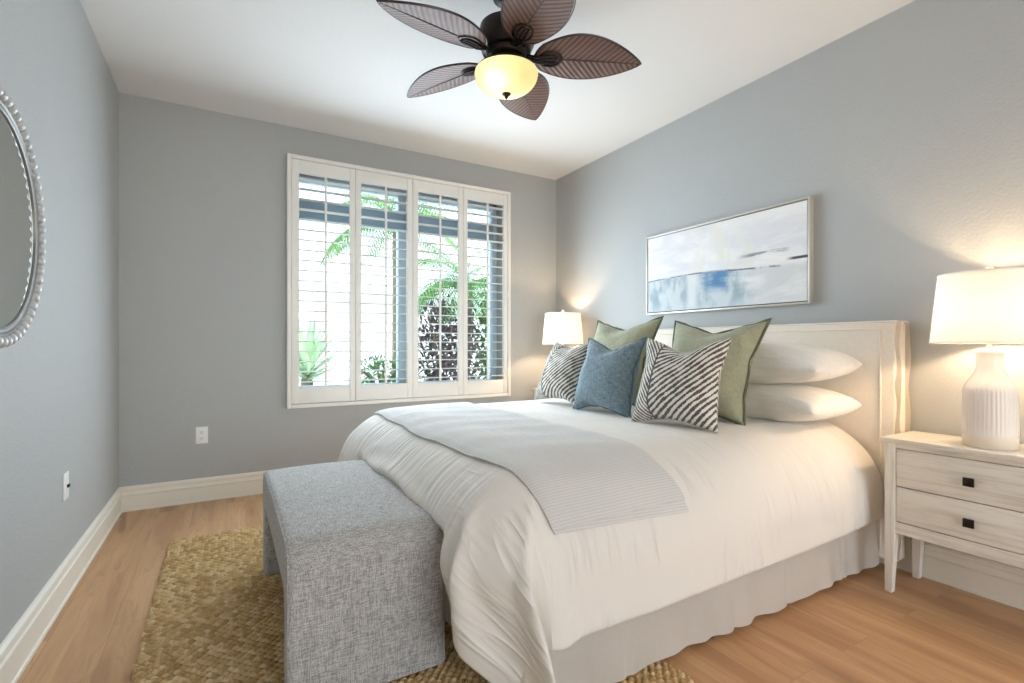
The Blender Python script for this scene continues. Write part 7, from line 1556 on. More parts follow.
# ------------------------------------------------------------------ pillows and cushions
CUSH = sheet([
-476,7,8,7,10,6,-1,3,3,7,12,15,1,-14,-6,-3,-10,-11,-8,-6,-5,-6,-5,-6,43,-10,-6,-2,-6,-4,1,0,1,-3,-1,-2,1,-1,-4,0,8,7,8,0,-2,2,4,9,42,-1,-6,-6,-2,1,0,
-3,-1,-2,-8,-7,0,9,10,6,2,-1,-5,1,5,3,3,2,43,-1,0,-2,-4,-3,0,2,-1,-1,-5,-6,0,6,4,2,0,0,-1,4,2,2,2,-1,41,2,0,-1,0,-1,-1,-2,-1,-1,2,0,0,0,-2,-2,0,1,4,2,
1,1,-1,-1,40,2,0,1,-1,0,0,0,-2,0,0,1,-2,1,0,-3,-1,3,3,0,1,0,-1,-3,38,3,1,0,1,-1,1,-1,1,0,0,-1,0,0,-2,0,1,2,0,0,0,0,0,-1,39,0,2,0,1,1,-1,1,0,0,0,0,0,
-1,0,1,0,0,0,0,0,0,-1,2,42,-2,1,1,1,0,0,0,0,0,0,0,0,0,1,-1,0,0,0,0,0,-1,0,1,43,-2,-2,3,-1,2,0,0,0,0,0,0,0,1,-1,0,1,-1,0,0,0,-1,1,0,43,-1,0,0,0,0,1,0,
0,1,0,0,0,-1,0,1,-1,0,0,1,-1,0,-1,-1,41,1,1,-1,1,0,1,0,0,-1,0,0,0,1,0,-1,0,1,-1,-1,0,1,-1,-4,40,2,1,0,1,-1,0,0,0,1,0,0,0,-1,0,0,1,-1,0,0,-1,0,-2,-2,
40,2,-1,1,1,1,-1,1,0,-1,0,0,0,1,0,0,-1,0,1,-2,0,-2,-1,2,43,-1,1,0,0,0,1,-1,0,0,1,0,0,-1,0,0,1,0,-2,1,0,-2,1,1,42,-1,2,1,-1,0,0,0,1,0,-1,0,0,0,0,1,-1,
-1,1,0,-1,-1,0,2,41,2,0,0,1,0,-1,1,-1,0,0,0,1,0,0,-1,-1,1,-1,-1,0,0,1,0,41,1,1,0,0,0,0,-1,0,0,1,0,-1,0,0,0,1,0,0,-1,-1,1,-1,-1,43,0,0,0,0,-1,0,-4,0,2,
1,0,1,0,0,0,0,0,1,0,0,0,0,-1,43,0,0,0,-1,-1,-7,0,2,1,1,1,-1,2,1,0,0,0,0,1,1,0,-1,1,43,0,0,-1,-1,-5,-4,-2,-2,3,4,1,0,1,1,1,0,-1,-1,1,3,2,0,-2,43,0,-1,
-3,-4,-2,2,-5,-2,2,-1,1,4,0,-1,-2,-2,3,-1,1,5,3,1,-1,43,-2,-5,-4,-5,-4,2,6,0,-2,-3,-3,-2,-4,0,1,1,6,5,4,-2,3,4,1,43,-9,-5,-2,0,-1,-1,9,4,-7,-5,-6,-12,
-14,0,14,13,2,4,1,1,1,3,9,-960,15,16,15,19,19,7,-1,1,8,14,21,11,1,-7,-17,-22,-21,-15,-12,-11,-12,-10,-12,43,-11,-7,-5,-5,1,11,6,-3,-14,-12,-12,1,16,3,
-5,5,7,2,2,2,5,4,9,42,-2,-5,-2,-3,-3,-1,1,-1,-1,-5,-5,-2,0,1,4,3,3,5,3,4,1,2,3,43,-1,0,-3,-2,-3,-6,-4,1,4,2,2,0,-5,1,4,2,1,2,2,0,0,2,0,41,0,1,1,-2,-1,
-2,-4,-1,3,3,-2,-1,3,1,0,1,1,0,-1,0,0,1,-1,40,3,0,0,0,-1,-1,-2,0,1,-1,2,1,0,0,0,0,0,-1,1,-1,1,0,-3,38,4,1,0,-1,0,0,0,0,0,1,-1,0,0,1,0,-1,-1,1,-1,0,2,
-1,0,39,3,0,0,1,0,0,-1,1,0,0,1,0,0,-1,0,0,0,0,-1,1,0,0,1,42,0,0,0,1,0,0,0,0,0,0,0,0,0,0,0,0,0,-1,1,0,-1,0,1,43,-3,1,2,0,0,0,1,0,0,-1,0,0,0,0,0,0,0,0,
0,0,-1,0,1,43,-1,0,1,0,1,-1,0,0,0,1,0,0,0,0,-1,0,0,0,1,-1,0,-2,0,41,1,1,0,1,-1,1,0,0,0,-1,0,0,0,0,1,0,0,0,-1,0,0,-1,-4,40,1,1,0,0,1,0,0,0,0,1,0,0,0,0,
-1,0,0,0,0,0,0,-1,-4,40,2,0,0,1,0,1,0,0,-1,0,0,0,0,0,1,0,0,0,-1,0,-1,0,-1,43,-2,2,0,0,0,0,0,0,1,0,0,0,0,-1,0,0,0,0,1,-1,-1,-1,2,42,0,-1,1,0,1,0,0,0,0,
0,0,0,0,1,0,-1,0,0,0,0,-1,0,1,41,1,0,1,0,0,0,0,0,1,0,0,-1,0,0,0,0,-1,1,0,0,-1,0,0,41,2,0,-1,1,0,0,0,0,0,0,0,1,-1,0,-1,1,0,-2,1,1,0,0,-3,43,-1,1,0,0,0,
-1,1,0,0,0,0,0,0,0,0,-1,0,0,-1,1,1,-2,1,43,0,0,0,0,-1,1,-1,0,-1,0,0,0,1,0,0,0,0,-1,0,-1,2,-1,2,43,0,-1,1,-1,0,-1,-1,-1,-2,-3,-3,2,5,0,1,1,0,1,-1,1,0,
1,-1,43,0,0,-3,-3,-1,-1,0,-4,-3,0,0,0,-4,-3,6,4,2,4,2,-1,2,3,-3,43,-3,-4,-6,-1,0,-2,-2,-2,-1,4,2,-6,-12,-4,5,10,7,1,2,3,2,3,1,43,-8,-6,-2,-6,-12,-5,7,
9,5,-3,-5,-6,-4,8,3,-2,2,3,3,3,2,3,10,-483,43,43,43,42,40,42,44,43,43,41,39,39,39,42,43,41,42,42,43,43,43,43,43,9,-10,-3,-1,0,3,1,-1,0,0,1,1,2,0,-1,0,
1,1,1,-1,0,0,-2,-8,8,-5,-5,-1,1,0,0,0,0,0,0,3,1,2,0,-1,0,-1,0,0,0,-1,-3,-6,9,-1,-5,-5,0,0,0,0,0,0,1,0,2,1,1,-1,1,0,-1,1,-1,-1,-3,-7,12,-9,-2,0,-2,0,0,
0,0,0,1,0,-1,1,1,1,-1,0,1,0,-1,-1,-6,-9,16,-8,-4,-1,-3,-1,0,0,0,0,0,0,1,0,0,0,1,0,0,-1,1,-3,-3,-3,14,-2,-6,-1,-3,-3,0,0,1,0,-1,1,-1,1,0,1,-1,1,0,0,-1,
-3,-2,5,5,11,-7,-8,3,-2,-2,0,-1,1,0,-1,1,-1,1,0,1,0,-1,0,-1,-5,-1,5,-4,5,6,-7,0,1,-2,1,0,-1,1,0,0,0,0,0,0,0,0,0,-3,-5,-1,5,-1,-7,1,7,-2,2,0,-1,1,0,0,
0,0,0,0,0,0,0,0,-1,-1,2,-2,-4,4,-9,1,5,-2,-2,3,0,-1,1,-1,1,-1,1,-1,1,0,0,0,-3,0,4,-2,-10,7,-8,1,1,-2,0,1,0,0,0,0,0,0,0,0,0,0,0,-2,-2,-3,2,-2,-2,-5,3,
3,-2,0,1,0,0,0,0,0,0,0,0,0,0,0,0,-1,-3,1,1,4,8,-11,11,-4,-1,4,1,0,0,0,0,0,-1,1,-1,1,-1,1,0,0,2,-2,-7,4,14,-4,3,-4,2,2,1,0,0,0,-1,1,0,0,0,0,0,0,-1,-1,
1,-2,-3,6,4,0,-8,4,3,1,1,-1,0,0,0,0,0,0,0,0,0,-1,1,1,-3,0,7,-1,-4,-5,0,4,1,0,0,1,-1,0,0,0,0,0,0,-1,1,0,0,3,4,2,1,-3,-9,-11,6,5,0,1,0,-1,0,0,0,-1,1,-1,
1,0,0,0,0,1,4,4,-1,1,-7,-7,5,0,2,1,0,0,0,-1,0,0,-1,1,-1,1,-1,0,1,0,1,2,1,1,3,-6,4,1,2,0,0,-1,0,0,0,0,0,-1,0,0,0,1,-1,0,1,2,3,-1,0,-6,2,4,1,2,0,0,-1,1,
-2,-1,0,0,0,-1,0,0,0,0,-1,2,3,-1,0,-6,3,4,2,0,1,1,-1,-2,0,0,-2,-1,0,0,1,-2,0,-1,1,0,3,6,7,-6,5,5,0,0,-2,-1,0,1,0,0,1,0,-3,-1,-1,0,-2,0,0,1,3,7,7,-6,9,
0,1,-1,0,-3,-1,1,2,2,1,-1,-2,-3,-3,-1,1,1,0,0,0,4,11,-6,0,1,0,0,-1,4,5,0,0,-3,-4,-2,1,3,3,0,0,-1,0,0,0,0,0,9,-10,-2,0,1,2,-1,-2,-1,-2,1,3,3,2,-1,-1,2,
1,0,0,0,0,-4,-7,8,-2,-8,-2,1,1,0,0,0,0,0,1,1,1,1,1,0,0,1,0,-1,-5,-5,-1,9,-6,-2,-3,-1,0,1,1,-1,1,1,0,0,1,1,0,0,0,0,0,-4,-2,2,-7,12,-11,0,0,-3,0,0,-1,2,
1,0,0,0,1,0,0,0,0,0,-3,-1,3,-2,-13,16,-10,-5,-1,0,-1,1,0,0,0,0,0,1,-1,1,0,0,0,-2,-2,4,0,-4,-5,14,-10,0,-2,-1,-1,-1,1,0,0,0,1,-1,1,-1,0,0,0,-1,3,0,-2,
-7,7,5,0,-5,1,0,-1,0,0,0,0,1,-1,0,0,0,1,0,-1,1,1,1,-4,-2,1,-4,9,-4,-3,0,2,0,0,0,0,0,0,1,-1,1,-1,0,1,1,0,-1,-4,-3,2,-1,11,-3,-7,0,-1,1,0,0,0,0,0,0,0,0,
0,0,0,1,0,-1,1,-1,-6,4,2,-6,2,-1,-1,0,0,0,0,0,0,0,0,0,0,1,0,-1,0,-1,3,-1,-12,7,-9,2,3,-2,0,-1,0,0,1,-1,1,-1,1,-1,0,0,0,1,-1,-2,1,0,-8,-5,-2,6,2,2,-1,
-2,0,0,0,0,0,0,0,0,1,-1,0,0,-1,-1,0,5,7,-11,12,3,-3,0,-2,1,0,0,0,0,0,0,0,0,0,0,0,0,0,1,-5,3,12,-4,-1,3,0,0,2,0,0,1,-1,0,0,0,0,0,0,0,0,-1,2,0,-5,-2,10,
0,-2,3,-1,-1,0,1,1,-1,0,1,-1,1,-1,0,0,0,-1,1,0,1,0,2,-3,-5,1,0,3,0,1,1,-1,0,0,0,0,0,0,1,-1,0,0,-1,0,3,6,0,-10,-11,10,-1,-1,2,2,-1,0,0,0,0,0,0,0,0,0,0,
1,-2,0,1,5,-2,-1,-7,0,3,4,1,-1,1,0,0,0,-1,1,-1,0,0,0,0,-1,2,-1,-1,2,0,7,-6,-1,5,2,0,1,-1,0,0,0,0,0,0,0,0,0,0,0,0,1,-1,2,7,-5,-6,2,2,1,2,0,1,0,0,0,0,
-1,-1,-1,0,0,-1,1,1,-1,2,0,5,-4,-6,3,2,3,0,1,-1,0,0,-1,0,0,0,-1,-2,-1,0,0,0,1,0,3,4,9,-6,5,4,1,0,-1,0,0,-2,0,0,0,0,-1,-1,-1,-1,-1,0,0,1,1,3,13,-6,9,2,
1,0,-1,-4,-4,2,1,1,0,-1,-2,-2,-1,0,0,0,1,0,0,2,14,0,0,0,0,0,0,0,0,0,0,0,-1,0,0,0,1,0,-1,0,1,0,0,0,1,0,26,10,2,1,1,2,1,0,1,-1,1,-1,1,-1,-5,-3,2,-3,0,1,
-2,-8,-25,0,9,13,8,4,0,0,1,0,1,4,2,-1,-3,-5,-5,-3,3,4,-1,-4,-7,-10,-10,-1,1,8,9,5,4,2,-1,-1,-1,4,2,0,-1,-2,-1,1,-2,1,-4,-6,-6,-6,-5,0,5,1,5,2,3,2,3,3,
1,-3,-1,0,1,3,1,1,-1,-7,-4,-3,-4,-4,-4,0,2,1,0,7,3,0,0,2,3,-1,0,2,-1,-1,4,2,-7,-3,-3,-2,-2,-5,-2,-1,0,3,0,3,6,1,-1,0,-1,1,1,1,1,1,1,-4,-2,-1,0,-2,-5,
-3,1,1,-4,4,6,-6,5,3,0,-1,-1,0,0,1,0,1,-1,-1,1,0,-1,-2,-5,-2,2,0,0,-1,5,-1,-2,6,-1,-1,0,0,-1,-1,-1,1,0,2,1,0,-2,-3,-4,0,2,1,3,0,-2,6,-3,0,1,-1,-1,-1,
0,-1,1,0,2,0,1,-1,-2,-2,0,-1,0,0,2,0,-4,7,2,-3,-1,1,0,-1,-1,0,0,2,0,2,0,-1,-4,-3,4,1,-3,0,1,-3,0,2,1,-2,1,0,0,1,0,0,0,1,2,0,0,-3,-5,-1,4,1,-1,1,-2,-3,
3,-1,-1,-1,2,1,1,0,-1,0,1,-1,1,1,0,-3,-3,1,0,2,2,0,-1,4,0,-3,-3,0,0,1,0,0,1,-1,-1,1,0,1,0,-1,3,-3,-6,-1,10,0,0,2,-2,-4,0,0,1,0,1,0,0,0,-1,0,0,0,0,-2,
1,-1,-2,5,2,0,3,-2,-2,-2,-1,1,0,1,1,0,-2,-1,1,-1,-1,0,0,5,-3,0,5,1,-2,0,0,-2,-1,-2,0,1,1,1,0,-1,-1,0,-2,0,0,-1,1,5,7,1,1,-4,-5,0,-2,-2,-1,0,0,1,-1,-3,
-2,1,1,0,1,0,0,-1,0,3,6,5,-2,0,-4,0,-2,0,-3,-2,1,-3,-8,-1,2,1,2,1,1,0,0,1,0,2,3,4,1,0,1,0,-2,-1,-3,-1,-5,-10,-1,2,2,0,-1,1,2,2,1,0,1,1,3,6,4,0,-2,0,
-1,-4,-4,-5,-7,-5,-3,-2,1,5,2,-2,2,2,2,0,-2,-1,3,10,7,2,0,-1,-2,-7,-7,-7,-2,2,-5,-4,2,-1,1,5,-1,-1,-1,-1,2,-2,1,6,11,8,5,0,-9,-13,-7,-4,-3,3,3,0,-3,
-2,-2,1,0,-2,-2,-1,4,4,4,-2,7,15,10,0,-27,-8,-2,0,0,-1,9,3,-7,-6,-2,-3,-1,0,0,5,-1,3,0,1,1,9,27,0,0,0,0,1,1,1,-1,-1,0,0,-1,-1,0,0,2,-1,-1,0,1,-1,0,0,
1,0,-26,-11,-2,-1,1,5,4,-3,-7,-4,1,-1,1,0,-2,0,3,1,1,2,5,12,21,0,-7,-13,-7,-3,-2,-2,1,-1,-1,0,0,0,-5,0,1,4,1,3,3,5,9,10,4,-1,-2,-5,-8,-4,-6,-4,-4,0,3,
3,0,1,-1,0,3,1,3,2,3,7,5,-2,6,0,-6,3,-4,-4,-1,-5,-4,-3,3,2,-1,0,3,2,1,1,1,1,4,3,-4,2,6,0,-2,-1,-1,-4,0,-1,-5,0,-1,0,3,1,1,1,1,0,-1,3,3,-6,0,6,2,-1,1,
2,-2,-3,-4,0,2,-1,-1,-1,0,0,2,0,-1,-1,0,2,-3,-1,5,4,1,1,-1,-4,1,1,-2,-3,0,3,-1,0,0,0,-1,-1,0,-1,0,1,-3,2,4,4,0,0,-1,-7,-2,1,2,1,-1,1,1,0,0,0,0,-1,0,0,
0,-2,1,2,3,2,-1,1,2,-3,-3,-1,0,0,0,0,2,-1,0,0,-1,1,-1,1,0,-1,0,1,1,0,2,0,1,0,0,-2,-1,1,0,0,0,1,-1,-1,1,0,1,-1,0,-2,2,1,-1,-1,2,0,-2,3,1,-1,-2,-2,1,1,
0,0,0,1,-1,0,0,0,0,0,1,4,-2,-2,-1,1,-1,-1,3,3,-3,-3,0,0,1,0,0,-2,1,0,-1,1,0,-1,1,2,0,-1,0,0,3,0,0,-1,-1,1,0,-1,0,-1,-1,1,-1,-1,1,0,0,0,-1,-1,4,1,-1,0,
0,1,-3,0,3,3,0,-1,-1,0,0,-1,-1,1,-1,0,1,1,-3,-2,5,2,-4,0,2,3,-1,0,1,1,-1,0,-1,-1,0,0,0,0,1,1,0,0,-2,-2,0,-2,2,0,0,0,2,-1,4,2,-1,-1,-1,0,0,0,0,1,1,-1,
3,0,-1,-5,-5,0,2,0,3,-2,0,3,2,1,0,-1,-1,0,0,0,1,1,2,-1,-3,3,2,-4,-6,0,0,0,-1,3,3,2,2,-1,-1,0,1,-1,-1,0,1,0,1,2,0,-3,2,1,-6,-2,-1,0,-1,5,3,1,1,1,1,2,0,
-1,0,-2,0,1,-2,0,1,1,-2,2,-4,-8,0,0,2,3,2,3,2,3,1,3,2,4,2,-2,-5,-1,-1,-2,-2,-1,1,-4,-2,-5,-3,-1,4,3,7,6,3,2,2,1,4,1,0,1,-1,-2,-2,-1,-2,-5,-5,1,-7,-6,
-2,0,8,11,9,3,0,0,2,2,1,-3,-2,2,6,1,-2,-4,-4,-1,-2,-5,-3,-8,-10,0,24,10,2,1,0,-1,4,0,-3,2,1,3,0,-3,-2,2,0,-2,-3,-2,-1,-6,-26,
], (48, 24), 0.0005).reshape(2, 24, 24, 3)
KING = sheet([
-867,5,6,6,5,6,6,8,11,8,2,-3,-5,-4,-3,-6,-9,-9,-8,-7,-6,-6,54,-9,-7,-5,-2,-1,-1,-5,-9,-3,4,4,-2,-2,-2,2,5,5,6,6,6,10,54,-3,-4,-4,-3,-4,-3,-3,-1,-3,-2,
-2,2,3,3,2,3,5,3,3,5,3,54,0,-1,-2,-4,-3,-3,-1,-1,0,-3,-1,2,3,2,3,2,1,2,2,1,0,54,1,-1,-1,0,-2,-1,-1,-1,-3,-1,1,4,0,1,0,1,0,1,2,0,-2,53,1,1,0,-2,0,-1,1,
-1,0,-1,1,0,1,0,0,0,1,0,0,0,-1,52,2,1,0,0,-1,0,-1,0,1,0,0,-1,0,0,0,0,1,1,0,-1,0,53,1,0,0,0,0,-1,0,1,-1,1,0,0,0,-1,1,1,0,0,-1,0,0,53,1,1,0,0,-1,0,0,0,
0,0,0,0,0,1,-1,0,1,0,0,-2,-2,52,0,1,1,0,0,0,0,0,1,0,0,0,-1,0,1,0,0,0,-1,-2,-2,51,1,-1,1,1,1,1,-1,1,-1,0,0,1,0,0,-1,0,0,-1,0,-1,-1,49,1,2,1,1,1,0,0,-1,
1,0,0,0,0,-1,1,0,-2,-1,0,1,1,52,-1,2,1,1,0,0,1,0,0,0,0,-1,0,1,-1,0,-1,-1,-1,1,2,53,0,0,0,0,1,1,0,0,0,0,0,0,0,0,0,-1,0,0,-1,1,1,52,1,-1,1,1,0,1,0,0,0,
1,0,0,0,-1,0,0,0,-1,0,0,0,51,1,0,-1,0,3,0,1,1,0,-1,0,1,0,0,-1,-1,-1,0,0,-1,-1,51,0,1,-1,1,1,1,2,0,0,0,0,-1,1,0,0,-1,-1,0,-2,-1,-2,54,-2,-2,1,2,1,1,0,
1,0,0,0,0,-1,0,1,0,0,-2,0,-1,-2,54,-3,0,2,0,1,1,1,-1,1,0,0,0,0,0,-1,0,0,0,0,-1,0,51,2,0,1,1,0,0,0,1,-1,0,1,0,0,0,0,0,-1,1,-2,0,0,50,1,3,0,0,1,0,0,0,1,
0,-1,0,1,-1,0,0,0,-1,0,0,0,51,0,2,1,1,-1,1,1,0,-1,1,0,0,-1,1,-1,-1,0,0,0,0,0,51,0,0,2,2,1,0,-1,0,0,0,0,1,0,-1,0,-1,0,0,1,-1,0,52,1,1,0,0,1,0,0,0,0,0,
0,0,0,0,-1,0,0,1,-1,-1,1,52,2,0,1,0,0,0,0,0,0,0,0,0,0,0,0,-1,0,-1,-1,1,0,54,0,0,0,1,-1,1,-1,0,1,-1,1,-1,0,1,0,0,-2,-1,-1,0,0,55,-1,0,0,0,1,-1,1,-1,0,
0,0,0,0,0,0,0,0,-2,0,-1,0,53,0,1,1,0,-1,0,-1,1,-1,1,-1,1,0,-1,1,1,-1,-1,-1,1,1,50,3,1,1,-1,-1,-1,0,0,1,0,0,-1,0,0,0,1,1,-1,0,0,1,49,4,2,-2,-1,0,0,0,0,
0,-1,0,0,0,0,-1,0,2,2,0,-1,0,52,1,-1,0,-1,-1,0,-1,0,-1,0,1,0,-1,1,0,-1,0,3,2,-1,-3,53,-1,-2,-2,-1,-1,-3,0,0,0,0,-1,-1,1,0,2,1,0,1,2,0,-3,54,-5,-4,-4,
-3,-3,-1,-2,0,-1,-1,-2,0,1,0,-1,4,5,3,3,3,0,53,-10,-9,-7,-6,0,0,-2,-4,-2,-3,-3,1,3,3,2,2,5,4,5,6,11,-1726,11,14,14,12,8,8,12,14,11,6,2,-5,-8,-6,-7,
-14,-18,-15,-14,-11,-12,54,-8,-5,-4,-4,-4,-4,-6,-9,-5,0,3,2,1,0,3,7,7,6,4,6,10,54,-4,-5,-3,-2,-2,-4,-3,-3,-3,-1,0,3,4,2,2,2,2,2,5,5,3,54,0,-2,-3,-2,
-2,1,-1,-1,-1,-1,0,0,1,1,1,1,1,3,3,1,-1,54,0,-1,-1,0,-1,-1,0,1,0,-1,0,0,-2,1,1,1,1,1,1,0,-2,53,1,1,-1,-2,0,0,1,-1,0,1,0,0,0,0,0,-1,1,1,0,-1,0,52,2,1,
-1,0,-1,0,0,1,0,-1,0,0,0,0,0,1,1,0,-1,0,0,53,1,0,1,0,-1,0,-1,0,1,0,0,0,0,0,0,0,1,-1,-1,0,1,53,1,1,0,-1,1,-1,0,0,0,1,-1,0,0,0,0,1,0,0,0,-2,-2,52,1,0,1,
1,0,0,0,0,-1,0,1,0,0,-1,1,0,-1,1,-1,-1,-3,51,0,2,1,1,0,0,0,0,0,0,0,-1,1,0,0,0,0,-1,-1,-1,-1,49,1,2,3,0,0,0,0,0,0,0,0,0,-1,1,0,0,-1,-1,0,0,1,52,1,1,0,
1,0,0,0,0,1,-1,0,1,0,-1,0,0,-1,-2,0,1,2,53,0,1,0,0,1,0,0,0,0,1,-1,0,0,0,0,-1,-1,0,0,0,2,52,0,0,1,1,1,1,0,0,-1,0,1,0,-1,1,-1,-1,0,0,0,1,-1,51,1,-1,2,1,
0,1,0,1,0,0,-1,0,1,-1,0,0,0,-1,-1,-1,-1,51,1,1,0,1,1,0,1,-1,1,-1,1,0,0,0,-1,-1,-1,0,0,-1,-3,54,-1,0,0,1,1,1,0,0,0,0,0,0,-1,0,0,0,-1,0,0,-2,-1,54,0,-1,
0,1,1,-1,1,1,-1,1,0,-1,1,0,-1,0,1,-1,-1,-1,1,51,1,2,0,-1,1,1,0,0,1,0,0,0,0,-1,1,-1,-1,0,-1,1,0,50,1,1,1,1,0,1,1,0,0,0,-1,1,0,0,-1,-1,-1,0,0,1,0,51,-1,
0,0,1,2,2,0,1,-1,0,1,0,-1,1,-1,0,-1,-1,1,-1,1,51,-1,-2,1,3,1,1,2,-1,1,0,-1,0,1,-1,0,-1,0,-1,-1,1,1,52,0,0,-1,0,1,2,0,1,0,0,0,0,0,0,0,0,0,0,-1,-1,1,52,
0,1,1,-1,0,0,1,1,0,-1,1,0,0,0,0,0,0,0,-1,0,-1,54,0,0,0,1,0,0,-1,-1,1,1,0,0,-1,1,0,1,-1,0,0,-1,-3,55,-1,0,1,0,0,-1,-1,1,-1,0,1,0,0,0,1,-1,1,0,-1,-1,-2,
53,1,0,0,1,-1,-1,0,0,0,1,-1,0,1,0,-1,1,1,-1,0,0,0,50,2,2,1,-1,0,-1,0,-1,1,0,0,-1,0,0,1,0,0,1,0,-1,1,49,3,2,1,-1,-1,-1,0,0,0,-1,0,1,-1,0,0,0,0,2,0,-1,
1,52,1,1,-1,-1,-2,-1,-1,-1,0,0,1,0,1,0,0,1,0,-1,2,1,-3,53,0,-1,-2,-3,-2,-2,-2,-1,-1,-1,-1,2,2,1,2,1,1,1,1,1,-4,54,-4,-5,-5,-3,-3,-2,-2,0,-3,-3,-2,1,3,
1,2,3,3,3,3,2,3,53,-10,-10,-7,-5,1,1,-1,-2,0,0,-3,-3,-1,1,-2,2,7,5,5,6,12,-530,51,51,51,51,51,51,50,50,48,48,49,50,50,51,50,50,50,51,50,51,51,13,-11,
-4,-1,1,-1,0,1,0,3,1,0,-1,0,-1,1,1,1,0,-1,-5,-10,13,-8,-5,-2,-1,1,0,0,1,0,1,0,1,0,1,1,0,0,-2,-3,-6,-6,12,-3,-6,-3,-2,0,0,0,0,0,1,1,1,1,0,0,0,-1,-2,-3,
-3,-9,14,-5,-3,-4,-2,-1,0,0,0,0,1,1,0,0,0,0,-1,-1,-1,-2,-4,-8,16,-6,-4,-2,-2,-2,0,0,0,0,0,0,1,0,0,-1,0,0,-1,-3,-5,-2,17,-5,-3,-4,-3,-1,-1,0,0,1,-1,0,
0,0,0,0,0,-1,-2,-4,-4,2,16,-4,-3,-2,-2,-2,-2,-1,0,0,0,1,-1,0,1,0,-1,-2,-3,-2,-3,-2,14,-1,-4,-1,-1,-3,-3,-1,1,-1,0,0,0,1,-1,0,-1,-2,-3,-2,-3,-4,15,-1,
-1,-5,-5,-2,0,0,-1,0,1,-1,0,0,0,-1,-1,-4,-1,-1,-2,2,18,-6,-3,-4,-4,-1,0,0,0,0,0,0,1,-1,0,-1,-5,-5,-2,1,7,7,20,-5,-11,-3,2,-1,-1,-1,0,0,0,0,0,0,0,-1,
-4,-5,-3,1,6,8,11,-1,-5,-1,0,-1,-2,0,-1,0,0,0,0,0,-1,-2,2,2,-1,-3,0,1,-3,0,8,1,-2,-1,-1,-2,0,1,-1,0,0,0,-1,-2,0,5,3,1,-5,-7,-9,9,10,3,-4,-5,-1,-2,-1,
0,0,0,0,0,1,0,-2,-1,3,-1,-4,-6,-5,14,2,1,-1,-5,-7,1,0,-1,1,0,0,0,0,2,2,-1,-4,-3,-3,-7,-5,8,2,-4,-1,1,-1,-1,1,0,0,0,0,0,0,1,2,1,-3,-3,-5,-2,-6,-4,-2,
-1,3,3,5,1,1,0,0,0,-1,0,0,0,1,1,2,-1,-2,3,1,-11,-4,2,3,5,4,1,-1,0,-1,1,0,0,0,0,-1,1,0,3,4,1,9,-14,-4,1,3,4,1,0,-1,1,0,0,0,0,0,-1,0,-2,1,3,6,-1,7,-4,
-1,-4,-3,2,1,1,1,-1,1,-1,1,0,0,0,-2,-2,-1,2,4,4,-4,2,2,-2,-1,-2,2,2,1,0,0,0,-1,1,0,0,0,1,1,-2,-3,6,-11,-2,0,6,3,2,1,1,0,0,-1,1,0,-1,0,-1,0,3,2,-1,-2,
1,-14,4,1,4,3,0,1,0,0,1,0,0,0,0,0,-1,0,-3,1,2,3,0,-14,6,3,2,1,2,0,0,0,0,0,-1,1,0,1,3,1,-3,-4,-1,1,4,-12,5,0,3,3,0,1,0,0,-1,1,0,0,0,0,3,3,2,-1,2,2,-3,
-8,-1,2,3,3,0,0,1,0,0,0,0,0,0,0,1,3,4,2,2,3,-2,-7,-3,4,2,0,3,1,0,0,1,-1,0,0,0,0,1,2,5,4,2,-3,-3,-14,5,4,2,1,1,1,0,0,0,0,1,-1,0,1,-1,1,4,6,1,-5,-6,-21,
12,6,0,1,1,1,0,1,-1,0,0,0,1,-1,0,0,3,3,1,-3,-4,-19,11,3,1,3,2,0,0,-1,1,0,-1,1,-1,0,0,1,0,2,4,4,2,-15,3,3,6,3,1,0,0,0,0,0,0,-1,0,0,0,0,0,2,6,11,8,-15,
4,8,4,1,0,0,0,0,-1,0,0,0,-1,0,-1,0,0,1,5,11,13,-15,12,5,1,-1,-1,0,0,0,0,0,-1,-1,1,-1,0,-1,0,1,1,8,20,1,0,0,1,1,1,0,-1,-1,-3,-3,-1,0,-1,1,0,0,0,0,-1,0,
0,13,-11,-4,-1,-1,0,0,0,1,2,2,0,0,0,0,1,0,1,0,0,-4,-12,13,-5,-6,-4,-1,0,0,1,0,0,1,2,0,1,0,0,1,0,-1,-2,-6,-8,12,-2,-5,-3,-2,-1,-1,0,1,1,0,0,1,0,0,0,0,
0,-1,-4,-6,-6,14,-5,-3,-3,-2,-1,0,0,-1,1,0,0,1,0,0,0,0,-1,-3,-3,-5,-5,16,-7,-3,-2,-1,-2,-1,0,0,0,0,1,-1,0,1,0,-1,-1,-2,-5,-2,-1,17,-9,-2,-3,-2,0,0,-1,
1,-1,0,0,0,1,-1,0,0,-2,-2,-4,-3,2,16,-7,-4,-2,-2,-1,0,1,-1,0,1,-1,1,-1,0,0,-1,-2,-2,0,-4,-3,14,-2,-6,-2,-2,-1,0,-1,0,1,-1,0,0,0,1,-1,-3,-2,-2,1,-1,-8,
15,-1,-6,-6,0,-1,-1,0,0,0,0,1,-1,0,0,0,-1,-4,-1,0,0,-2,18,1,-6,-6,-3,-2,-1,0,0,-1,0,0,0,1,-1,-1,0,-1,-2,-4,1,9,20,-1,-7,-6,-3,-2,-1,0,0,0,1,-1,1,-1,0,
0,-2,-2,-4,-3,4,9,11,-1,0,-2,-4,-2,-1,-1,0,1,-1,0,0,0,0,-1,-2,-4,-3,0,2,6,-3,5,4,-1,-2,-2,0,0,-1,0,0,1,-1,0,-1,-2,-3,3,2,-2,-3,0,-9,-2,7,6,1,1,-3,-1,
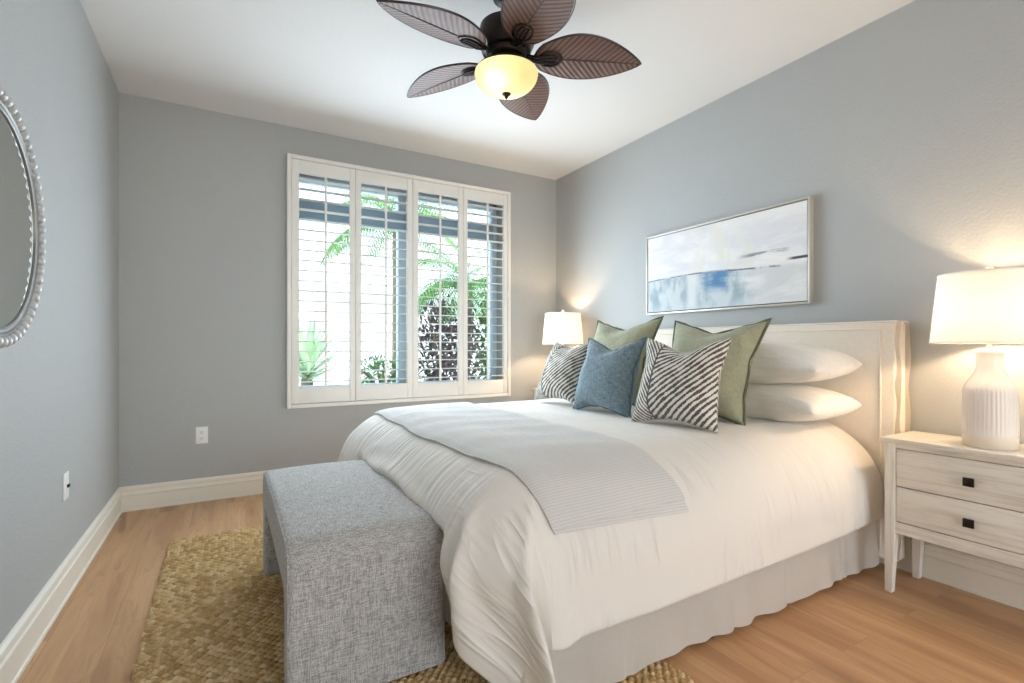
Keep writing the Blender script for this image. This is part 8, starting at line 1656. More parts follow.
1,-1,1,-1,0,1,-1,-3,0,-1,3,2,-2,-9,-5,0,7,4,1,-3,-2,-1,-1,0,0,0,1,-1,0,0,-1,1,1,3,-5,-13,-5,8,3,1,-4,-3,1,-1,1,0,-1,1,-1,0,0,1,2,3,0,-4,-9,-2,-6,11,3,
0,-3,-2,-1,-1,-1,0,0,0,0,0,1,2,2,0,-1,-4,0,3,1,2,1,0,1,0,-2,-2,-1,0,1,-1,1,0,0,0,0,-2,0,5,6,-2,9,-6,-5,-1,3,4,-2,-1,0,0,-1,0,0,0,0,0,-3,-3,-1,5,8,0,7,
2,-4,-3,-1,-1,-1,1,0,0,0,1,-1,0,1,-1,-2,-3,-2,2,6,4,-4,3,5,2,1,-4,-3,0,0,0,0,0,0,0,0,0,2,3,0,-3,0,1,-11,-5,2,7,7,3,0,-3,0,0,0,0,0,1,-1,3,3,4,3,-1,-4,
-7,-14,0,-1,0,2,6,5,2,0,0,0,0,0,-1,1,1,4,3,2,1,-3,-6,-14,0,1,0,0,1,5,5,1,1,0,0,0,0,0,1,2,2,1,1,-2,-3,-12,0,0,1,1,3,4,2,1,0,0,-1,1,0,0,1,0,2,0,-1,1,5,
-8,-1,-1,1,2,3,2,2,0,-1,1,0,0,0,0,0,1,1,-1,-4,3,13,-7,-3,-2,3,4,3,1,0,1,0,-1,1,-1,1,0,0,0,0,3,-2,-1,8,-14,1,3,4,3,1,2,0,-1,1,0,0,0,-1,1,0,1,0,3,6,0,
-9,-21,7,7,4,1,2,0,0,0,-1,1,-1,1,0,-1,1,1,1,2,7,0,-11,-19,8,5,3,2,1,0,0,0,0,-1,1,-1,0,1,-1,1,3,2,2,4,2,-15,4,5,4,3,0,0,0,0,0,-1,-1,0,0,0,0,0,2,4,3,7,
12,-15,5,6,4,1,0,0,0,0,-1,1,-1,0,0,-2,0,0,0,2,6,10,13,-15,11,6,0,-1,-1,0,0,0,1,0,0,-1,0,0,-1,-1,-1,0,3,8,20,0,0,0,0,0,0,0,-1,0,0,0,0,0,0,0,0,1,0,0,0,
0,0,0,27,14,4,3,0,0,3,3,0,-1,-1,2,0,0,0,-2,-2,-4,-6,-14,-26,0,13,11,9,4,4,3,2,-1,1,0,2,0,-1,-2,-2,-3,-3,-4,-10,-13,-10,0,4,9,8,5,5,3,1,2,0,2,0,-2,-2,
-1,-3,-3,-3,-7,-7,-6,-5,0,3,3,7,5,3,2,2,1,4,0,-2,-3,-1,-1,-1,-1,-4,-4,-5,-3,-5,0,2,3,4,6,2,2,0,0,0,0,0,0,0,-1,1,-2,-3,-4,-3,-5,-2,0,1,2,3,5,5,1,0,0,
-2,1,0,0,0,1,-1,-1,-3,-3,-5,-3,-1,0,1,1,2,2,5,5,1,-1,0,-2,0,1,1,-1,-1,-2,-3,-4,-3,-1,-1,0,0,2,1,0,3,6,3,0,-1,0,0,-1,0,1,-1,-2,-4,-4,-1,-1,-1,0,-1,1,3,
4,2,2,2,0,0,-1,0,0,1,0,-1,-4,-5,-2,0,-1,0,0,0,0,2,6,2,-1,1,1,-1,1,-1,0,0,0,-1,-7,-5,-2,0,2,3,0,2,1,1,-1,1,3,1,1,0,-1,0,1,0,0,-4,-5,-5,-3,1,3,4,0,1,1,
-1,-1,3,2,2,1,-1,1,0,0,0,-1,-5,0,1,0,-4,0,1,0,-1,0,2,2,0,0,3,1,0,-1,0,0,0,-3,-4,-1,5,3,1,-3,-4,0,-2,-1,0,3,2,1,3,-1,1,-1,0,0,-1,-1,-1,-1,-2,3,1,-1,-2,
0,-3,0,-1,0,5,5,-1,-1,-1,0,0,-1,0,-1,3,1,0,-3,-1,0,-1,0,-2,-1,2,1,0,2,-1,0,0,0,0,0,-1,0,1,3,0,-2,-2,-1,1,1,2,1,0,0,-2,-3,-1,0,1,0,0,1,-1,0,0,2,1,0,-1,
-1,0,0,3,2,-1,-3,-3,-4,1,1,0,1,1,0,1,0,0,-1,0,1,1,1,-1,1,0,0,0,-4,-5,-1,1,1,1,1,0,1,1,1,0,-1,0,-1,2,2,0,1,-2,-2,1,0,-2,0,-3,-1,1,1,1,1,1,1,0,-1,-2,0,
1,2,1,0,-2,0,0,3,1,-4,-4,0,0,1,0,1,2,0,1,0,1,1,-1,-2,2,0,2,1,-1,-2,-1,-3,-2,0,0,0,2,0,1,1,-2,1,2,3,0,-2,0,-1,3,-1,-2,-1,-2,-1,-2,0,0,1,-1,1,1,2,0,-1,
0,0,2,2,-1,-1,1,0,-2,-3,-1,-1,0,-2,1,-1,1,0,0,2,6,2,-3,-3,0,1,3,0,0,-1,-3,-3,0,-1,-2,-1,-1,0,0,0,-1,2,5,7,1,-1,-1,2,-2,-1,0,-1,-3,-2,-2,-3,-2,-1,0,0,
0,-1,0,0,4,5,6,1,1,1,-1,0,-1,-3,-1,-1,-5,-3,-2,0,-1,0,0,0,0,0,2,6,6,5,2,-2,-1,0,-3,-2,-2,-2,-5,-4,0,0,0,0,-1,0,0,0,0,4,9,7,2,-1,-2,0,-4,-3,-2,-5,-3,
-2,-1,0,0,0,0,-1,-1,-1,0,1,7,9,5,0,1,-1,-4,-2,-4,-7,-4,-2,-1,0,-1,-1,0,1,0,1,1,-1,1,9,8,5,2,0,-3,-7,-10,-6,-4,-2,-1,-2,0,0,0,-1,1,1,2,2,1,3,12,11,3,0,
-10,-14,-9,-5,-3,-2,-1,0,0,0,-2,1,-1,0,1,3,4,3,7,14,15,0,-27,-14,-7,-3,-1,1,-1,-1,-1,-1,2,-1,-1,0,0,1,2,4,4,14,30,1,0,0,0,0,0,-1,-1,0,0,0,-1,0,1,0,0,
1,0,-1,0,0,0,0,-27,-12,-4,-3,-3,-3,-1,-2,0,1,0,0,1,0,2,1,2,3,4,13,28,0,-10,-14,-10,-4,-2,-1,-2,-1,-2,-1,0,2,2,2,0,1,1,4,9,13,13,0,-3,-8,-10,-7,-3,0,0,
-1,0,-1,0,-1,-1,1,2,2,3,5,9,9,4,0,-4,-3,-4,-6,-4,-3,0,1,0,-1,-1,0,0,1,1,0,4,6,6,4,3,0,-2,-3,-4,-4,-3,-2,-1,0,0,1,0,0,0,0,-1,2,3,6,5,2,1,0,-2,-1,-4,-3,
-3,-2,-1,0,1,0,0,-1,0,-1,1,2,4,4,4,3,-1,0,-3,-2,-1,-3,-3,-1,-2,0,0,1,0,0,0,0,0,4,5,2,1,1,1,0,-1,-3,-2,-2,-1,-2,-1,0,0,-1,0,0,-1,0,3,5,4,3,-1,-1,1,0,
-1,-3,-2,1,-2,-2,-1,-1,-1,0,0,0,1,0,2,2,5,2,0,-1,1,0,0,-1,-1,-2,-3,-3,-1,0,0,0,0,0,0,1,2,1,2,1,4,2,-2,0,0,1,-3,-3,-3,-1,0,-1,0,0,0,0,0,1,1,3,2,4,3,0,
-4,0,1,-1,0,-4,-2,-1,-1,0,0,0,0,-1,0,2,2,4,3,2,1,-2,-3,0,0,1,-2,-1,-1,-2,-1,-1,0,0,0,1,-1,1,5,4,-2,-1,-1,2,-1,0,0,0,1,1,-1,-5,-1,-1,1,0,0,-1,1,2,4,1,
1,-3,-3,0,3,0,2,2,1,-1,-3,-2,-3,0,-1,1,0,1,0,1,1,0,0,-1,-3,0,5,0,3,0,-1,-3,-1,0,-2,-1,1,0,1,0,1,1,-1,-2,-2,0,3,1,2,1,1,1,0,-2,-2,0,-2,0,0,0,1,1,0,-1,
-2,-1,-1,1,3,2,0,0,1,1,0,1,0,-2,-3,-1,1,0,0,1,1,-1,-1,0,3,1,-2,-1,1,1,-2,-2,0,3,3,-2,-2,-1,0,1,1,0,1,-1,0,3,2,1,-1,-4,-1,1,0,0,0,-1,-1,-1,1,1,0,2,0,0,
0,-1,1,1,2,2,-1,-3,-4,0,1,2,1,2,-1,-2,1,0,1,0,0,1,-1,0,-1,-1,-3,0,2,0,-2,0,-3,-1,4,6,2,0,-2,1,1,0,0,0,1,-1,-4,-5,-2,-2,0,3,2,-1,0,-1,0,-1,3,5,3,3,0,0,
0,0,-1,0,-3,-4,-4,-2,-1,1,2,-1,0,1,-2,-1,2,5,7,2,0,-1,0,-1,0,-1,-2,-3,-4,-1,-1,0,1,0,-1,0,1,1,3,6,5,0,-1,-1,-1,-1,-1,-1,-1,-4,-2,-2,1,0,-1,-1,1,-1,1,
4,4,5,2,0,-1,-1,-1,0,0,-2,-2,-2,-3,-2,2,1,-3,0,-1,1,2,4,5,3,3,0,-1,-1,0,0,-1,0,-3,-1,-3,-4,-1,1,-2,0,0,2,5,3,4,4,1,0,-1,0,0,1,0,0,-1,-4,-3,-4,-6,-2,1,
0,3,3,4,4,5,3,0,0,0,0,0,0,0,1,-1,-4,-4,-4,-6,-4,0,-1,5,5,5,7,3,1,2,1,0,0,0,-1,0,-1,0,-2,-5,-6,-5,-7,-1,0,4,7,10,6,5,2,2,2,0,0,-1,-1,-1,-1,-2,-1,-4,-7,
-9,-7,-4,0,10,14,10,5,3,3,1,-1,2,1,1,-1,-1,-2,-1,-2,-2,-5,-11,-12,-11,0,28,15,5,3,0,1,0,1,0,0,1,1,-1,0,-1,-1,-2,-2,-5,-14,-29,
], (68, 22), 0.0005).reshape(2, 34, 22, 3)


def cushion_mesh(F, sx, sy, sz, chop=0.0, chop_w=0.35, wave=0.0, flip=False, sag=0.0, pinch=0.0, fat=1):
    F = F.copy()
    if flip:
        F = F[:, ::-1]
    nu, nv = F.shape[1:3]
    ext = np.ptp(F.reshape(-1, 3), axis=0)
    cen = (F.reshape(-1, 3).max(0) + F.reshape(-1, 3).min(0)) / 2
    F[..., 0] = (F[..., 0] - cen[0]) / ext[0] * sx * (-1 if flip else 1)
    F[..., 1] = (F[..., 1] - cen[1]) / ext[1] * sy
    F[..., 2] = F[..., 2] / ext[2] * sz
    u = F[..., 0] / (sx / 2)
    v = F[..., 1] / (sy / 2)
    top = np.clip((v + 0.15) / 1.15, 0, 1) ** 1.8
    F[..., 1] -= chop * np.exp(-(u / chop_w) ** 2) * top
    F[..., 2] *= 1 - 0.35 * (chop > 0) * np.exp(-(u / chop_w) ** 2) * top
    # seams draw in between the corners
    F[..., 0] *= 1 - pinch * np.clip(1 - v * v, 0, 1)
    F[..., 1] *= 1 - pinch * np.clip(1 - u * u, 0, 1)
    if fat != 1:
        F[..., 2] = np.sign(F[..., 2]) * (np.abs(F[..., 2]) / (sz / 2)) ** fat * (sz / 2)
    # weight settles into the lower half
    F[..., 2] *= 1 + sag * (-v)
    bm = bmesh.new()
    lay = bm.loops.layers.uv.verify()
    seen = {}
    def vert(s, i, j):
        e = i in (0, nu - 1) or j in (0, nv - 1)
        k = (i, j, 0 if e else s)
        if k not in seen:
            seen[k] = bm.verts.new(F[s, i, j])
        return seen[k]
    for s in (0, 1):
        for i in range(nu - 1):
            for j in range(nv - 1):
                q = [(i, j), (i + 1, j), (i + 1, j + 1), (i, j + 1)]
                if s == 1:
                    q = q[::-1]
                f = bm.faces.new([vert(s, a, c) for a, c in q])
                for lp, (a, c) in zip(f.loops, q):
                    lp[lay].uv = (a / (nu - 1), c / (nv - 1))
    E = [F[0, i, 0] for i in range(nu)] + [F[0, -1, j] for j in range(1, nv)] + [F[0, i, -1] for i in range(nu - 2, -1, -1)] + [F[0, 0, j] for j in range(nv - 2, 0, -1)]
    return bm, [tuple(p) for p in E]


def place(o, base, wdir, lean, roll=0.0):
    """stand a cushion: local x along wdir (horizontal), local y up and leaning back, local z towards the viewer"""
    w = Vector((wdir[0], wdir[1], 0)).normalized()
    nh = w.cross(Vector((0, 0, 1)))
    v = Vector((0, 0, 1)) * math.cos(lean) - nh * math.sin(lean)
    n = w.cross(v)
    m = Matrix((w, v, n)).transposed().to_4x4()
    m = m @ Matrix.Rotation(roll, 4, 'Z')
    m.translation = Vector(base)
    o.matrix_world = m


def throw_pillow(label, mat, size, thick, base, wdir, lean, roll=0.0, chop=0.03, piping=None, flange=0.0, group=None, flip=False):
    bm, E = cushion_mesh(CUSH, size, size, thick, chop, 0.42, flip=flip, sag=0.12, pinch=0.055)
    for v in bm.verts:
        v.co.y += size / 2
    o = obj('throw_pillow', bm, mat, angle=180)
    md = o.modifiers.new('smooth', 'SUBSURF')
    md.levels = md.render_levels = 1
    if piping:
        pb = bmesh.new()
        add_tube(pb, [(x, y + size / 2, z) for x, y, z in E], flange, 7, closed=True)
        obj('piping', pb, piping, o, world_coords=False)
    place(o, base, wdir, lean, roll)
    tag(o, label, 'cushion', group)
    return o


ZB = 0.708
G = 'throw pillows along the head of the bed'
throw_pillow('large sage green piped cushion, closer to the window, behind the blue cushion', 'green', 0.60, 0.21, (2.16, 2.53, ZB), (0.05, -1), 0.36, 0.0, 0.04, 'greenpipe', 0.0065, G, True)
throw_pillow('large sage green piped cushion in front of the stacked white pillows', 'green', 0.575, 0.22, (2.12, 1.79, ZB - 0.005), (0.10, -1), 0.42, -0.02, 0.04, 'greenpipe', 0.0065, G)
throw_pillow('charcoal leaf print cushion half hidden behind the blue one, below the small corner lamp', 'leaf2', 0.455, 0.20, (1.835, 2.64, ZB), (0.05, -1), 0.42, 0.0, 0.03, None, 0, G, True)
throw_pillow('denim blue slub linen cushion standing between the two leaf print cushions', 'blue', 0.455, 0.21, (1.83, 2.19, ZB - 0.01), (0.08, -1), 0.30, 0.0, 0.05, 'bluepipe', 0.0045, G)
throw_pillow('charcoal leaf print cushion in front of the green one, seen whole with its midrib', 'leaf1', 0.47, 0.21, (1.82, 1.66, ZB - 0.015), (0.21, -0.98), 0.34, 0.0, 0.06, None, 0, G)


def bed_pillow(label, z, thick, y0, y1, x, flip, tilt=0.0, yaw=0.0):
    L = y1 - y0
    bm, E = cushion_mesh(KING, L, 0.46, thick, 0, flip=flip, fat=0.72)
    for v in bm.verts:
        f = v.co.z
        v.co.z *= 0.80 if v.co.z < 0 else 1.0
    o = obj('bed_pillow', bm, 'pillow', angle=180)
    md = o.modifiers.new('smooth', 'SUBSURF')
    md.levels = md.render_levels = 1
    w = Vector((math.sin(yaw), -math.cos(yaw), 0))
    d = Vector((math.cos(tilt) * math.cos(yaw), math.cos(tilt) * math.sin(yaw), math.sin(tilt)))
    m = Matrix((w, d, w.cross(d))).transposed().to_4x4()
    m.translation = (x, (y0 + y1) / 2, z)
    o.matrix_world = m
    return tag(o, label, 'pillow', 'white bed pillows against the headboard')


bed_pillow('plump white bed pillow lying flat on the duvet, bottom one of the stack', 0.788, 0.215, 1.245, 2.12, 2.495, False, 0.02)
bed_pillow('plump white bed pillow on top of the other by the large lamp', 0.984, 0.250, 1.245, 2.12, 2.50, True, 0.04, 0.02)

# ------------------------------------------------------------------ nightstands
def nightstand(yc, label):
    hw, x0, x1 = 0.305, 2.522, 2.842
    y0, y1 = yc - hw, yc + hw
    o = thing('nightstand', label, 'nightstand', ((x0 + x1) / 2, yc, 0.0), 'whitewashed nightstands beside the bed')
    obj('top', bx(x0, x1, y0, y1, 0.662, 0.682, 0.003), 'wood', o, angle=30)
    c0, c1, d0, d1 = x0 + 0.014, x1 - 0.004, y0 + 0.012, y1 - 0.012
    b = bmesh.new()
    lw = 0.040
    # carcass: sides, back, bottom, face rails
    add_box(b, c0 + 0.02, c1, d0 + 0.008, d0 + 0.026, 0.275, 0.662)
    add_box(b, c0 + 0.02, c1, d1 - 0.026, d1 - 0.008, 0.275, 0.662)
    add_box(b, c1 - 0.014, c1 - 0.002, d0 + 0.02, d1 - 0.02, 0.275, 0.662)
    add_box(b, c0 + 0.02, c1 - 0.01, d0 + 0.02, d1 - 0.02, 0.275, 0.293)
    add_box(b, c0 + 0.004, c0 + 0.024, d0 + lw, d1 - lw, 0.640, 0.662)
    add_box(b, c0 + 0.002, c0 + 0.026, d0 + lw, d1 - lw, 0.268, 0.316)
    add_box(b, c0 + 0.026, c0 + 0.030, d0 + lw - 0.005, d1 - lw + 0.005, 0.31, 0.645, mat=1)  # dark sheet backing the drawer gaps
    obj('carcass', b, ['wood', 'gap'], o, angle=30)
    for dz0, dz1 in ((0.4745, 0.6365), (0.3195, 0.4700)):
        dr = obj('drawer', bx(c0 + 0.006, c0 + 0.028, d0 + lw + 0.003, d1 - lw - 0.003, dz0, dz1, 0.0012), 'wood', o, angle=30)
        zc = (dz0 + dz1) / 2 - 0.004
        kb = bmesh.new()
        add_box(kb, c0 - 0.020, c0 - 0.010, yc - 0.017, yc + 0.017, zc - 0.017, zc + 0.017, 0.002)
        add_box(kb, c0 - 0.012, c0 + 0.008, yc - 0.007, yc + 0.007, zc - 0.007, zc + 0.007)
        add_box(kb, c0 - 0.0215, c0 - 0.019, yc - 0.010, yc + 0.010, zc - 0.010, zc + 0.010, 0.001)
        k_ = obj('knob', kb, 'knob', dr, angle=30)
        k_['label'] = 'square dark bronze knob'
    for (ax, ay, sx, sy) in ((c0, d0, 1, 1), (c0, d1, 1, -1), (c1 - lw, d0, 1, 1), (c1 - lw, d1, 1, -1)):
        b = bmesh.new()
        ya, yb = (ay, ay + lw) if sy > 0 else (ay - lw, ay)
        lev = [(0.0, 0.012), (0.268, 0.0), (0.662, 0.0)]
        rings = []
        for z, tp in lev:
            # the taper is on the inner faces only
            if sy > 0:
                p = [(ax, ya), (ax + lw - tp, ya), (ax + lw - tp, yb - tp), (ax, yb - tp)]
            else:
                p = [(ax, ya + tp), (ax + lw - tp, ya + tp), (ax + lw - tp, yb), (ax, yb)]
            rings.append([b.verts.new((q[0], q[1], z)) for q in p])
        for i in range(2):
            for k in range(4):
                b.faces.new((rings[i][k], rings[i][(k + 1) % 4], rings[i + 1][(k + 1) % 4], rings[i + 1][k]))
        b.faces.new(rings[0][::-1])
        b.faces.new(rings[-1])
        bmesh.ops.bevel(b, geom=b.edges[:], offset=0.002, segments=1, affect='EDGES')
        obj('leg', b, 'leg', o, angle=30)
    return o


NR, NLY = 0.797, 3.70
n1 = nightstand(NR, 'whitewashed two-drawer nightstand in front, under the large ribbed lamp')
n2 = dup(n1, (n1.location.x, NLY, 0.0))
n2['label'] = 'whitewashed nightstand in the far corner by the window, mostly hidden by the bed'

# ------------------------------------------------------------------ table lamps
def table_lamp(x, y, z0, label):
    o = thing('table_lamp', label, 'lamp', (x, y, z0), 'matching ribbed ceramic bedside lamps')
    def rib(r, z, a):
        h = z - z0
        k = max(0.0, min(1.0, (h - 0.050) / 0.02)) * max(0.0, min(1.0, (0.262 - h) / 0.03))
        return r * (1 + 0.022 * k * abs(math.sin(a * 20)) - 0.011 * k)
    prof = [(0.0, 0.001), (0.078, 0.0), (0.083, 0.004), (0.083, 0.040), (0.0845, 0.046)]
    prof += [(0.0845 - 0.003 * k / 12, 0.050 + 0.17 * k / 12) for k in range(13)]
    for k in range(1, 13):
        f = k / 12
        prof.append((0.0815 - 0.0395 * (0.5 - 0.5 * math.cos(PI * f)), 0.220 + 0.105 * f))
    prof += [(0.0415, 0.345), (0.0415, 0.372), (0.044, 0.375), (0.044, 0.384), (0.040, 0.388), (0.0, 0.388)]
    b = bmesh.new()
    add_lathe(b, [(r, z0 + h) for r, h in prof], x, y, 240, rib)
    bmesh.ops.remove_doubles(b, verts=b.verts, dist=0.00001)
    for f in b.faces:
        if f.calc_center_median().z < z0 + 0.044:
            f.material_index = 1
    obj('ceramic_base', b, ['ceramic', 'ceramicfoot'], o, angle=60)
    b = bmesh.new()
    add_lathe(b, [(0.0, z0 + 0.386), (0.012, z0 + 0.386), (0.012, z0 + 0.40), (0.008, z0 + 0.405), (0.008, z0 + 0.43), (0.018, z0 + 0.432), (0.018, z0 + 0.475), (0.0, z0 + 0.476)], x, y, 20)
    obj('stem', b, 'brushed', o)
    zs0, zs1, rs0, rs1 = z0 + 0.418, z0 + 0.694, 0.186, 0.160
    b = bmesh.new()
    add_lathe(b, [(rs0, zs0), (rs0 - 0.0065, zs0 + 0.069), (rs0 - 0.013, zs0 + 0.138), (rs0 - 0.0195, zs0 + 0.207), (rs1, zs1)], x, y, 96, uv=True)
    obj('lamp_shade', b, 'shade', o, angle=180)
    b = bmesh.new()
    for r, z in ((rs0, zs0), (rs1, zs1)):
        add_lathe(b, [(r - 0.0015, z - 0.003), (r + 0.0015, z - 0.003), (r + 0.0012, z + 0.003), (r - 0.0018, z + 0.003), (r - 0.0015, z - 0.003)], x, y, 96)
    obj('shade_trim', b, 'shadetrim', o)
    # harp and spider
    b = bmesh.new()
    hp = [(x, y + 0.05 * math.sin(PI * min(1, k / 16)), z0 + 0.45 + 0.235 * k / 16) for k in range(17)]
    add_tube(b, hp, 0.0018, 6)
    add_tube(b, [(x, 2 * y - q[1], q[2]) for q in hp], 0.0018, 6)
    for k in range(3):
        a = 2 * PI * k / 3 + 0.5
        add_tube(b, [(x, y, zs1 - 0.010), (x + 0.158 * math.cos(a), y + 0.158 * math.sin(a), zs1 - 0.004)], 0.0018, 6)
    obj('harp', b, 'brushed', o)
    b = bmesh.new()
    add_lathe(b, [(0.0, zs1 - 0.014), (0.006, zs1 - 0.012), (0.006, zs1 + 0.008), (0.012, zs1 + 0.014), (0.014, zs1 + 0.022), (0.010, zs1 + 0.032), (0.0, zs1 + 0.035)], x, y, 20)
    obj('finial', b, 'ceramic', o)
    b = bmesh.new()
    add_sphere(b, (x, y, z0 + 0.525), 0.030, 20, 14, (1, 1, 1.2))
    obj('bulb', b, 'bulb', o)
    return o


l1 = table_lamp(2.655, 0.773, 0.682, 'large white ribbed ceramic lamp with white shade on the front nightstand')
l2 = dup(l1, (2.655, 3.69, 0.682))
l2['label'] = 'white shaded lamp in the far corner by the window, base hidden behind cushions'

# ------------------------------------------------------------------ painting
def painting():
    y0, y1, z0, z1 = 1.573, 2.821, 1.322, 1.922
    xf = XR - 0.040
    o = thing('framed_painting', 'wide abstract seascape in a thin silver frame hung above the headboard', 'painting', (XR, (y0 + y1) / 2, z0))
    fw = 0.012
    b = bmesh.new()
    for a in ((y0, y0 + fw, z0, z1), (y1 - fw, y1, z0, z1), (y0 + fw, y1 - fw, z0, z0 + fw), (y0 + fw, y1 - fw, z1 - fw, z1)):
        add_box(b, xf, XR - 0.002, a[0], a[1], a[2], a[3], 0.0015)
    obj('frame', b, 'silver', o, angle=30)
    b = bx(xf + 0.018, XR - 0.004, y0 + fw, y1 - fw, z0 + fw, z1 - fw)
    obj('backing', b, 'gap', o)
    g = 0.006
    b = bx(xf + 0.004, xf + 0.020, y0 + fw + g, y1 - fw - g, z0 + fw + g, z1 - fw - g, 0.001, 1)
    lay = b.loops.layers.uv.verify()
    for f in b.faces:
        for lp in f.loops:
            lp[lay].uv = ((y1 - lp.vert.co.y) / (y1 - y0), (lp.vert.co.z - z0) / (z1 - z0))
    c = obj('canvas', b, 'canvas', o, angle=30)
    c['label'] = 'canvas painted white over grey and blue'


painting()

# ------------------------------------------------------------------ round mirror
def mirror():
    yc, zc, R = 2.035, 1.468, 0.388
    o = thing('round_mirror', 'round mirror with a beaded silver frame on the left-hand wall', 'mirror', (XL, yc, zc))
    def disc(prof, n=96):
        b = bmesh.new()
        rings = [[b.verts.new((XL + h, yc + r * math.cos(2 * PI * k / n), zc + r * math.sin(2 * PI * k / n))) for k in range(n)] for r, h in prof]
        for i in range(len(rings) - 1):
            for k in range(n):
                b.faces.new((rings[i][k], rings[i][(k + 1) % n], rings[i + 1][(k + 1) % n], rings[i + 1][k]))
        return b, rings
    b, rg = disc([(R - 0.030, 0.016), (R - 0.060, 0.016)])
    b.free()
    b, rg = disc([(R - 0.050, 0.002), (R - 0.050, 0.020)])
    b.faces.new(rg[-1])
    obj('mirror_glass', b, 'mirror', o, angle=30)
    b, rg = disc([(R - 0.030, 0.001), (R - 0.030, 0.018), (R - 0.036, 0.027), (R - 0.041, 0.028), (R - 0.044, 0.026), (R - 0.047, 0.024), (R - 0.055, 0.024), (R - 0.058, 0.026), (R - 0.062, 0.024), (R - 0.062, 0.018)])
    obj('inner_frame', b, 'mirrorframe', o, angle=30)
    b, rg = disc([(R - 0.004, 0.0), (R - 0.004, 0.008), (R - 0.024, 0.010)])
    obj('back_ring', b, 'mirrorframe', o, angle=30)
    b = bmesh.new()
    n = 61
    for k in range(n):
        a = 2 * PI * k / n
        add_sphere(b, (XL + 0.0225, yc + (R - 0.019) * math.cos(a), zc + (R - 0.019) * math.sin(a)), 0.0188, 16, 12)
    obj('beaded_rim', b, 'bead', o, angle=180)


mirror()

# ------------------------------------------------------------------ ceiling fan
FX, FYc = 1.127, 2.012


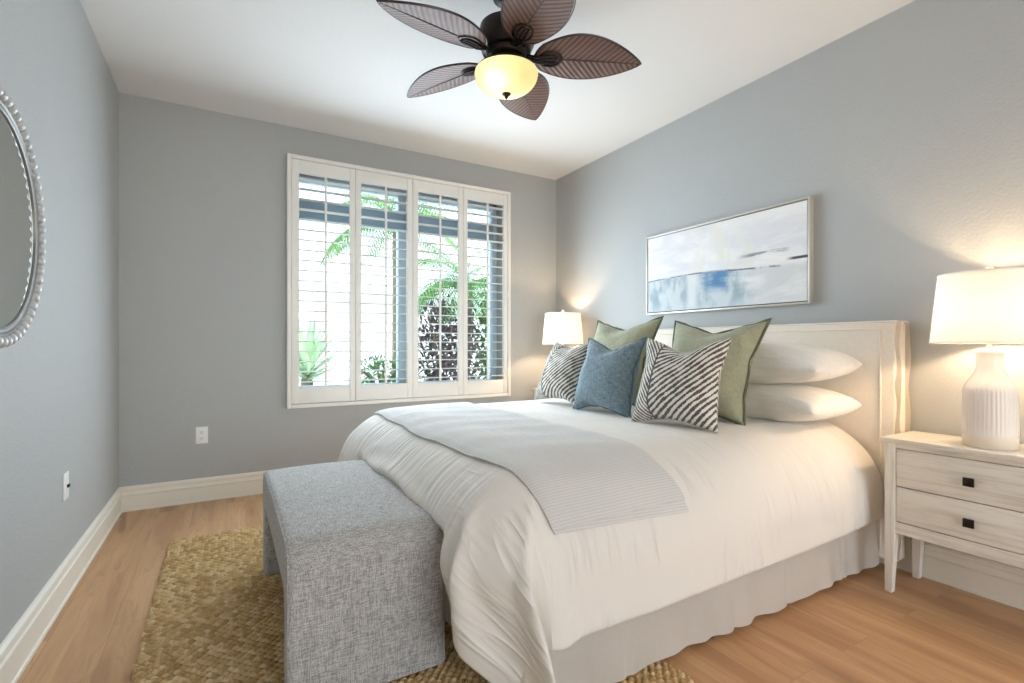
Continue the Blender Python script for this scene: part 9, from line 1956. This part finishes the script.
def fan():
    o = thing('ceiling_fan', 'dark bronze ceiling fan with five woven leaf blades and a cream glass light', 'ceiling fan', (FX, FYc, 2.42))
    b = bmesh.new()
    add_lathe(b, [(0.0, ZC), (0.072, ZC), (0.072, ZC - 0.02), (0.060, ZC - 0.052), (0.030, ZC - 0.070), (0.0, ZC - 0.072)], FX, FYc, 40)
    obj('canopy', b, 'bronze', o)
    b = bmesh.new()
    add_lathe(b, [(0.0, 2.60), (0.014, 2.60), (0.014, 2.69), (0.0, 2.69)], FX, FYc, 16)
    obj('downrod', b, 'bronze', o)
    b = bmesh.new()
    add_lathe(b, [(0.0, 2.615), (0.030, 2.615), (0.038, 2.60), (0.085, 2.585), (0.122, 2.560), (0.130, 2.525), (0.130, 2.485), (0.118, 2.460), (0.112, 2.445),
                  (0.095, 2.440), (0.092, 2.425), (0.085, 2.418), (0.0, 2.418)], FX, FYc, 56)
    obj('motor_housing', b, 'bronze', o, angle=35)
    b = bmesh.new()
    add_lathe(b, [(0.0, 2.420), (0.070, 2.420), (0.075, 2.400), (0.060, 2.392), (0.060, 2.380), (0.125, 2.374), (0.139, 2.362), (0.141, 2.350), (0.134, 2.350), (0.120, 2.366), (0.0, 2.370)], FX, FYc, 56)
    obj('light_fitter', b, 'bronze', o, angle=35)
    # glass bowl
    prof = [(0.1385, 2.356), (0.1455, 2.352), (0.1475, 2.345), (0.1450, 2.336)]
    for k in range(1, 13):
        a = PI / 2 * k / 12
        prof.append((0.1450 * math.cos(a * 0.97) + 0.0, 2.336 - 0.082 * math.sin(a) ** 1.15))
    prof[-1] = (0.008, 2.2535)
    b = bmesh.new()
    add_lathe(b, prof, FX, FYc, 64)
    bowl = obj('light_bowl', b, 'bowl', o, angle=180)
    b = bmesh.new()
    add_lathe(b, [(0.0, 2.262), (0.021, 2.257), (0.020, 2.251), (0.010, 2.246), (0.008, 2.238), (0.004, 2.232), (0.0, 2.228)], FX, FYc, 24)
    obj('finial', b, 'bronze', bowl)
    for sx, sy in ((-0.062, -0.035), (0.062, 0.035)):
        b = bmesh.new()
        add_sphere(b, (FX + sx, FYc + sy, 2.318), 0.024, 16, 10)
        obj('bulb', b, 'fanbulb', o)
    # blades
    r0, r1, W, pitch_ = 0.130, 0.632, 0.132, math.radians(12)
    zb = 2.425
    N = 44

    def half(s):
        # leaf: blunt root, widest about 40 %, pointed tip
        a = min(1.0, s / 0.42)
        root = 0.36 + 0.64 * math.sin(a * PI / 2) ** 0.85 if s < 0.42 else 1.0
        if s < 0.06:
            root *= (s / 0.06) ** 0.5 * 0.75 + 0.25
        tip = 1.0 if s < 0.42 else max(0.0, math.cos((s - 0.42) / 0.58 * PI / 2)) ** 0.82
        return W * root * tip

    for q in range(5):
        ang = math.radians(-27 + 72 * q)
        er = Vector((math.cos(ang), math.sin(ang), 0))
        et = Vector((-math.sin(ang), math.cos(ang), 0))
        ev = et * math.cos(pitch_) + Vector((0, 0, -math.sin(pitch_)))
        en = er.cross(ev)
        cen = Vector((FX, FYc, zb))

        def pt(s, v, h=0.0):
            # slight droop towards the tip and cupping across
            r = r0 + (r1 - r0) * s
            return cen + er * r + ev * v + en * (h + 0.18 * v * v / W * 0.5) + Vector((0, 0, -0.012 * s * s))
        bm = bmesh.new()
        lay = bm.loops.layers.uv.verify()
        nv = 14
        th = 0.0035
        top, bot = [], []
        for i in range(N + 1):
            s = i / N
            h_ = max(half(s), 0.0006)
            top.append([(pt(s, h_ * (2 * j / nv - 1), th), (s * (r1 - r0), h_ * (2 * j / nv - 1))) for j in range(nv + 1)])
            bot.append([(pt(s, h_ * (2 * j / nv - 1), -th), (s * (r1 - r0), h_ * (2 * j / nv - 1))) for j in range(nv + 1)])
        VT = [[bm.verts.new(p) for p, _ in row] for row in top]
        VB = [[bm.verts.new(p) for p, _ in row] for row in bot]
        for V, S, fl in ((VT, top, False), (VB, bot, True)):
            for i in range(N):
                for j in range(nv):
                    idx = [(i, j), (i + 1, j), (i + 1, j + 1), (i, j + 1)]
                    if fl:
                        idx = idx[::-1]
                    f = bm.faces.new([V[a][c] for a, c in idx])
                    for lp, (a, c) in zip(f.loops, idx):
                        lp[lay].uv = S[a][c][1]
        for i in range(N):
            bm.faces.new((VT[i][0], VB[i][0], VB[i + 1][0], VT[i + 1][0]))
            bm.faces.new((VT[i][nv], VT[i + 1][nv], VB[i + 1][nv], VB[i][nv]))
        for j in range(nv):
            bm.faces.new((VT[0][j], VT[0][j + 1], VB[0][j + 1], VB[0][j]))
            bm.faces.new((VT[N][j], VB[N][j], VB[N][j + 1], VT[N][j + 1]))
        blade = obj('blade', bm, 'blade', o, angle=60)
        # rim and midrib
        b = bmesh.new()
        ring = [pt(i / N, half(i / N)) for i in range(0, N + 1)] + [pt(i / N, -half(i / N)) for i in range(N - 1, -1, -1)]
        add_tube(b, ring, 0.0050, 8, closed=True)
        obj('blade_rim', b, 'bladerim', blade)
        b = bmesh.new()
        add_tube(b, [pt(0.12 + 0.86 * k / 10, 0, -th) for k in range(11)], [0.0034] * 6 + [0.003, 0.0026, 0.0022, 0.0018, 0.0014], 6)
        obj('midrib', b, 'bladerim', blade)
        # iron: arm from the motor to a medallion under the blade with three fingers
        b = bmesh.new()
        a0 = cen + er * 0.085 + Vector((0, 0, 0.010))
        pts = [a0, cen + er * 0.115 + Vector((0, 0, -0.002)), pt(0.05, 0, -0.012), pt(0.10, 0, -0.009)]
        for off in (-0.020, 0.0, 0.020):
            add_tube(b, [p + ev * off * (0.5 + 0.5 * i / 3) for i, p in enumerate(pts)] + [pt(0.16, off, -0.008), pt(0.21, off * 0.7, -0.006)], 0.0058, 8)
        # medallion rim plate
        n_ = 28
        o1 = [pt(0.145 + 0.105 * math.cos(2 * PI * k / n_), 0.042 * math.sin(2 * PI * k / n_), -0.0045) for k in range(n_)]
        add_tube(b, o1, 0.0055, 6, closed=True)
        vv = [b.verts.new(p + en * 0.001) for p in o1]
        b.faces.new(vv)
        obj('blade_arm', b, 'bronze', o)


fan()

# ------------------------------------------------------------------ outside the window
structure('patio_ground', bx(-6, 12, YW + 0.26, 16, -0.30, -0.12), 'patio', smooth=False)
structure('bounce_ground', bx(-6, 10, -9, YB - 0.15, -0.30, -0.12), 'bounce', smooth=False)  # unseen pale ground, added to bounce sunlight in through the back opening
nh = thing('neighboring_house', 'white stucco house with a pale green band beyond the garden', 'house', (4.0, 10.0, -0.12))
obj('wall', bx(-3.0, 12.0, 10.0, 10.3, -0.12, 2.0), 'stucco', nh, smooth=False)
obj('fascia', bx(1.45, 12.0, 9.75, 10.35, 1.75, 2.12, 0.02), 'stucco2', nh, angle=30)
obj('roof', bx(-3.2, 12.2, 9.9, 12.5, 2.12, 2.25, 0.02), 'stucco', nh, angle=30)
wd = thing('garden_kerb', 'low grey concrete kerb edging the planting bed outside the window', 'kerb', (2.5, 5.6, -0.12))
obj('kerb_block', bx(-2.0, 7.0, 5.5, 5.72, -0.12, 0.60, 0.02), 'kerb', wd, angle=30)
obj('cap', bx(-2.02, 7.02, 5.47, 5.75, 0.60, 0.65, 0.01), 'patio', wd, angle=30)

rng = random.Random(11)


def leaf_blade(bm, p, d, L, w, droop, seg=4):
    d = Vector(d).normalized()
    side = d.cross(Vector((0, 0, 1)))
    side = side.normalized() if side.length > 1e-4 else Vector((1, 0, 0))
    prev = None
    q = Vector(p)
    for k in range(seg + 1):
        f = k / seg
        ww = w * math.sin(PI * min(0.97, 0.12 + 0.88 * f)) * 0.5
        a, c = bm.verts.new(q - side * ww), bm.verts.new(q + side * ww)
        if prev:
            bm.faces.new((prev[0], prev[1], c, a))
        prev = (a, c)
        d = (d + Vector((0, 0, -droop / seg))).normalized()
        q = q + d * (L / seg)


def palm(label, x, y, h, fr, n, mat, lean=0.1):
    o = thing('palm_tree', label, 'palm', (x, y, -0.12))
    b = bmesh.new()
    tr = [(x + lean * (k / 6) ** 2, y, -0.12 + (h + 0.12) * k / 6) for k in range(7)]
    add_tube(b, tr, [0.09, 0.08, 0.075, 0.07, 0.07, 0.075, 0.06], 10)
    obj('trunk', b, 'bark', o)
    b = bmesh.new()
    top = Vector(tr[-1])
    for k in range(n):
        a = 2 * PI * k / n + rng.uniform(-0.2, 0.2)
        el = rng.uniform(0.15, 1.2)
        d = Vector((math.cos(a) * math.cos(el), math.sin(a) * math.cos(el), math.sin(el)))
        q = top.copy()
        L = fr * rng.uniform(0.8, 1.1)
        pts = []
        S = 22
        for s in range(S + 1):
            pts.append(q.copy())
            d = (d + Vector((0, 0, -0.075))).normalized()
            q = q + d * (L / S)
        add_tube(b, pts, 0.006, 4)
        for s in range(3, S):
            dd = (pts[s + 1] - pts[s]).normalized()
            sd = dd.cross(Vector((0, 0, 1))).normalized()
            ll = fr * 0.30 * math.sin(PI * (0.12 + 0.8 * s / S))
            for sg in (-1, 1):
                leaf_blade(b, pts[s], dd * 0.7 + sd * sg + Vector((0, 0, 0.15)), ll, 0.026, 0.8, 3)
    obj('fronds', b, mat, o, angle=180)


def shrub(label, x, y, z, rx, rz, n, mat, ls, name='shrub'):
    o = thing(name, label, 'shrub', (x, y, -0.12))
    b = bmesh.new()
    st = bmesh.new()
    for k in range(9):
        a = rng.uniform(0, 2 * PI)
        add_tube(st, [(x, y, -0.12), (x + rx * 0.3 * math.cos(a), y + rx * 0.3 * math.sin(a), z - rz * 0.4), (x + rx * 0.7 * math.cos(a), y + rx * 0.7 * math.sin(a), z + rz * rng.uniform(-0.1, 0.5))], 0.012, 5)
    obj('stems', st, 'bark', o)
    for k in range(n):
        v = Vector((rng.gauss(0, 1), rng.gauss(0, 1), rng.gauss(0, 1))).normalized() * rng.random() ** 0.4
        p = Vector((x + v.x * rx, y + v.y * rx * 0.8, z + v.z * rz))
        d = v + Vector((rng.uniform(-0.6, 0.6), rng.uniform(-0.6, 0.6), rng.uniform(-0.2, 0.8)))
        leaf_blade(b, p, d, ls * rng.uniform(0.7, 1.3), ls * 0.36, 0.7, 3)
    obj('foliage', b, mat, o, angle=180)


palm('green feathery palm seen through the two right-hand shutter panels', 3.05, 6.7, 1.95, 1.15, 34, 'palm', 0.05)
palm('tall pale palm whose fronds hang behind the second shutter panel', 2.42, 8.0, 3.1, 1.5, 30, 'palm', 0.0)
shrub('dark purple leaved shrub outside the third shutter panel', 2.60, 6.35, 0.85, 0.50, 0.88, 2600, 'purple', 0.11)
shrub('low green shrub in the bed beyond the kerb, left of the purple one', 1.75, 6.5, 0.72, 0.42, 0.20, 500, 'green_leaf', 0.09)
shrub('green leafy bush under the feathery palm', 3.75, 6.9, 1.0, 0.80, 0.95, 2600, 'green_leaf', 0.14)
ag = thing('agave_plant', 'pale green spiky agave outside the leftmost shutter panel', 'agave', (0.88, 6.7, -0.12))
b = bmesh.new()
for k in range(46):
    a = 2 * PI * k * 0.382
    el = 0.25 + 1.1 * k / 46
    leaf_blade(b, (0.88, 6.7, 0.62 + 0.004 * k), (math.cos(a) * math.cos(el), math.sin(a) * math.cos(el), math.sin(el)), 0.66, 0.085, 0.25, 5)
obj('leaves', b, 'agave', ag, angle=180)
b = bmesh.new()
add_lathe(b, [(0.0, 0.0 - 0.12), (0.09, -0.12), (0.10, 0.3), (0.06, 0.75), (0.0, 0.78)], 0.88, 6.7, 14)
obj('stalk', b, 'bark', ag)
